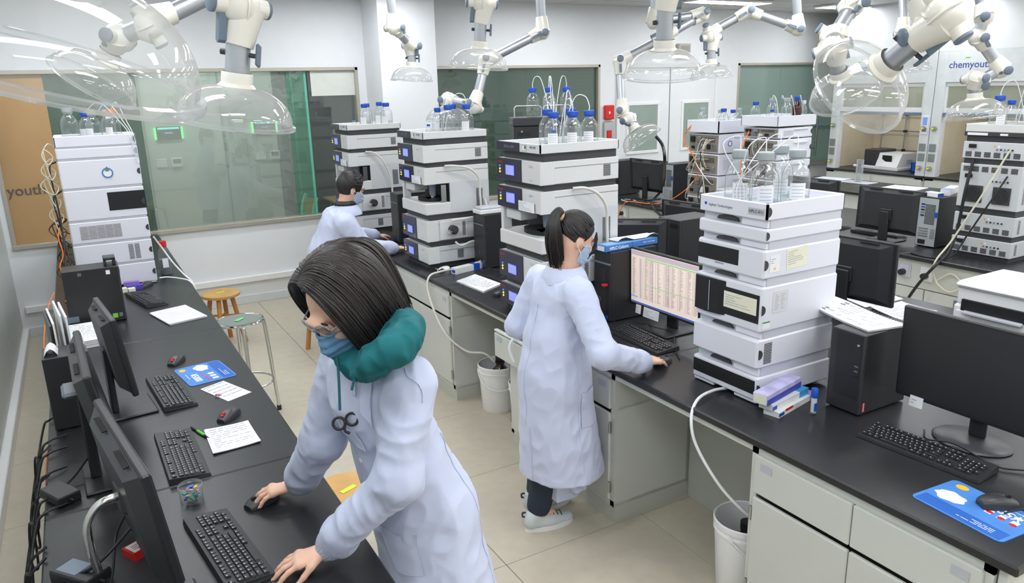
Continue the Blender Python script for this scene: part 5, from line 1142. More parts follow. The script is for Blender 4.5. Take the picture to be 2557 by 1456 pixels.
n_ = thing('paper_note', 'white note hanging from the dark right-edge monitor', 'note', group='monitor notes', M=basis((2.712, 1.575, .945), (0, -1, 0), (.1, 0, .99), (-.99, 0, .1))); MB().box((-.027, -.032, -.0006), (.027, .012, 0)).build('sheet', m_paper, n_); lines(n_, Matrix.Translation((0, -.01, .0004)), .04, .025, 2)
monitor('black monitor turned away behind the HPLC-011 tower', (3.75, 2.66, ZB), HP+.05, .56, .36, .09, .02, 'column')
monitor('black monitor edge showing right of the HPLC-004 tower', (3.2, 3.95, ZB), HP+.9, .5, .34, .1, .05, 'column')
monitor('black monitor top showing behind the dark computer tower', (3.9, 4.15, ZB), HP+.1, .5, .33, .13, .05, 'column')
keyboard('keyboard in front of the spreadsheet monitor', (2.385, 2.93, ZB), nh-.06)
keyboard('keyboard at the right edge of the centre bench by the blue mouse pad', (2.425, 1.395, ZB), nh+.06)
keyboard('keyboard beside the stack of papers on the centre bench', (2.43, 4.55, ZB), nh+.1, False); keyboard('keyboard under the seated man\'s hand', (2.33, 6.48, ZB), nh+.15, False)
mouse('black mouse under the standing woman\'s hand', tuple(at(1655, 908, ZB)), nh+.3); mouse('glossy black mouse beside the HPLC-004 tower', tuple(at(1250, 738, ZB)), nh+.3)
mouse('black mouse on the blue mouse pad at the right edge', tuple(at(2490, 1262, ZB+.004)), nh-.5, L=.115, Wd=.066)
mousepad('blue printed mouse pad at the right edge of the centre bench', [at(2290, 1238, ZB), at(2390, 1193, ZB), (2.36, .93), (2.14, .965)], -1)
sheet('sheets of paper beside the drain tube on the centre bench', [at(1140, 705, ZB), at(1187, 688, ZB), at(1252, 712, ZB), at(1207, 732, ZB)], 5, .0012, prints=12, seed=8)
c_ = at(1140, 686, ZB); carton('white carton with a blue band in front of the middle tower', (c_.x, c_.y), (.98, .25), .26, .06, .045, m_white, [('blue_band', (.17, -.0006, -.0), (.23, .0606, .0456), m_blue), ('blue_mark', (-.0008, .015, .008), (.0004, .05, .03), m_blue)])
p = at(1105, 675, ZB); t = thing('tissue', 'crumpled white tissue beside the blue-banded carton', 'tissue', (p.x, p.y, ZB), .3); P = [[(.1*(i/8-.5), .06*(j/6-.5), .014+.009*math.sin(i*.9+j*.5)+.005*math.cos(j*1.1+i*.4)) for j in range(7)] for i in range(9)]; MB().sheet(P, .002).build('sheet', m_white, t, 70)
MB().tube([(-.05, 0, .01), (0, .01, .016), (.05, -.005, .012)], .006, 8, 4).build('fold', m_white, t, 60)
zc = ZB+.412; t = carton('blue HPLC column carton lying on the slatted computer tower', (2.48, 3.285), (1, .07), .4, .085, .034, mat('carton_blue', (66, 128, 205), .5, var=.15, scale=14), [('white_end', (-.0008, .012, .004), (.0004, .07, .03), m_paper), ('pale_top', (.02, .008, .0335), (.37, .076, .0346), mat('carton_sky', (150, 196, 236), .5, var=.1, scale=10)), ('joint', (.2, -.0006, 0), (.203, .0856, .0346), mat('carton_line', (40, 90, 170), .5))], z=zc)
text('HPLC Column', .024, m_paper, t, facing((.1, -.0008, .016), (0, -1, 0)), bold=.0006); text('Agilent Technologies', .011, m_paper, t, facing((.33, -.0008, .02), (0, -1, 0)))
t = thing('tissue', 'white tissue sheet lying on the blue carton', 'tissue', (2.74, 3.37, zc+.037), 0); P = [[(.3*(i/10-.5), .1*(j/6-.5), .006+.02*max(0, math.sin(i*.9))*(.5+.5*math.cos(j*.6))) for j in range(7)] for i in range(11)]; MB().sheet(P, .0012).build('sheet', m_paper, t, 70); MB().tube([(-.13, -.02, .01), (0, -.02, .02), (.12, -.02, .012)], .003, 6, 4).build('fold', m_paper, t, 60)
# cartons and glue stick by the HPLC-011 tower
c_ = at(1945, 1046, ZB); e_ = (.97, .2)
carton('flat white carton at the bottom of the little stack beside the glue stick', (c_.x, c_.y), e_, .3, .07, .026, m_white, [('violet_end', (.25, -.0006, 0), (.3005, .0706, .0264), mat('carton_lilac', (176, 150, 214), .5)), ('red_mark', (.05, -.0008, .016), (.11, .0004, .026), m_red), ('blue_mark', (.0, -.0008, .006), (.04, .0004, .02), m_blue)])
carton('white and blue carton in the middle of the little stack', (c_.x-.015, c_.y+.02), (.985, .17), .27, .065, .028, m_white, [('blue_end', (.2, -.0006, 0), (.2705, .0656, .0284), mat('carton_cyan', (60, 160, 220), .5)), ('blue_corner', (-.0006, -.0006, .004), (.03, .0004, .02), m_blue)], z=ZB+.0265)
carton('violet and blue printed carton on top of the little stack', (c_.x-.045, c_.y+.025), (.97, .22), .28, .065, .045, mat('carton_purple_mix', (196, 190, 232), .5, var=.25, scale=16), [('deep_blue_side', (.0, -.0008, .0), (.28, .0004, .026), mat('carton_deep', (70, 80, 180), .5, var=.25, scale=20)), ('cream_end', (-.0008, .004, .003), (.0004, .061, .042), m_pale_yel)], z=ZB+.055)
p = at(2030, 1036, ZB); t = thing('glue_stick', 'blue-capped glue stick standing beside the little cartons', 'glue stick', (p.x, p.y, ZB)); MB().lathe([(0, 0), (.0125, 0), (.0135, .004), (.0135, .012), (.012, .014), (.012, .085)], 20).build('body', m_glass, t, 40); MB().lathe([(.011, .014), (.011, .08)], 16).build('core', m_white, t, 40); MB().lathe([(.014, .078), (.0145, .082), (.0145, .112), (.012, .116), (0, .116)], 20, cap0=False).build('cap', m_blue, t, 40); MB().box((-.011, -.0125, .02), (.006, -.011, .055)).build('label', m_blue, t)
# spiral notebook on the near tower
zc = ZB+.347; t = thing('spiral_notebook', 'open spiral notebook lying on the near computer tower', 'notebook', (0, 0, zc))
q = [at(2010, 765, 1.2), at(2085, 748, 1.2), at(2268, 815, 1.2), at(2168, 828, 1.2)]; Q = [Vector((v.x, v.y, 0)) for v in q]
for k in range(3):
    P = [[None]*9 for _ in range(13)]
    for i in range(13):
        for j in range(9):
            u, v = i/12, j/8; w = (Q[0]*(1-v)+Q[1]*v)*(1-u)+(Q[3]*(1-v)+Q[2]*v)*u; P[i][j] = (w.x, w.y, .004+.003*k+.028*max(0, abs(2*u-1)-.35)**1.3*(1-.5*v)*(1 if u < .5 else -.4)+.004*math.sin(u*7))
    MB().sheet(P, .0012).build('page', m_paper, t, 60)
b = MB(); rr3 = random.Random(5)
for i in range(1, 12):
    for j in range(1, 8):
        if rr3.random() < .5: continue
        u, v = i/12, j/8; w = (Q[0]*(1-v)+Q[1]*v)*(1-u)+(Q[3]*(1-v)+Q[2]*v)*u; b.box((w.x-.008, w.y-.012, .0145+.0), (w.x-.005, w.y+.012, .0155+.006*(u < .3)))
o = b.build('print', m_ink, t); o['kind'] = 'stuff'
for i in range(24):
    u = (i+.5)/24; w = Q[1]*(1-u)+Q[2]*u; MB().lathe([(.005, -.001), (.0065, 0), (.005, .001)], 10, frame((w.x, w.y, .012), (Q[2]-Q[1]).normalized()), cap0=False, cap1=False).build('coil', m_char, t)
sheet('open booklet on the far side of the centre bench', [at(2170, 770, ZB), at(2250, 758, ZB), at(2340, 782, ZB), at(2250, 805, ZB)], 3, .001, curl=.01, prints=10, seed=9)
sheet('printed sheets under the turned-away monitor', [at(2105, 745, ZB), at(2200, 728, ZB), at(2255, 748, ZB), at(2160, 770, ZB)], 3, .001, prints=8, seed=10)
sheet('turquoise folder lying behind the slatted computer tower', [at(1640, 640, ZB), at(1655, 615, ZB), at(1690, 622, ZB), at(1690, 650, ZB)], 4, .003, m=mat('folder_turquoise', (120, 214, 220), .5), name='folder', cat='folder', kind='cover', plines=False)
# drain tubes into the buckets
hose('drain_tube', 'white drain hose from the middle tower down to the brown bottle in the bucket', [(2.66, 5.055, ZB+.50), (2.66, 5.02, ZB+.44), (2.67, 5.0, ZB+.30), (2.66, 4.98, ZB+.2), (2.6, 4.92, ZB+.08), (2.42, 4.9, ZB+.03), (2.2, 4.9, ZB+.02), (2.08, 4.86, ZB+.0), (2.05, 4.8, ZB-.12), (2.06, 4.6, .52), (2.15, 4.45, .40), (2.25, 4.36, .385), (2.3, 4.31, .33)], .008, m_tubec, 8, 10)
hose('drain_tube', 'cream hose arching down the side of the middle tower', [(2.34, 5.06, ZB+.765), (2.4, 5.03, ZB+.765), (2.52, 5.02, ZB+.74), (2.6, 5.02, ZB+.66), (2.61, 5.03, ZB+.54), (2.62, 5.035, ZB+.42), (2.62, 5.03, ZB+.3)], .009, m_tubec, 8, 10)
hose('drain_tube', 'cream hose looping below the pump of the middle tower', [(2.36, 5.02, ZB+.365), (2.45, 5.0, ZB+.37), (2.58, 5.01, ZB+.37), (2.62, 5.02, ZB+.3), (2.58, 5.01, ZB+.2), (2.5, 5.0, ZB+.19), (2.42, 5.0, ZB+.17), (2.38, 5.02, ZB+.2)], .008, m_tubec, 8, 10)
hose('drain_tube', 'cream hose arching down the side of the nearest charcoal tower', [(2.36, 3.43, ZB+.765), (2.42, 3.4, ZB+.765), (2.5, 3.39, ZB+.73), (2.56, 3.39, ZB+.65), (2.575, 3.4, ZB+.54), (2.58, 3.4, ZB+.4)], .009, m_tubec, 8, 10)
hose('drain_tube', 'cream hose arching down the side of the farthest charcoal tower', [(2.34, 6.79, ZB+.765), (2.42, 6.76, ZB+.75), (2.5, 6.75, ZB+.66), (2.56, 6.76, ZB+.5), (2.57, 6.76, ZB+.3)], .009, m_tubec, 8, 10)
hose('drain_tube', 'clear drain hose leaving the foot of the HPLC-011 tower over the bench edge', [(2.36, 2.2, ZB+.008), (2.25, 2.2, ZB+.02), (2.13, 2.17, ZB+.016), (2.06, 2.13, ZB-.04), (2.06, 2.09, ZB-.15), (2.1, 1.98, .55), (2.2, 1.9, .42), (2.3, 1.93, .38), (2.31, 1.96, .3)], .0068, m_tubew, 8, 10)
hose('drain_tube', 'white hose end coming out above the pulled-out drawer', [(2.14, 3.3, .8), (2.05, 3.4, .835), (1.98, 3.44, .82), (1.94, 3.45, .76), (1.95, 3.42, .68)], .008, m_tubew, 8, 10)
def bucket(label, x, y, r=.135, h=.3, rz=0, bottle_=False):
    t = thing('bucket', label, 'bucket', (x, y, 0), rz, 'white plastic buckets')
    MB().lathe([(0, .004), (r*.82, 0), (r*.84, .006), (r*.98, h*.84), (r*1.02, h*.845), (r*1.02, h*.87), (r*.985, h*.875), (r*.99, h*.92), (r*1.03, h*.925), (r*1.035, h*.985), (r*1.0, h), (r*.97, h*.99), (r*.94, h*.8), (r*.8, .012), (0, .012)], 40).build('body', m_white, t, 35)
    MB().tube([(r*1.02*math.cos(a), r*1.02*math.sin(a)-.03*math.sin(a)*0, h*.86-.13*math.sin(a)) for a in [PI+PI*k/16 for k in range(17)]] if False else [(r*1.03*math.cos(a), -r*1.06*math.sin(a), h*.86-.11*math.sin(a)) for a in [PI*k/16 for k in range(17)]], .004, 8).build('handle', m_white, t, 50)
    for s in (-1, 1): MB().cyl((s*r*1.0, 0, h*.86), (s*r*1.05, 0, h*.86), .012).build('lug', m_white, t, 40)
    if bottle_:
        b = thing('waste_bottle', 'dark brown waste bottle standing inside the bucket by the kneehole', 'bottle', (x+.02, y, .014)); m_bb = mat('brown_bottle_glass', (44, 26, 20), .08, var=.02, coat=.5)
        MB().lathe([(0, 0), (.085, 0), (.088, .01), (.088, .2), (.08, .235), (.045, .275), (.028, .295), (.026, .34)], 32).build('glass', m_bb, b, 50); MB().lathe([(.03, .33), (.032, .335), (.032, .375), (.028, .38), (0, .38)], 24, cap0=False).build('cap', m_black, b, 40); MB().lathe([(.026, .31), (.034, .312), (.034, .326), (.026, .328)], 24, cap0=False, cap1=False).build('neck_ring', m_bb, b, 50)
bucket('white bucket with a brown waste bottle under the centre bench', 2.31, 4.28, .135, .33, -.4, True)
bucket('white bucket half hidden behind the pulled-out drawer', 2.32, 3.88, .13, .33, .3)
bucket('white bucket in the near kneehole under the HPLC-011 tower', 2.26, 1.985, .13, .36, .3)
bb = thing('waste_bottle', 'dark waste bottle inside the near kneehole bucket', 'bottle', (2.27, 1.98, .014)); MB().lathe([(0, 0), (.08, 0), (.082, .01), (.082, .18), (.06, .24), (.03, .26), (.028, .29)], 24).build('glass', mat('brown_bottle_glass'), bb, 50); MB().lathe([(.031, .285), (.031, .32), (0, .32)], 20, cap0=False).build('cap', m_black, bb, 40)
t = thing('document_tray', 'white paper tray lying on the round-logo computer tower', 'tray', (2.52, 4.86, ZB+.411), 0); MB().box((0, 0, 0), (.26, .13, .03), .004).build('body', m_white, t); MB().box((.01, .01, .03), (.25, .12, .05), .006).build('lid', m_agil2, t)
# cables round the monitors of the centre bench
cab('black cable under the spreadsheet monitor', [(2.62, 3.2, ZB+.008), (2.64, 3.1, ZB+.01), (2.6, 3.0, ZB+.03), (2.66, 2.92, ZB+.012), (2.58, 2.82, ZB+.008), (2.5, 2.72, ZB+.006), (2.42, 2.6, ZB+.006)], .003)
cab('black cable behind the right-edge keyboard', [(2.66, 1.5, ZB+.01), (2.6, 1.45, ZB+.008), (2.62, 1.36, ZB+.02), (2.6, 1.2, ZB+.008), (2.66, 1.1, ZB+.01), (2.5, 1.0, ZB+.006), (2.3, 1.02, ZB+.02)], .003)
# printer
t = thing('printer', 'white printer on the far side of the centre bench at the right edge', 'printer', (3.8, 1.68, ZB), 0)
MB().box((0, 0, 0), (.42, .4, .19), .012).build('body', m_white, t); MB().box((-.006, -.006, .27), (.43, .406, .31), .02).build('lid', m_white, t); MB().box((.01, .01, .19), (.41, .39, .272), .006).build('scanner', m_white, t); MB().box((-.004, .04, .16), (.02, .36, .22), .002).build('paper_slot', m_dark, t); MB().box((-.03, .06, .15), (.01, .34, .165), .003).build('tray', m_agil2, t); MB().box((-.008, .3, .1), (.02, .38, .16), .003).build('front_foot', m_white, t)
# ================================================================== THIRD BENCH
monitor('black monitor seen from behind beside the grey tower', (5.78, 3.78, ZB), HP, .6, .36, .07, -.02, 'column')
m2 = monitor('black monitor seen from behind with a round logo, next to the far computer', (5.78, 6.83, ZB), HP+.05, .62, .37, .09, .06, 'column')
m2l = MB().lathe([(.018, 0), (.022, 0), (.022, .002), (.018, .002)], 24, facing((0, .048, .34), (0, 1, 0)), cap0=False, cap1=False).build('logo_ring', m_steel, m2); text('DELL', .014, m_steel, m2, facing((0, .048, .34), (0, 1, 0)))
m3 = monitor('black monitor seen from behind between the right white tower and the grey one', (5.72, 4.5, ZB), HP+.02, .55, .36, .1, .02, 'column'); text('AOC', .03, m_steel, m3, facing((.05, .048, .34), (0, 1, 0)))
pc('black computer tower with open steel rear panel beside the back-facing monitor', (6.09, 3.44, ZB), HP, .165, .33, .4, 'plain', rear=True)
pc('black computer tower with steel rear panel beside the logo monitor', (5.94, 6.3, ZB), HP, .17, .34, .46, 'plain', rear=True)
pc('black computer tower half hidden behind the HPLC-004 tower', (6.0, 7.35, ZB), HP, .17, .34, .42, 'plain')
keyboard('keyboard on the third bench below the back-facing monitor', (5.98, 3.95, ZB), HP, False); keyboard('keyboard on the third bench behind the HPLC-011 tower', (6.0, 4.5, ZB), HP, False)
cab('thick black hose dropping from the tilted hood to the third bench', [A(1638, 340, 6.3), A(1655, 365, 6.3), A(1660, 410, 6.3), at(1655, 470, 1.0), (5.42, 6.35, ZB+.04), (5.37, 6.15, ZB-.06), (5.36, 5.95, ZB-.1), (5.4, 5.8, ZB-.02), (5.46, 5.7, ZB+.03)], .013, None, 10)
cab('orange cable running from the left rear tower over the third bench edge', [(5.6, 5.95, ZB+.9), (5.55, 6.02, ZB+.75), (5.55, 5.85, ZB+.55), (5.56, 5.8, ZB+.4), (5.54, 5.95, ZB+.22), (5.48, 6.2, ZB+.06), (5.45, 6.45, ZB+.02), (5.4, 6.75, ZB+.01), (5.38, 6.85, ZB-.1), (5.39, 6.92, ZB-.22)], .006, m_cableo)
cab('orange cable at the right rear tower', [(5.62, 5.2, ZB+.85), (5.57, 5.22, ZB+.7), (5.58, 5.24, ZB+.5), (5.56, 5.2, ZB+.3), (5.56, 5.25, ZB+.06)], .006, m_cableo)
for i in range(6):
    y = 6.95-.11*i; cab('black lead in the tangle on the third bench edge, %s from the far end' % W4[i], [(5.5, y, ZB+.006), (5.45, y-.06, ZB+.02), (5.52, y-.12, ZB+.03), (5.47, y-.16, ZB+.008), (5.55, y-.1, ZB+.012), (5.5, y-.2, ZB+.006)], .005)
for i in range(4): y = 3.9-.06*i; cab('coiled black lead beside the steel-backed computer, %s loop' % W4[i], [(5.55, y, ZB+.006), (5.47, y-.08, ZB+.015), (5.5, y-.2, ZB+.02), (5.58, y-.14, ZB+.02), (5.5, y-.02, ZB+.025), (5.48, y-.15, ZB+.01)], .005)
cab('white lead coiled on the third bench edge', [(5.5, 6.6, ZB+.006), (5.42, 6.75, ZB+.01), (5.43, 6.9, ZB+.012), (5.5, 6.88, ZB+.012), (5.48, 6.72, ZB+.02), (5.46, 6.6, ZB+.008)], .005, m_tubew)
cab('thick black cable hanging from the grey tower past the sockets', [(5.67, 3.1, ZB+.72), (5.62, 3.1, ZB+.5), (5.6, 3.11, ZB+.2), (5.5, 3.1, ZB+.04), (5.36, 3.1, ZB-.03), (5.33, 3.2, ZB-.2), (5.3, 3.3, .42), (5.25, 3.35, .3)], .011, None, 10)
cab('thin black cable from the upper fan module down to the bench', [(5.67, 2.85, ZB+.62), (5.6, 2.9, ZB+.45), (5.55, 3.0, ZB+.2), (5.48, 3.06, ZB+.03), (5.42, 3.2, ZB+.006), (5.45, 3.35, ZB+.006)], .006)
cab('cream cable from the grey tower to the wall sockets', [(5.67, 2.86, ZB+.8), (5.58, 2.95, ZB+.5), (5.5, 3.08, ZB+.15), (5.38, 3.12, ZB-.02), (5.4, 3.1, ZB-.16), (5.41, 3.0, ZB-.22), (5.41, 2.92, ZB-.15), (5.41, 3.0, ZB-.08), (5.41, 3.1, ZB-.15)], .007, m_cablec)
cab('blue network cable hanging from the third bench', [(5.5, 5.9, ZB+.01), (5.38, 5.95, ZB-.01), (5.35, 6.1, .6), (5.32, 6.2, .4), (5.3, 6.3, .2)], .004, mat('cable_blue', (120, 160, 210), .4))
def socket(label, y, z, m=m_white, plug=True, x=5.442):
    t = thing('wall_socket', label, 'socket', (x, y, z), 0, 'bench sockets'); MB().box((-.012, -.05, -.055), (0, .05, .055), .004).build('plate', m, t)
    MB().box((-.02, -.04, -.05), (-.01, .04, .045), .006).build('cover', m_glass if not plug else m, t)
    if plug: MB().cyl((-.055, 0, -.01), (-.012, 0, -.01), .024).build('plug', m_black, t, 40)
    else:
        for q in (-1, 1): MB().box((-.014, q*.016-.003, -.01), (-.0115, q*.016+.003, .012)).build('slot', m_dark, t)
for i, (y, pl, m) in enumerate([(3.52, False, m_agil2), (3.38, True, m_agil2), (3.2, True, m_white), (6.87, True, m_white)]): socket('bench socket on the third bench front, %s' % ['left of three', 'middle of three', 'right of three with black plug', 'alone below the tangled leads'][i], y, .72, m, pl)
t = carton('white carton on the steel-backed computer, upper one', (5.9, 3.37), (.95, .3), .3, .07, .05, m_white, [('blue_top', (.0, .0, .0495), (.1, .0705, .0506), mat('carton_periwinkle', (130, 150, 220), .5))], z=ZB+.401)
carton('white carton with blue end on the steel-backed computer, lower one', (5.82, 3.37), (.2, 1), .12, .06, .035, m_white, [('blue_end', (-.0006, .0, .004), (.0005, .06, .03), m_blue)], z=ZB+.401)
# small grey power supply box beside the rear tower
t = thing('vacuum_unit', 'small grey metal box with slots at the foot of the left rear tower', 'instrument', (5.56, 5.3, ZB), 0); MB().box((0, 0, 0), (.3, .24, .27), .006).build('case', mat('unit_grey', (196, 198, 198), .45), t); slots(t, facing((-.0006, .17, .19), (-1, 0, 0)), .05, .1, 5, 1, m_dark, sl=.4, hs=.9); slots(t, facing((-.0006, .06, .19), (-1, 0, 0)), .07, .1, 6, 1, m_dark, sl=.4, hs=.9); MB().box((-.004, .04, .03), (0, .09, .07)).build('switch', m_blue, t)
# ================================================================== FAR BENCH AND FUME CUPBOARDS
p = at(2145, 455, ZB); t = thing('dispenser_stand', 'clear tube holder standing in a pale tray on the far bench', 'stand', (8.75, 6.2, ZB)); MB().box((-.12, -.2, 0), (.12, .2, .012), .004).build('tray', m_agil2, t); MB().cyl((0, 0, .012), (0, 0, .3), .045).build('tube', m_rim, t, 40); MB().cyl((0, .04, .22), (0, .09, .22), .014).build('nozzle', m_white, t, 40)
sheet('printed sheets lying on the far bench', [(8.85, 5.75), (8.9, 5.35), (8.55, 5.3), (8.5, 5.72)], 3, .002, prints=8, seed=12)
sheet('spiral pad at the left of the far bench', [(8.9, 6.85), (8.95, 6.45), (8.7, 6.42), (8.65, 6.82)], 4, .002, prints=8, seed=13)
def fume(label, y0, y1, logo=True):
    t = thing('fume_cupboard', label, 'fume cupboard', (9.8, y0, 0), 0, 'fume cupboards'); w = y1-y0; D = 1.05; pw_ = .13
    m_f = mat('fume_white', (222, 226, 226), .4); m_in = mat('fume_cream', (226, 214, 190), .5)
    MB().box((0, 0, .80), (.12, pw_, 2.46), .004).build('pillar', m_f, t); MB().box((0, w-pw_, .80), (.12, w, 2.46), .004).build('pillar', m_f, t)
    MB().box((0, pw_, 2.08), (.1, w-pw_, 2.46), .004).build('fascia', m_f, t); MB().box((.0, 0, 2.46), (D, w, ZC), .002).build('upper_casing', m_wall, t)
    MB().box((D-.03, .02, .87), (D, w-.02, 2.4)).build('back_panel', m_in, t); MB().box((.12, .0, .87), (D, .03, 2.4)).build('side_panel', m_in, t); MB().box((.12, w-.03, .87), (D, w, 2.4)).build('side_panel', m_in, t); MB().box((.1, .02, 2.36), (D, w-.02, 2.42)).build('roof_panel', m_in, t)
    MB().box((-.02, .0, .84), (D, w, .872), .005).build('counter', m_top, t)
    MB().box((.0, .0, 0), (D, w, .838)).build('base', m_cab, t)
    for k in range(2): d = MB().box((-.012, .02+k*w/2, .1), (.0, k*w/2+w/2-.02, .6), .004).build('door', m_cab, t); MB().box((-.012, .02+k*w/2, .62), (.0, k*w/2+w/2-.02, .82), .004).build('drawer', m_cab, t)
    s = MB().box((.03, pw_, 2.03), (.06, w-pw_, 2.09), .003).box((.03, pw_, 1.70), (.06, w-pw_, 1.76), .003).box((.03, pw_, 1.76), (.06, pw_+.03, 2.03)).box((.03, w-pw_-.03, 1.76), (.06, w-pw_, 2.03)).build('sash_frame', m_white, t)
    MB().box((.04, pw_+.03, 1.76), (.046, w-pw_-.03, 2.03)).build('sash_pane', m_pane, s); MB().box((.02, pw_, 1.66), (.06, w-pw_, 1.70), .004).build('sash_handle', m_greyknob, s)
    for z in (1.1, 1.38, 1.62): MB().cyl((D-.08, .04, z), (D-.08, w-.04, z), .008, n=8).build('lattice_rod', m_steel, t)
    for k in range(4): y = .2+(w-.4)*k/3; MB().cyl((D-.1, y, .9), (D-.1, y, 1.9), .008, n=8).build('lattice_rod', m_steel, t); [MB().box((D-.125, y-.018, z-.018), (D-.06, y+.018, z+.018), .005).build('clamp', m_black if (k+int(z*10)) % 2 else m_blue, t) for z in (1.1, 1.38, 1.62)]
    for yy in (pw_/2, w-pw_/2):
        for z, m in ((1.5, m_yel), (.98, mat('tap_yellow', (230, 220, 60), .4))): MB().cyl((-.05, yy, z), (0, yy, z), .028).build('tap', m_steel, t, 40); MB().cyl((-.062, yy, z), (-.05, yy, z), .016).build('tap_disc', mat('tap_yellow'), t, 40)
    for z in (1.12, 1.25): MB().box((-.014, w-pw_+.02, z-.05), (0, w-pw_+.11, z+.05), .004).build('socket', mat('socket_grey', (130, 136, 136), .5), t)
    for z in (1.12, 1.25): MB().box((-.014, .02, z-.05), (0, .11, z+.05), .004).build('socket', mat('socket_grey'), t)
    cpn = MB().box((-.012, .02, 1.42), (0, .1, 1.66), .004).build('control_panel', m_white, t); MB().box((-.014, .03, 1.54), (-.011, .09, 1.64)).build('display', mat('panel_blue', (110, 150, 210), .3, emit=.3), cpn); MB().box((-.014, .03, 1.45), (-.011, .09, 1.51)).build('keys', mat('panel_grey', (150, 156, 170), .4), cpn)
    MB().box((.2, w*.25, 2.335), (.3, w*.75, 2.36)).build('added_glow_strip', m_lite, t)  # glowing strip added under the roof panel to brighten the cream interior
    if logo:
        text('chemyouth', .12, mat('letter_blue', (60, 80, 160), .5), t, facing((-.001, w-.42, 2.29), (-1, 0, 0)), bold=.001); MB().prism([(0, 0), (.03, .012), (.06, .006), (.09, .018), (.06, .02), (.03, .022)], 0, .001).build('logo_leaf', mat('leaf_green', (120, 190, 60), .5), t, M=facing((-.001, w-.33, 2.36), (-1, 0, 0)))
    return t
fume('white fume cupboard with a cream interior lattice holding the small analyser', 5.98, 7.5)
fume('white fume cupboard with blue fascia lettering behind the right-edge tower', 4.4, 5.97)
t = thing('analyser', 'small white analyser with black cover and screen inside the fume cupboard', 'instrument', (10.0, 6.5, .872), -.1)
MB().box((0, 0, 0), (.42, .62, .05), .01).build('base', m_white, t); MB().box((.02, .36, .05), (.4, .6, .28), .012).build('black_cover', m_black2, t)
b = MB(); b.convex([(0, .01, .05), (0, .37, .05), (.4, .37, .05), (.4, .01, .05), (.12, .03, .24), (.06, .36, .24), (.4, .36, .24), (.4, .03, .24)], [(0, 1, 2, 3), (4, 5, 6, 7), (0, 1, 5, 4), (1, 2, 6, 5), (2, 3, 7, 6), (3, 0, 4, 7)]); b.build('housing', m_white, t)
MB().box((.045, .14, .11), (.05, .3, .21), .002, M=Matrix.Translation((-.0, 0, 0))).build('screen', m_dark, t); slots(t, facing((.25, -.0006+.01, .12), (0, -1, 0)), .12, .07, 4, 3, m_greyknob)
t = thing('crate', 'blue plastic crate inside the fume cupboard', 'crate', (10.1, 6.0, .872), 0); b = MB(); b.box((0, .12, 0), (.3, .36, .01)).box((0, .12, 0), (.01, .36, .14)).box((.29, .12, 0), (.3, .36, .14)).box((0, .12, 0), (.3, .13, .14)).box((0, .35, 0), (.3, .36, .14)); b.build('body', m_blue, t); MB().box((-.006, .114, .125), (.306, .366, .14), .003).build('rim', m_blue, t); MB().box((-.002, .2, .05), (0.001, .26, .09)).build('label', m_paper, t)
# ================================================================== PEOPLE
class SDF:
    """union of tapered capsules and ellipsoids, meshed with surface nets"""
    def __init__(s): s.p = []; s.neg = []
    def cap(s, a, b, ra, rb=None, k=.02, flat=None):
        """tapered capsule; flat=(axis, factor) squeezes it along a unit axis"""
        s.p.append(('c', np.array(a, float), np.array(b, float), ra, ra if rb is None else rb, k, (np.array(flat[0], float), flat[1]) if flat else None)); return s
    def ell(s, c, M, r, k=.02, neg=False):
        (s.neg if neg else s.p).append(('e', np.array(c, float), np.array(M, float), np.array(r, float), None, k, None)); return s
    @staticmethod
    def one(q, P):
        if q[0] == 'c':
            a, b, ra, rb, fl = q[1], q[2], q[3], q[4], q[6]; ab = b-a; L = max(ab @ ab, 1e-9)
            t = np.clip(((P-a) @ ab)/L, 0, 1)[:, None]; D = P-a-t*ab
            if fl is not None: ax, f = fl; D = D+np.outer(D @ ax, ax)*(1/f-1)
            d = np.sqrt((D*D).sum(1))-(ra+(rb-ra)*t[:, 0])
            return d*(1 if fl is None else .75)
        L = (P-q[1]) @ q[2].T; k0 = np.sqrt(((L/q[3])**2).sum(1)); k1 = np.sqrt(((L/q[3]**2)**2).sum(1))
        return k0*(k0-1)/np.maximum(k1, 1e-6)
    def __call__(s, P, ids=None):
        d = None
        for i in (range(len(s.p)) if ids is None else ids):
            q = s.p[i]; e = SDF.one(q, P)
            if d is None: d = e
            else:
                k = q[5]; h = np.clip(.5+.5*(d-e)/k, 0, 1); d = d*(1-h)+e*h-k*h*(1-h)
        if d is None: d = np.full(len(P), 1.)
        for q in s.neg:
            e = -SDF.one(q, P); k = q[5]; h = np.clip(.5-.5*(d-e)/k, 0, 1); d = d*(1-h)+e*h+k*h*(1-h)
        return d
    def bounds(s):
        lo, hi = np.full(3, 9e9), np.full(3, -9e9)
        for q in s.p:
            pts = [(q[1], max(q[3], q[4])), (q[2], max(q[3], q[4]))] if q[0] == 'c' else [(q[1], q[3].max())]
            for c, r in pts: lo = np.minimum(lo, c-r); hi = np.maximum(hi, c+r)
        return lo-.03, hi+.03
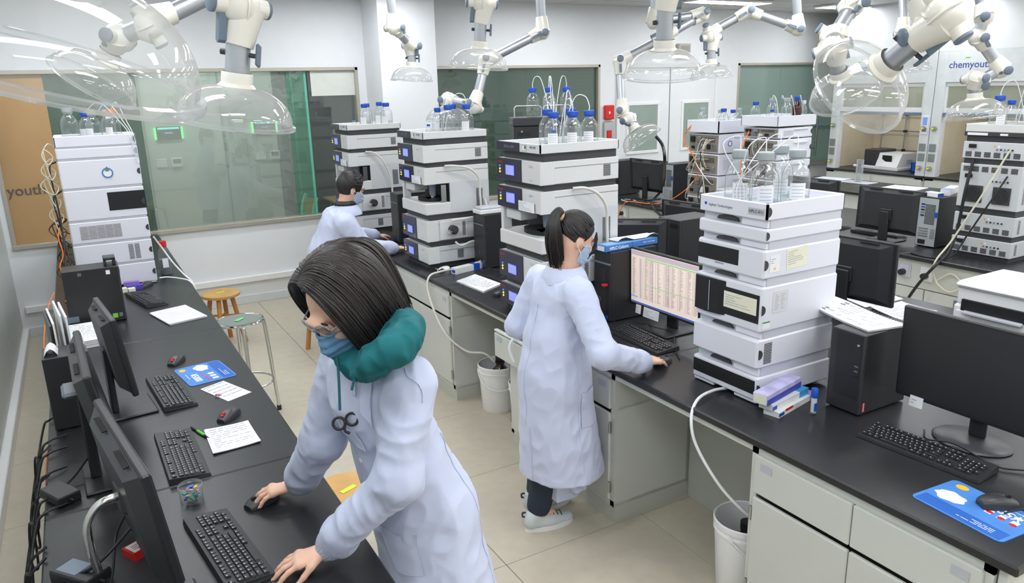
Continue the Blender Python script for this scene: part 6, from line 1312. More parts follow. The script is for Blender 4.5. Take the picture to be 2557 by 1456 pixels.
def nets(fn, lo, hi, h, cull=None, B=12, post=None):
    n = [int(math.ceil((hi[i]-lo[i])/h/B))*B for i in range(3)]
    ax = [lo[i]+h*np.arange(n[i]) for i in range(3)]
    V = np.ones(n, np.float32); hd_ = h*B*.5*1.74
    C = np.stack(np.meshgrid(*[ax[i][0]+h*(np.arange(n[i]//B)*B+(B-1)/2) for i in range(3)], indexing='ij'), -1).reshape(-1, 3)
    if cull is not None:
        E = np.stack([SDF.one(q, C) for q in cull.p], 1); dc = E.min(1)
    else: dc = fn(C)
    near = np.abs(dc) < hd_*1.3 if cull is None else (dc < hd_*1.06+.03) & (dc > -hd_*1.06-.004); nb = [q//B for q in n]
    loc = np.stack(np.meshgrid(*[np.arange(B)]*3, indexing='ij'), -1).reshape(-1, 3)*h
    for bi in range(len(C)):
        i, j, k = np.unravel_index(bi, nb); sl = (slice(i*B, i*B+B), slice(j*B, j*B+B), slice(k*B, k*B+B))
        if not near[bi]: V[sl] = dc[bi]; continue
        P = np.array([ax[0][i*B], ax[1][j*B], ax[2][k*B]])+loc
        if cull is not None:
            ids = np.nonzero(E[bi] < E[bi].min()+2*hd_+.05)[0]; v = fn(P, ids)
        else: v = fn(P)
        if post is not None: v = post(P, v)
        V[sl] = v.reshape(B, B, B)
    S = V < 0
    c = [V[a:n[0]-1+a, b:n[1]-1+b, d:n[2]-1+d] for a in (0, 1) for b in (0, 1) for d in (0, 1)]
    cnt = sum((q < 0).astype(np.int8) for q in c); act = (cnt > 0) & (cnt < 8); idx = np.nonzero(act); m = len(idx[0])
    vid = np.full([q-1 for q in n], -1, np.int64); vid[idx] = np.arange(m)
    cv = np.stack([q[idx] for q in c], 1); off = np.array([(a, b, d) for a in (0, 1) for b in (0, 1) for d in (0, 1)], float)
    acc = np.zeros((m, 3)); num = np.zeros(m)
    for p in range(8):
        for q in range(p+1, 8):
            if np.abs(off[p]-off[q]).sum() != 1: continue
            a, b = cv[:, p], cv[:, q]; ms = (a < 0) != (b < 0); t = np.where(ms, a/np.where(ms, a-b, 1), 0)
            acc += np.where(ms[:, None], off[p]+t[:, None]*(off[q]-off[p]), 0); num += ms
    vs = (np.stack(idx, 1)+acc/num[:, None])*h+np.array(lo); fs = []
    for d in range(3):
        e, f = [q for q in range(3) if q != d]
        A_ = [slice(None)]*3; A_[d] = slice(0, n[d]-1); B_ = [slice(None)]*3; B_[d] = slice(1, n[d])
        ch = S[tuple(A_)] != S[tuple(B_)]; w = np.nonzero(ch); ins = S[tuple(A_)][w]
        w = np.stack(w, 1); ok = (w[:, e] > 0) & (w[:, f] > 0) & (w[:, e] < n[e]-1) & (w[:, f] < n[f]-1); w = w[ok]; ins = ins[ok]
        def g(de, df): q = w.copy(); q[:, e] -= de; q[:, f] -= df; return vid[q[:, 0], q[:, 1], q[:, 2]]
        Q = np.stack([g(1, 1), g(0, 1), g(0, 0), g(1, 0)], 1)
        flip = ins if d != 1 else ~ins
        Q[~flip] = Q[~flip][:, ::-1]; fs.append(Q[(Q >= 0).all(1)])
    F = np.concatenate(fs) if fs else np.zeros((0, 4), int)
    return vs, F
def vnoise(P, f, seed=0):
    r = np.random.RandomState(seed); out = np.zeros(len(P))
    for k in range(7):
        d = r.randn(3); d /= np.linalg.norm(d); out += np.sin(P @ d*f*(.7+.6*r.rand())+r.rand()*6.28)
    return out/4
def scat(I, W, n): return np.stack([np.bincount(I, W[:, q], n) for q in range(3)], 1)
def relax(vs, F, it=1, w=.5):
    I = F[:, [0, 1, 2, 3, 1, 2, 3, 0]].ravel(); O = F[:, [1, 2, 3, 0, 0, 1, 2, 3]].ravel(); n = np.maximum(np.bincount(I, minlength=len(vs)), 1)[:, None]
    for _ in range(it): vs = vs*(1-w)+scat(I, vs[O], len(vs))/n*w
    return vs
def vnormals(vs, F):
    a = vs[F]; fn = np.cross(a[:, 2]-a[:, 0], a[:, 3]-a[:, 1]); N = scat(F.ravel(), np.repeat(fn, 4, 0), len(vs))
    return N/np.maximum(np.linalg.norm(N, axis=1, keepdims=True), 1e-9)
def npmesh(name, vs, F, m, parent, origin):
    me = bpy.data.meshes.new(name); vs = vs-np.array(origin)
    me.vertices.add(len(vs)); me.vertices.foreach_set('co', vs.astype(np.float32).ravel())
    me.loops.add(F.size); me.loops.foreach_set('vertex_index', F.astype(np.int32).ravel()); me.polygons.add(len(F)); me.polygons.foreach_set('loop_start', np.arange(0, F.size, 4, dtype=np.int32))
    me.update(calc_edges=True); me.validate(); me.shade_smooth(); me.materials.append(m); return obj(name, me, parent)
def V3(p): return np.array(p, float)
def unit(v): v = V3(v); return v/np.linalg.norm(v)
def hand(S, wrist, f, n, side, curl=(.25, .35, .25), spread=.10, thumb=(.5, .35), sc=1.0):
    """palm and five fingers; f forward, n back-of-hand normal, side=+1 when the thumb lies on n x f"""
    f = unit(f); n = V3(n); n = unit(n-f*(n @ f)); s = np.cross(n, f)*side; w = V3(wrist); tips = []
    pl = .082*sc
    kn = [w+f*pl*a+s*b*sc+n*c for a, b, c in ((.98, .030, .002), (1.04, .010, .005), (1.0, -.011, .004), (.92, -.030, .0))]
    for q, r in zip(kn, (.0115, .0115, .011, .0105)): S.cap(w+(q-w)*.12, q, .017*sc, r*sc, .012, (n, .8))
    S.cap(kn[0], kn[3], .0115*sc, .0105*sc, .01)
    for i, (q, L) in enumerate(zip(kn, (.070, .079, .073, .057))):
        a = (1.5-i)*spread; d = unit(f*math.cos(a)+s*math.sin(a)); r = .0088-.0006*(i == 3); p = q; ang = 0
        for j, (fr, cu) in enumerate(zip((.46, .30, .24), curl)):
            ang += cu; e = d*math.cos(ang)-n*math.sin(ang); p2 = p+e*L*fr*sc; S.cap(p, p2, (r-.0007*j)*sc, (r-.0007*(j+1))*sc, .0035); p = p2
        tips.append((p, e, n))
    b = w+f*.022*sc+s*.022*sc; d1 = unit(f*math.cos(thumb[0]*1.5)+s*math.sin(thumb[0]*1.5)-n*.25); p = b+d1*.038*sc; S.cap(b, p, .014*sc, .0105*sc, .012)
    d2 = unit(d1*.75+f*.55-s*.1-n*thumb[1]); p2 = p+d2*.030*sc; S.cap(p, p2, .0102*sc, .009*sc, .005); p3 = p2+unit(d2+f*.3-n*.15)*.022*sc; S.cap(p2, p3, .009*sc, .0072*sc, .004); tips.append((p3, d2, n))
    return tips
def strands(name, m, parent, org, paths, r=.0032, n=5):
    b = MB()
    for P in paths: b.tube([Vector(p)-Vector(org) for p in P], (lambda q, r=r: r*(1-.75*q**2)+.0004), n)
    o = b.build(name, m, parent, 80); o['kind'] = 'stuff'; return o
m_skin = mat('skin', (236, 190, 164), .5, var=.05, scale=30, spec=.4)
MATS['skin'].node_tree.nodes['Principled BSDF'].inputs['Subsurface Weight'].default_value = .12
MATS['skin'].node_tree.nodes['Principled BSDF'].inputs['Subsurface Radius'].default_value = (.012, .005, .003)
m_hairb = mat('dark_brown_hair', (34, 27, 25), .38, var=.3, scale=30, stretch=(1, 1, .12), bump=.35, bscale=260, spec=.5)
m_hairk = mat('black_hair', (36, 31, 31), .45, var=.3, scale=30, bump=.3, bscale=260)
m_coat = mat('lab_coat_cotton', (206, 213, 238), .75, var=.012, bump=.12, bscale=500, sheen=.15)
def wrinkle(m, sc=8, dist=.02, st=.5):
    N, L = nodes(m); b = N['Principled BSDF']; tc = N.new('ShaderNodeTexCoord'); n0 = N.new('ShaderNodeTexNoise'); n0.inputs['Scale'].default_value = sc*.6; n0.inputs['Detail'].default_value = 2
    mx = N.new('ShaderNodeVectorMath'); mx.operation = 'MULTIPLY_ADD'; mx.inputs[1].default_value = (.25, .25, .25); L.new(tc.outputs['Object'], n0.inputs['Vector']); L.new(n0.outputs['Color'], mx.inputs[0]); L.new(tc.outputs['Object'], mx.inputs[2])
    v = N.new('ShaderNodeTexVoronoi'); v.feature = 'SMOOTH_F1'; v.inputs['Scale'].default_value = sc; v.inputs['Smoothness'].default_value = .35; L.new(mx.outputs[0], v.inputs['Vector'])
    bp = N.new('ShaderNodeBump'); bp.inputs['Strength'].default_value = st; bp.inputs['Distance'].default_value = dist; L.new(v.outputs['Distance'], bp.inputs['Height'])
    old = b.inputs['Normal'].links[0].from_socket if b.inputs['Normal'].links else None
    if old: L.new(old, bp.inputs['Normal'])
    L.new(bp.outputs[0], b.inputs['Normal'])
wrinkle(m_coat)
m_mask = mat('face_mask_blue', (186, 206, 230), .8, var=.05, scale=40)
m_maskd = mat('face_mask_deep_blue', (106, 150, 188), .8, var=.07, scale=40)
m_teal = mat('teal_sweatshirt', (14, 104, 110), .85, var=.1, scale=30, bump=.2, bscale=300)
wrinkle(m_teal, 10, .02, .5)
m_trous = mat('navy_trousers', (38, 50, 66), .8, var=.1, scale=20)
m_shoe = mat('pale_grey_shoe', (206, 214, 216), .6, var=.03)
def headframe(face, up):
    f = unit(face); u = V3(up); u = unit(u-f*(u @ f)); s = np.cross(f, u); return s, f, u      # side (her right), forward, up
def person(label, org, J, skin=None, coat_extra=None, res=.0045, headsc=1.0, closed=False):
    """J: joints of the figure in world space"""
    t = thing('person', label, 'person', tuple(org), 0); S = SDF(); s, f, u = headframe(J['face'], J['up']); c = V3(J['head']); M = np.stack([s, f, u]); k = headsc
    S.ell(c+u*.022*k-f*.012*k, M, np.array((.073, .092, .092))*k, .02); S.ell(c-u*.035*k+f*.022*k, M, np.array((.060, .066, .078))*k, .03); S.ell(c-u*.078*k+f*.055*k, M, np.array((.03, .028, .026))*k, .03)
    S.cap(c+f*.082*k-u*.002*k, c+f*.101*k-u*.035*k, .008*k, .0115*k, .012); S.ell(c+f*.092*k+u*.02*k, M, np.array((.04, .012, .012))*k, .02)
    for q in (-1, 1):
        S.ell(c+s*q*.074*k-f*.012*k-u*.012*k, M, np.array((.011, .02, .032))*k, .008); S.ell(c+s*q*.032*k+f*.088*k+u*.004*k, M, np.array((.018, .012, .010))*k, .012, neg=True); S.ell(c+s*q*.036*k+f*.068*k-u*.028*k, M, np.array((.024, .018, .02))*k, .02)
    S.cap(c+f*.088*k-u*.062*k-s*.018*k, c+f*.088*k-u*.062*k+s*.018*k, .007*k, .007*k, .008)
    nb = V3(J['neck']); S.cap(c-u*.05*k-f*.02*k, nb, .052*k, .056*k, .03)
    sl, sr = V3(J['shL']), V3(J['shR']); hp = V3(J['hip']); ch = (sl+sr)/2*.75+hp*.25
    S.cap(nb, ch, .06, .085, .05); S.cap(sl, sr, .045, .045, .05); S.cap(ch, hp, .085, .085, .05)
    for a in ('L', 'R'):
        S.cap(J['sh'+a], J['el'+a], .044, .036, .03); S.cap(J['el'+a], J['wr'+a], .036, .024, .02); S.cap(hp, J['kn'+a], .07, .052, .05); S.cap(J['kn'+a], J['an'+a], .052, .036, .03); S.cap(J['an'+a], V3(J['an'+a])*.5+V3(J['toe'+a])*.5, .036, .024, .03)
    tips = []
    for a in ('L', 'R'): h = J['hand'+a]; tips += hand(S, J['wr'+a], h['f'], h['n'], h['side'], h.get('curl', (.25, .35, .25)), h.get('spread', .1), h.get('thumb', (.5, .35)), h.get('sc', 1.0))
    lo, hi = S.bounds(); vs, F = nets(S, lo, hi, res, S); vs = relax(vs, F, 1, .4)
    body = npmesh('body', vs, F, skin or m_skin, t, org)
    m_nail = mat('finger_nail', (240, 206, 192), .3)
    for p, e, n in tips:
        x = np.cross(n, e); x = unit(x); n2 = np.cross(e, x); q = p+n2*.0052+e*.001-V3(org); MB().lathe([(0, .0012), (.0042, .0006), (.005, 0)], 10, basis(q, x, e*1.25, n2)).build('nail', m_nail, body, 60)
    for q in (-1, 1):
        e = c+s*q*.032*k+f*.078*k+u*.004*k-V3(org)
        if closed: MB().lathe([(.0*k, .0115*k), (.006*k, .0100*k), (.0104*k, .006*k), (.012*k, 0)], 16, basis(e, s*1.35, u, f), cap0=False, cap1=False).build('eyelid', skin or m_skin, body, 60)
        else:
            MB().lathe([(0, .012*k), (.006*k, .0104*k), (.0104*k, .006*k), (.012*k, 0), (0, 0)], 14, basis(e, s, u, f)).build('eye', mat('eye_white', (232, 228, 226), .2), body, 60)
            MB().lathe([(0, .0128*k), (.005*k, .0118*k), (.0056*k, .0108*k)], 12, basis(e, s, u, f)).build('iris', mat('iris_dark', (40, 26, 20), .15), body, 60)
        if closed: e = e-u*.007*k-f*.001*k
        b = MB(); b.tube([Vector(e+s*a*k+f*(.0125-abs(a)*.15)*k+u*((.007-18*a*a) if not closed else (-.001+16*a*a))*k) for a in (-.014, -.007, 0, .007, .014)], (.0016 if not closed else .0011)*k, 5); b.build('eyelash', m_hairk, body, 60)
        b = MB(); b.tube([Vector(c+s*(q*.033+a)*k+f*(.094-abs(a)*.2-.004)*k+u*(.026-12*a*a)*k-V3(org)) for a in (-.017, -.008, 0, .008, .017)], .0026*k, 5); b.build('eyebrow', m_hairb, body, 60)
    return t, S, (s, f, u, c)
m_seam = mat('coat_seam', (188, 195, 222), .8)
def facemask(t, org, fr, m, k=1.0, drop=0):
    s, f, u, c = fr; H_ = SDF(); M = np.stack([s, f, u])
    H_.ell(c+u*.022*k-f*.012*k, M, np.array((.073, .092, .092))*k, .02); H_.ell(c-u*.035*k+f*.022*k, M, np.array((.062, .068, .08))*k, .03); H_.ell(c-u*.075*k+f*.055*k, M, np.array((.036, .032, .03))*k, .03); H_.cap(c+f*.082*k-u*.002*k, c+f*.098*k-u*.06*k, .010*k, .02*k, .02)
    def fn(P, ids=None):
        d = H_(P); L = (P-c) @ M.T/k
        z = L[:, 2]; y = L[:, 1]
        reg = np.maximum.reduce([z-(-.012-.35*np.maximum(0, .06-y)*0), -.112-z, .012+np.abs(z+.055)*.28-y])
        w = .0016*np.sin(z*300)*np.clip((y-.03)/.04, 0, 1)
        return np.maximum.reduce([d-.0085*k-w, .003*k-d, reg*k])
    lo = c-np.array([.15]*3); hi = c+np.array([.15]*3); vs, F = nets(fn, lo, hi, .003); vs = relax(vs, F, 2, .5)
    o = npmesh('face_mask', vs, F, m, t, org)
    for q in (-1, 1):
        ear = c+(s*q*.081-f*.02-u*.012)*k
        for a in (-.022, -.095):
            p0 = c+(s*q*.058+f*.045+u*a)*k; pm = c+(s*q*.084+f*.008+u*(a*.55-.008))*k
            MB().tube([Vector(x-V3(org)) for x in (p0, pm, ear+u*(.012 if a > -.05 else -.02)*k, ear-f*.012*k)], .0016, 6, 4).build('ear_loop', m_white, o, 60)
    return o
def coat(t, org, S, m, res=.0052, folds=.004, seed=1, zmin=None, name='lab_coat', freq=26, crease=()):
    lo, hi = S.bounds()
    post = None
    if zmin is not None: post = lambda P, v: np.maximum(v, zmin-P[:, 2])
    vs, F = nets(S, lo, hi, res, S, post=post); vs = relax(vs, F, 2, .5); N = vnormals(vs, F)
    st = vs*np.array([1, 1, .3]); rid = lambda x: .55-np.abs(x)
    d = folds*1.35*(rid(vnoise(st, freq*.8, seed))+.6*rid(vnoise(st*np.array([1, 1, 2.2])+.3, freq*1.7, seed+5)))
    for a, b, amp, fr_, rad in crease:      # crumpled folds along a sleeve
        a, b = V3(a), V3(b); ab = b-a; L = np.linalg.norm(ab); tt = ((vs-a) @ ab)/L; Dd = vs-a-np.outer(np.clip(tt/L, 0, 1), ab); w = np.clip(1-np.linalg.norm(Dd, axis=1)/rad, 0, 1)**.5*np.clip(np.minimum(tt/L+.1, 1.1-tt/L)*4, 0, 1)
        d = d*(1-w*.6)+amp*w*(rid(np.sin(tt*fr_*.5+2.6*vnoise(vs, 26, seed+9)))*.6*np.clip(.3+vnoise(vs, 22, seed+3), .0, 1.2)+1.0*rid(vnoise(vs, 62, seed+2)))
    vs = vs+N*d[:, None]
    return npmesh(name, vs, F, m, t, org), (vs, F, N)
def patch(name, m, parent, org, surf, P, lift=.003, t=.002):
    """cloth patch laid on a surface: grid of world points pushed onto the nearest coat point"""
    vs, F, N = surf; G = []
    for r in P:
        row = []
        for p in r:
            p = V3(p); i = ((vs-p)**2).sum(1).argmin(); n = N[i]; q = p+n*((vs[i]-p) @ n)+n*lift; row.append(Vector(q-V3(org)))
        G.append(row)
    b = MB(); b.sheet(G, t); o = b.build(name, m, parent, 70)
    rim = G[0]+[r[-1] for r in G[1:]]+G[-1][-2::-1]+[r[0] for r in G[-2:0:-1]]
    MB().tube(rim+[rim[0]], .0011, 4).build('stitching', m_seam, o, 60); return o
def line_on(name, m, parent, org, surf, pts, r=.0014, lift=.0006, n=24):
    vs, F, N = surf; P = [V3(p) for p in spline(pts, max(2, n//(len(pts)-1)))]; out = []
    for p in P:
        i = ((vs-p)**2).sum(1).argmin(); nn = N[i]; out.append(Vector(p+nn*((vs[i]-p) @ nn)+nn*lift-V3(org)))
    return MB().tube(out, r, 5).build(name, m, parent, 60)
def haircap(t, org, fr, m, k, cut, name='hair', grow=.0, extra=None, res=.0045):
    """hair mass around the skull; cut(L) gives the face opening in head space"""
    s, f, u, c = fr; M = np.stack([s, f, u]); Hh = SDF(); Hh.ell(c+u*.024*k-f*.014*k, M, np.array((.084+grow, .104+grow, .104+grow))*k, .02)
    if extra: extra(Hh, s, f, u, c)
    def fn(P, ids=None):
        L = (P-c) @ M.T/k; d = Hh(P)-.0035*vnoise(L*np.array([1, 1, .4]), 60, 3); return np.maximum(d, cut(L)*k)
    lo, hi = Hh.bounds(); vs, F = nets(fn, lo, hi, res); vs = relax(vs, F, 2, .5); return npmesh(name, vs, F, m, t, org)
def march(p, d, ell, g=(0, 0, -1), n=24, step=.012, gw=.3, keep=.8, ramp=0):
    """hair strand: slides over the skull ellipsoid and then hangs"""
    c, M, r = ell; p = V3(p); d = unit(d); g = V3(g); P = [p.copy()]
    for i in range(n):
        L = M @ (p-c); k = np.sqrt(((L/r)**2).sum())
        nrm = unit(M.T @ (L/r**2))
        d = unit(d*keep+g*(gw if not ramp else gw*min(1, .25+ramp*i))*(1 if k > 1.02 else .6))
        if k < 1.06 and d @ nrm < 0: d = unit(d-nrm*(d @ nrm))
        p = p+d*step; L = M @ (p-c); k = np.sqrt(((L/r)**2).sum())
        if k < 1: p = c+M.T @ (L/k)
        P.append(p.copy())
    return P
def shoe(t, heel, toe, m=m_shoe, W=.046):
    h, e = V3(heel), V3(toe); d = unit(e-h); d[2] = 0; L = np.linalg.norm((e-h)[:2]); s = np.array([-d[1], d[0], 0]); S = SDF(); z = np.array([0, 0, 1.])
    S.cap(h+d*.035+z*.045, h+d*L*.55+z*.04, .037, .034, .02); S.cap(h+d*L*.5+z*.038, e-d*.035+z*.03, .038, .03, .03, ((0, 0, 1), .8)); S.cap(h+d*.03+z*.07, h+d*.06+z*.085, .034, .036, .02)
    lo, hi = S.bounds(); vs, F = nets(S, lo, hi, .004, S, post=lambda P, v: np.maximum(v, .012-P[:, 2])); vs = relax(vs, F, 1, .5)
    org = t.location; o = npmesh('shoe', vs, F, m, t, org)
    out = []; n = 28
    for i in range(n):
        a = 2*PI*i/n; x = math.cos(a); y = math.sin(a); q = h+d*(L/2+L/2*x*1.0)+s*y*W*(1.0+.12*x)*(abs(x)**3*-.25+1); out.append((q[0]-org.x, q[1]-org.y))
    MB().prism(out, .0-org.z, .022-org.z).build('sole', m_white, o, 40)
    for k in range(4): q = h+d*(L*.48+.022*k)+z*(.078-.006*k)-V3(org); MB().tube([Vector(q-s*.024), Vector(q+z*.012), Vector(q+s*.024)], .0025, 6, 3).build('lace', m_char, o, 60)
    q = h+d*.0+z*.085-V3(org); MB().tube([Vector(q), Vector(q-d*.01+z*.004), Vector(q-d*.01+z*.024), Vector(q+d*.006+z*.022)], .005, 8, 4).build('pull_tab', m_char, o, 60)
def trousers(t, org, J, m, hem=.09):
    S = SDF(); hp = V3(J['hip'])
    for a in ('L', 'R'):
        kn, an = V3(J['kn'+a]), V3(J['an'+a]); S.cap(hp, kn, .105, .078, .05); S.cap(kn, an+np.array([0, 0, hem-.04]), .075, .058, .03)
    return coat(t, org, S, m, .007, .004, 3, name='trousers', freq=40)[0]
# ------------------------------------------------------------------ woman with bobbed hair, foreground
fd = unit((-.98, -.2, 0)); sd = np.array([fd[1], -fd[0], 0])          # facing, her right
J = dict(head=(.568, 1.926, 1.615), face=(-.78, -.27, -.56), up=(-.05, 0, 1), neck=(.655, 1.985, 1.455), shL=(.705, 1.815, 1.385), shR=(.63, 2.16, 1.375), elL=(.632, 1.778, 1.13), elR=(.548, 2.2, 1.10), wrL=(.452, 1.912, .898), wrR=(.472, 2.315, .902), hip=(.765, 1.975, .92), knL=(.80, 1.88, .5), knR=(.78, 2.07, .5), anL=(.82, 1.87, .09), anR=(.80, 2.08, .09), toeL=(.68, 1.84, .03), toeR=(.66, 2.06, .03),
    handL=dict(f=(-.97, .16, -.17), n=(-.16, .02, .98), side=1, curl=(.16, .3, .2), spread=.13, thumb=(.45, .5)), handR=dict(f=(-.95, .25, -.08), n=(-.1, .12, .98), side=-1, curl=(.28, .42, .3), spread=.16, thumb=(.62, .35)))
org = (.8, 1.97, 0)
w1p, SB, fr = person('bob-haired woman with teal hood in white lab coat leaning on the left bench', org, J, headsc=1.06, closed=True)
facemask(w1p, org, fr, m_maskd, 1.06)
s, f, u, c = fr; K = 1.06
ellh = (c+u*.024*K-f*.014*K, np.stack([s, f, u]), np.array((.088, .108, .108))*K)
haircap(w1p, org, fr, m_hairb, K, lambda L: np.maximum(L[:, 1]-(.045-.3*np.abs(L[:, 0]-.02)), L[:, 2]-.075)*0+np.minimum(np.maximum(.03-L[:, 1]*0+L[:, 1]-.052+.25*np.abs(L[:, 0]-.02), -(L[:, 2]-.095)), np.maximum(-L[:, 2]-.05, -1)) if False else np.minimum(L[:, 1]+np.abs(L[:, 0]-.025)*.35-.045, .098-L[:, 2]), 'hair')
rs = np.random.RandomState(4); paths = []
for i in range(1500):
    side = -1 if rs.rand() < .66 else 1; q = rs.uniform(-.09, .046)
    x0 = .03+rs.uniform(-.003, .003); st = c+(s*x0+f*q+u*.2)*K; L0 = ellh[1] @ (st-ellh[0]); L0[2] = ellh[2][2]*math.sqrt(max(.02, 1-(L0[0]/ellh[2][0])**2-(L0[1]/ellh[2][1])**2)); st = ellh[0]+ellh[1].T @ L0
    back = np.clip((.05-q)/.13, 0, 1); lift = 1+rs.uniform(0, .10); e2 = (ellh[0], ellh[1], ellh[2]*lift)
    d = s*side*(1-.7*back)-f*(back*1.2+(.12 if side < 0 else .02))+np.array(rs.randn(3))*.05
    if side < 0 and rs.rand() < .3: d = d-f*rs.uniform(.2, 1.1)
    gg = unit(-u*.8-f*.22*(1-back)+V3((0, 0, -.4))); n = int(round((21.5+4.5*math.sin(PI*min(1, back*1.15)) if side < 0 else 17)+(4.5 if side < 0 else 7)*back+rs.uniform(-1, 1))); P = march(st, d, e2, gg, n=n, step=.0128*K, gw=.3, keep=.87, ramp=.06)
    inw = unit(c-u*.1-P[-1]); j = rs.uniform(.0, .012)
    for a in range(1, 5): P[-a] = P[-a]+inw*j*(5-a)/4
    paths.append(P)
for i in range(14): q0 = c+(-f*.085-s*.03*rs.rand()-u*.05)*K; paths.append([q0, q0+np.array([.03, -.01, -.03]), q0+np.array([.065+.01*rs.rand(), -.02+.004*i, -.045-.003*i])])
strands('hair_strands', m_hairb, w1p, org, paths, .0038, 5)
# glasses
gm = clear('glasses_plastic', (235, 240, 244), haze=.3, hazecol=(220, 228, 234), gloss=.2, edge=.6); g0 = c+(f*.104+u*.012)*K
gl = None
for q in (-1, 1):
    R0 = [g0+(s*(q*.034+.026*math.cos(a))+u*(.019*math.sin(a)-.004)-f*(.012*abs(q*.034+.026*math.cos(a))/.06))*K for a in [2*PI*k/20 for k in range(21)]]
    b = MB().tube([Vector(p-V3(org)) for p in R0], .0028, 8)
    if gl is None: gl = b.build('glasses', gm, w1p, 60)
    else: b.build('lens_rim', gm, gl, 60)
    MB().tube([Vector(p-V3(org)) for p in (g0+(s*q*.062-f*.012)*K, g0+(s*q*.082-f*.06)*K, g0+(s*q*.086-f*.12-u*.012)*K)], .0024, 6, 4).build('temple_arm', gm, gl, 60)
    MB().add([tuple(p-V3(org)) for p in R0[:-1]], [tuple(range(20))]).build('lens', clear('lens_glass', (248, 250, 252), haze=.04, gloss=.1, edge=.3), gl)
MB().tube([Vector(p-V3(org)) for p in (g0+(s*.01)*K, g0+(u*.004+f*.004)*K, g0-(s*.01)*K)], .0026, 6, 3).build('bridge', gm, gl, 60)
# coat
C = SDF(); shL, shR = V3(J['shL']), V3(J['shR']); ch = V3((.662, 1.985, 1.30)); wa = V3((.725, 1.985, 1.08)); hp = V3((.785, 1.975, .90)); hm = V3((.84, 1.955, .40))
C.cap(shL+(shR-shL)*.04-[0, 0, .012], shR-(shR-shL)*.04-[0, 0, .012], .066, .066, .05); C.cap(V3(J['neck'])-[0, 0, .04], ch, .085, .13, .06, (fd, .85)); C.cap(ch, wa, .158, .15, .05, (fd, .74)); C.cap(wa, hp, .15, .172, .05, (fd, .78)); C.cap(hp, hm, .175, .225, .05, (fd, .82))
for a in ('L', 'R'):
    C.cap(J['sh'+a], J['el'+a], .074, .066, .035); w = V3(J['wr'+a]); e = V3(J['el'+a]); C.cap(e, e+(w-e)*.80, .066, .054, .03); C.cap(e+(w-e)*.80, e+(w-e)*.97, .054, .036, .02)
co, surf = coat(w1p, org, C, m_coat, .0052, .0065, 2, zmin=.42, freq=46, crease=[(J['elL'], J['wrL'], .0065, 170, .1), (J['elR'], J['wrR'], .0065, 170, .1), (J['shL'], J['elL'], .007, 100, .11), (J['shR'], J['elR'], .007, 100, .11)])
for a in ('L', 'R'):
    w = V3(J['wr'+a]); e = V3(J['el'+a]); d = unit(w-e); b = MB()
    for k in range(26):
        an = 2*PI*k/26; x = unit(np.cross(d, (0, 0, 1.))); y = np.cross(d, x); r0 = x*math.cos(an)+y*math.sin(an); b.tube([Vector(e+(w-e)*.86+r0*.047-V3(org)), Vector(e+(w-e)*.93+r0*.043-V3(org)), Vector(e+(w-e)*.985+r0*.036-V3(org))], .0045, 5, 3)
    o = b.build('gathered_cuff', m_coat, co, 70); o['kind'] = 'stuff'
def PX(px, py, D): return V3(atD(px, py, D))
patch('lapel', m_coat, co, org, surf, [[PX(905+9*j-i*3, 925+j*8+i*22, 2.12) for j in range(5)] for i in range(6)], .007, .003)
patch('lapel', m_coat, co, org, surf, [[PX(845+5*j, 905+i*18, 2.1) for j in range(4)] for i in range(6)], .006, .003)
patch('chest_pocket', m_coat, co, org, surf, [[PX(865+10*j, 1055+i*16-j*2, 2.22) for j in range(6)] for i in range(6)], .004, .003)
patch('hip_pocket', m_coat, co, org, surf, [[PX(955+18*j, 1310+i*24-j*4, 2.42) for j in range(7)] for i in range(7)], .004, .003)
line_on('placket_seam', m_seam, co, org, surf, [PX(868, 985, 2.2), PX(872, 1060, 2.25), PX(880, 1150, 2.3), PX(890, 1230, 2.35)])
line_on('back_seam', m_seam, co, org, surf, [(.86, 1.86, 1.2), (.88, 1.85, 1.05), (.93, 1.83, .85), (.98, 1.8, .6)], n=30)
line_on('shoulder_seam', m_seam, co, org, surf, [PX(1000, 880, 2.0), PX(1015, 930, 2.0), PX(1050, 960, 2.0), PX(1085, 1020, 2.0)])
b0 = PX(884, 1158, 2.28); i = ((surf[0]-b0)**2).sum(1).argmin(); MB().lathe([(0, .003), (.007, .0025), (.0075, 0)], 14, frame(surf[0][i]-V3(org), surf[2][i])).build('button', m_white, co, 40)
# black headset tucked in the chest pocket
hb = PX(868, 1052, 2.18); i = ((surf[0]-hb)**2).sum(1).argmin(); e0 = surf[0][i]+surf[2][i]*.02; t = thing('headset', 'black looped headset tucked into the chest pocket of the bob-haired woman', 'headset', tuple(e0))
for q, (dx, dz) in enumerate(((-.012, 0), (.024, .012))): MB().tube([Vector(V3(CR)*(dx+.017*math.cos(a))+V3(CU)*(dz+.017*math.sin(a))) for a in [2*PI*k/20 for k in range(21)]], .0042, 8).build('ear_hook', m_black, t, 60)
MB().tube([Vector(V3(CR)*.005+V3(CU)*.0), Vector(V3(CR)*.004-V3(CU)*.02), Vector(V3(CR)*.018-V3(CU)*.028)], .004, 8, 3).build('stem', m_black, t, 60)
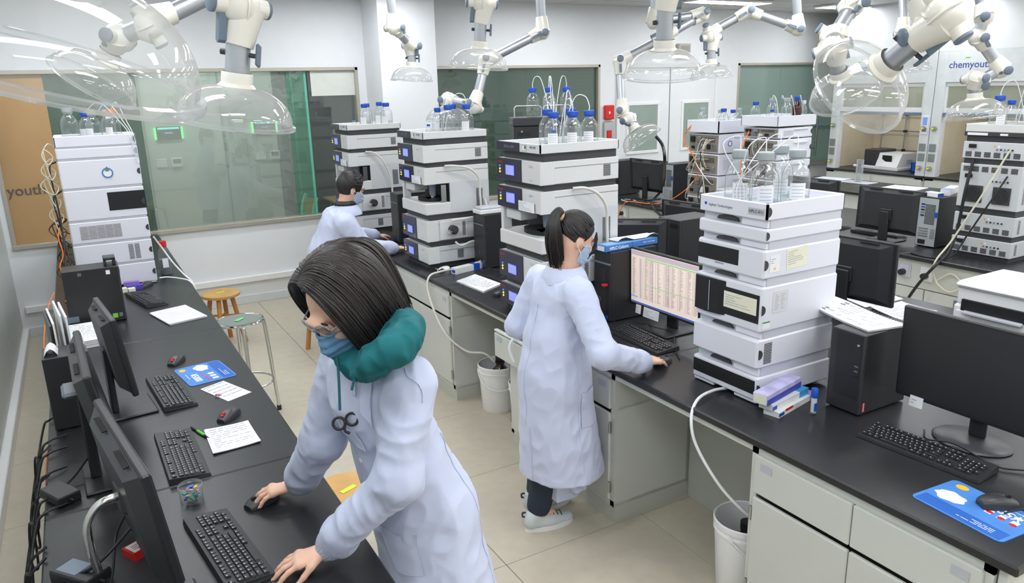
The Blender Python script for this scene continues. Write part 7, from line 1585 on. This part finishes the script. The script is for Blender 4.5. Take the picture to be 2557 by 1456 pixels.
# hood of the sweatshirt
Hd = SDF(); V_ = PX(885, 940, 2.0)
ring = [V_, PX(930, 905, 1.955), PX(978, 872, 1.93), PX(1020, 842, 1.97), PX(1012, 815, 2.12), PX(950, 805, 2.2), PX(900, 835, 2.2), PX(850, 875, 2.13), V_+np.array([0, .02, .0])]
rr_ = [.014, .026, .032, .036, .038, .034, .03, .022, .014]
for a in range(len(ring)-1): Hd.cap(ring[a], ring[a+1], rr_[a], rr_[a+1], .03)
Hd.cap(PX(985, 865, 1.97), PX(1005, 840, 2.12), .045, .045, .04); Hd.cap(PX(930, 905, 2.03), PX(900, 905, 2.1), .045, .045, .04); Hd.cap(PX(1022, 820, 2.02), PX(985, 800, 2.1), .03, .03, .015)
for a in range(1, 7):
    o1, o2 = [V3((0, 0, .03))-unit(ring[q]-V3(J['neck']))*.022 for q in (a, a+1)]; Hd.cap(ring[a]+o1, ring[a+1]+o2, .017, .017, .006)
ho, hs = coat(w1p, org, Hd, m_teal, .0042, .009, 7, name='hood', freq=62)
MB().tube([Vector(PX(*q)-V3(org)) for q in ((842, 890, 2.06), (846, 950, 2.03), (849, 1025, 2.02))], .0035, 8, 5).build('drawstring', mat('teal_dark', (14, 84, 90), .8), ho, 60)
MB().tube([Vector(PX(*q)-V3(org)) for q in ((885, 945, 1.985), (878, 975, 1.985))], .0035, 8, 3).build('drawstring', MATS['teal_dark'], ho, 60)
trousers(w1p, org, J, m_trous); shoe(w1p, (.87, 1.87, 0), (.62, 1.83, 0)); shoe(w1p, (.85, 2.09, 0), (.6, 2.06, 0))
# ------------------------------------------------------------------ standing woman with ponytail
J = dict(head=(1.95, 2.825, 1.482), face=(.90, -.04, -.42), up=(0.1, 0, 1), neck=(1.905, 2.845, 1.33), shR=(1.885, 2.70, 1.255), shL=(1.89, 3.03, 1.25), elR=(1.90, 2.525, 1.01), elL=(1.80, 3.10, 1.01), wrR=(2.165, 2.555, .905), wrL=(2.03, 3.02, .93), hip=(1.83, 2.86, .87), knR=(1.82, 2.84, .47), knL=(1.87, 2.96, .47), anR=(1.755, 2.865, .1), anL=(1.845, 3.02, .1), toeR=(1.9, 2.845, .03), toeL=(1.99, 3.0, .03),
    handR=dict(f=(.97, .22, -.12), n=(.1, -.05, .98), side=1, curl=(.22, .32, .25), spread=.1, thumb=(.5, .35)), handL=dict(f=(.9, -.1, -.3), n=(.2, .2, .95), side=-1, curl=(.3, .4, .3)))
org = (1.83, 2.9, 0)
w2p, SB, fr = person('woman with a ponytail in a long white lab coat standing at the spreadsheet monitor', org, J, headsc=1.0)
facemask(w2p, org, fr, m_mask, 1.0); s, f, u, c = fr; K = 1.0
haircap(w2p, org, fr, m_hairk, K, lambda L: np.minimum(np.maximum(L[:, 1]-.035-.5*np.maximum(0, L[:, 2]), -(L[:, 2]-.085)), 9)*0+np.maximum(L[:, 1]-.02-.75*L[:, 2], -(L[:, 2]+.035)-.35*L[:, 1]), 'hair', -.004)
ellh = (c+u*.024-f*.014, np.stack([s, f, u]), np.array((.082, .102, .102))); tie = c-f*.105+u*.07; rs = np.random.RandomState(6); paths = []
for i in range(420):
    a = rs.uniform(-1.25, 1.25)*PI*.62; el = rs.uniform(-.25, 1.0); st = np.array([math.sin(a)*math.cos(el), math.cos(a)*math.cos(el), math.sin(el)])*ellh[2]
    if st[1] > .03 and st[2] < .03+st[1]*.35: continue
    if st[2] < -.028: continue
    st = ellh[0]+ellh[1].T @ st; P = []
    for k in range(11):
        q = st+(tie-st)*k/10; L = ellh[1] @ (q-ellh[0]); r_ = np.sqrt(((L/ellh[2])**2).sum()); q = ellh[0]+ellh[1].T @ (L/r_*1.0*(1.005+.02*rs.rand())) if r_ < 1.02 else q; P.append(q)
    paths.append(P)
for i in range(260):
    a = rs.uniform(0, 2*PI); q = math.sqrt(rs.rand())*.022; d0 = s*math.cos(a)*q+u*math.sin(a)*q; p = tie+d0; w_ = 1.0+.5*rs.rand(); P = [p, p-f*.028+d0*.3+u*.006, p-f*.05+d0*.7*w_-V3((0, 0, .035)), p-f*.055+d0*1.2*w_-V3((0, 0, .09)), p-f*.045+d0*1.3*w_-V3((0, 0, .15)), p-f*.03+d0*1.0*w_-V3((0, 0, .205+.03*rs.rand()))]
    paths.append([V3(x) for x in spline(P, 3)])
for i in range(16): q0 = c+(f*.075+s*.045*(1 if i % 2 else -1)+u*(.06-.01*(i//4))); paths.append([q0, q0+f*.018-u*.03+s*.004*i*.2, q0+f*.014-u*.07+s*rs.uniform(-.006, .006), q0+f*.006-u*.1])
strands('hair_strands', m_hairk, w2p, org, paths, .0036, 5)
MB().lathe([(.024, -.009), (.029, -.005), (.029, .005), (.024, .009)], 20, frame(tie-V3(org)-f*.012, -f), cap0=False, cap1=False).build('hair_tie', mat('hair_tie_cream', (226, 196, 150), .6), w2p, 60)
C = SDF(); fd = unit((.98, -.1, 0)); shL, shR = V3(J['shL']), V3(J['shR']); ch = V3((1.885, 2.865, 1.17)); wa = V3((1.85, 2.855, .98)); hp = V3((1.85, 2.85, .82)); hm = V3((1.88, 2.84, .30))
C.cap(shL-[0, 0, .015], shR-[0, 0, .015], .062, .062, .05); C.cap(V3(J['neck'])-[0, 0, .035], ch, .075, .125, .06, (fd, .85)); C.cap(ch, wa, .155, .152, .05, (fd, .76)); C.cap(wa, hp, .155, .175, .05, (fd, .86)); C.cap(hp, hm, .175, .22, .05, (fd, .95))
for a in ('L', 'R'):
    C.cap(J['sh'+a], J['el'+a], .07, .062, .035); w = V3(J['wr'+a]); e = V3(J['el'+a]); C.cap(e, e+(w-e)*.85, .061, .05, .03); C.cap(e+(w-e)*.85, e+(w-e)*.98, .05, .038, .02)
co, surf = coat(w2p, org, C, m_coat, .0055, .006, 12, zmin=.315, freq=42, crease=[(J['elR'], J['wrR'], .006, 160, .1), (J['shR'], J['elR'], .006, 100, .11)])
# collar band
b = MB(); nk = V3(J['neck']); P = []
for i in range(15):
    a = PI*.12+PI*1.76*i/14; r0 = fd*math.cos(a)*.07+np.cross((0, 0, 1.), fd)*math.sin(a)*.078; P.append([Vector(nk+r0*1.05-V3(org)+V3((0, 0, .012))), Vector(nk+r0*1.12+V3((0, 0, .026))-V3(org)), Vector(nk+r0*1.45+V3((0, 0, -.012))-V3(org)), Vector(nk+r0*1.62+V3((0, 0, -.045))-V3(org))])
b.sheet(P, .003).build('collar', m_coat, co, 70)
line_on('back_seam', m_seam, co, org, surf, [(1.72, 2.84, 1.2), (1.71, 2.84, 1.0), (1.69, 2.84, .8), (1.66, 2.84, .6)], n=40)
line_on('back_vent', m_seam, co, org, surf, [(1.66, 2.8, .6), (1.65, 2.79, .45), (1.645, 2.78, .33)], .002, n=30)
line_on('side_seam', m_seam, co, org, surf, [(1.85, 2.7, 1.1), (1.85, 2.7, .9), (1.86, 2.69, .6), (1.87, 2.67, .34)], n=40)
line_on('shoulder_seam', m_seam, co, org, surf, [(1.9, 2.75, 1.33), (1.84, 2.71, 1.25), (1.80, 2.69, 1.14)], n=30)
patch('hip_pocket', m_coat, co, org, surf, [[(1.87+.022*j, 2.68, .78-.035*i) for j in range(7)] for i in range(6)], .005, .003)
trousers(w2p, org, J, m_trous, .06); shoe(w2p, (1.675, 2.87, 0), (1.945, 2.835, 0)); shoe(w2p, (1.765, 3.03, 0), (2.03, 2.995, 0))
# ------------------------------------------------------------------ seated man
J = dict(head=(1.915, 5.985, 1.395), face=(.93, .1, -.34), up=(.1, 0, 1), neck=(1.86, 5.99, 1.245), shR=(1.79, 5.80, 1.145), shL=(1.80, 6.20, 1.15), elR=(1.91, 5.73, .955), elL=(1.98, 6.32, .96), wrR=(2.17, 5.75, .90), wrL=(2.24, 6.37, .90), hip=(1.68, 6.1, .64), knR=(2.02, 5.98, .6), knL=(2.02, 6.25, .6), anR=(1.95, 5.98, .1), anL=(1.95, 6.26, .1), toeR=(2.06, 5.98, .04), toeL=(2.06, 6.26, .04),
    handR=dict(f=(.95, .3, -.12), n=(.1, 0, .98), side=1, curl=(.2, .3, .2)), handL=dict(f=(.9, .3, -.12), n=(.1, 0, .98), side=-1, curl=(.2, .3, .2)))
org = (1.7, 6.05, 0)
m3p, SB, fr = person('man with short black hair in a white lab coat seated at the centre bench', org, J, res=.006, headsc=1.08)
facemask(m3p, org, fr, m_mask, 1.08); s, f, u, c = fr; K = 1.08
haircap(m3p, org, fr, m_hairk, K, lambda L: np.maximum(L[:, 1]-.055-.2*L[:, 2], -(L[:, 2]+.03)-.55*L[:, 1]*(L[:, 1] > -.02)-.03*(L[:, 1] < -.02)), 'hair', .002)
ellh = (c+u*.024*K-f*.014*K, np.stack([s, f, u]), np.array((.086, .106, .107))*K); rs = np.random.RandomState(8); paths = []
for i in range(420):
    a = rs.uniform(0, 2*PI); el = rs.uniform(.0, 1.5); st = np.array([math.sin(a)*math.cos(el), math.cos(a)*math.cos(el), math.sin(el)])*ellh[2]
    if st[1] > .06 and st[2] < .06: continue
    p = ellh[0]+ellh[1].T @ st; n = unit(p-ellh[0]); d = unit(f*.8+n*.15+rs.randn(3)*.25); paths.append([p-n*.004, p+d*.009+n*.001, p+d*.018-n*.001])
strands('hair_strands', m_hairk, m3p, org, paths, .0032, 4)
for q in (-1, 1): MB().tube([Vector(p-V3(org)) for p in (c+(s*q*.07+f*.085+u*.01)*K, c+(s*q*.084+f*.03+u*.008)*K, c+(s*q*.086-f*.02)*K)], .002, 6, 3).build('glasses_arm', m_black, m3p, 60)
C = SDF(); fd = unit((.97, .05, 0)); ch = V3((1.79, 6.0, 1.06)); wa = V3((1.70, 6.03, .86)); hp = V3((1.69, 6.06, .66))
C.cap(V3(J['shL'])-[0, 0, .015], V3(J['shR'])-[0, 0, .015], .072, .072, .05); C.cap(V3(J['neck'])-[0, 0, .04], ch, .09, .15, .06, (fd, .85)); C.cap(ch, wa, .185, .175, .05, (fd, .8)); C.cap(wa, hp, .175, .2, .05, (fd, .9)); C.cap(hp, (1.7, 6.06, .42), .2, .22, .05, (fd, .85))
for a in ('L', 'R'):
    C.cap(J['sh'+a], J['el'+a], .08, .07, .04); w = V3(J['wr'+a]); e = V3(J['el'+a]); C.cap(e, e+(w-e)*.85, .068, .055, .03); C.cap(e+(w-e)*.85, e+(w-e)*.98, .055, .042, .02)
co, surf = coat(m3p, org, C, m_coat, .008, .007, 22, zmin=.4, freq=40, crease=[(J['elR'], J['wrR'], .004, 80, .1)])
nk = V3(J['neck']); P = []
for i in range(13):
    a = PI*.15+PI*1.7*i/12; r0 = fd*math.cos(a)*.078+np.cross((0, 0, 1.), fd)*math.sin(a)*.085; P.append([Vector(nk+r0*1.05-V3(org)+V3((0, 0, .0))), Vector(nk+r0*1.15+V3((0, 0, .02))-V3(org)), Vector(nk+r0*1.5+V3((0, 0, -.02))-V3(org)), Vector(nk+r0*1.7+V3((0, 0, -.055))-V3(org))])
MB().sheet(P, .003).build('collar', m_coat, co, 70)
sw = SDF(); 
for i in range(12):
    a = 2*PI*i/12; b_ = 2*PI*(i+1)/12; q = lambda a: nk+fd*math.cos(a)*.066+np.cross((0, 0, 1.), fd)*math.sin(a)*.072+V3((0, 0, .03)); sw.cap(q(a), q(b_), .022, .022, .02)
coat(m3p, org, sw, m_black, .006, .002, 4, name='sweater_collar')
trousers(m3p, org, J, m_trous); shoe(m3p, (1.88, 5.98, 0), (2.15, 5.98, 0), m_black2); shoe(m3p, (1.88, 6.26, 0), (2.15, 6.26, 0), m_black2)
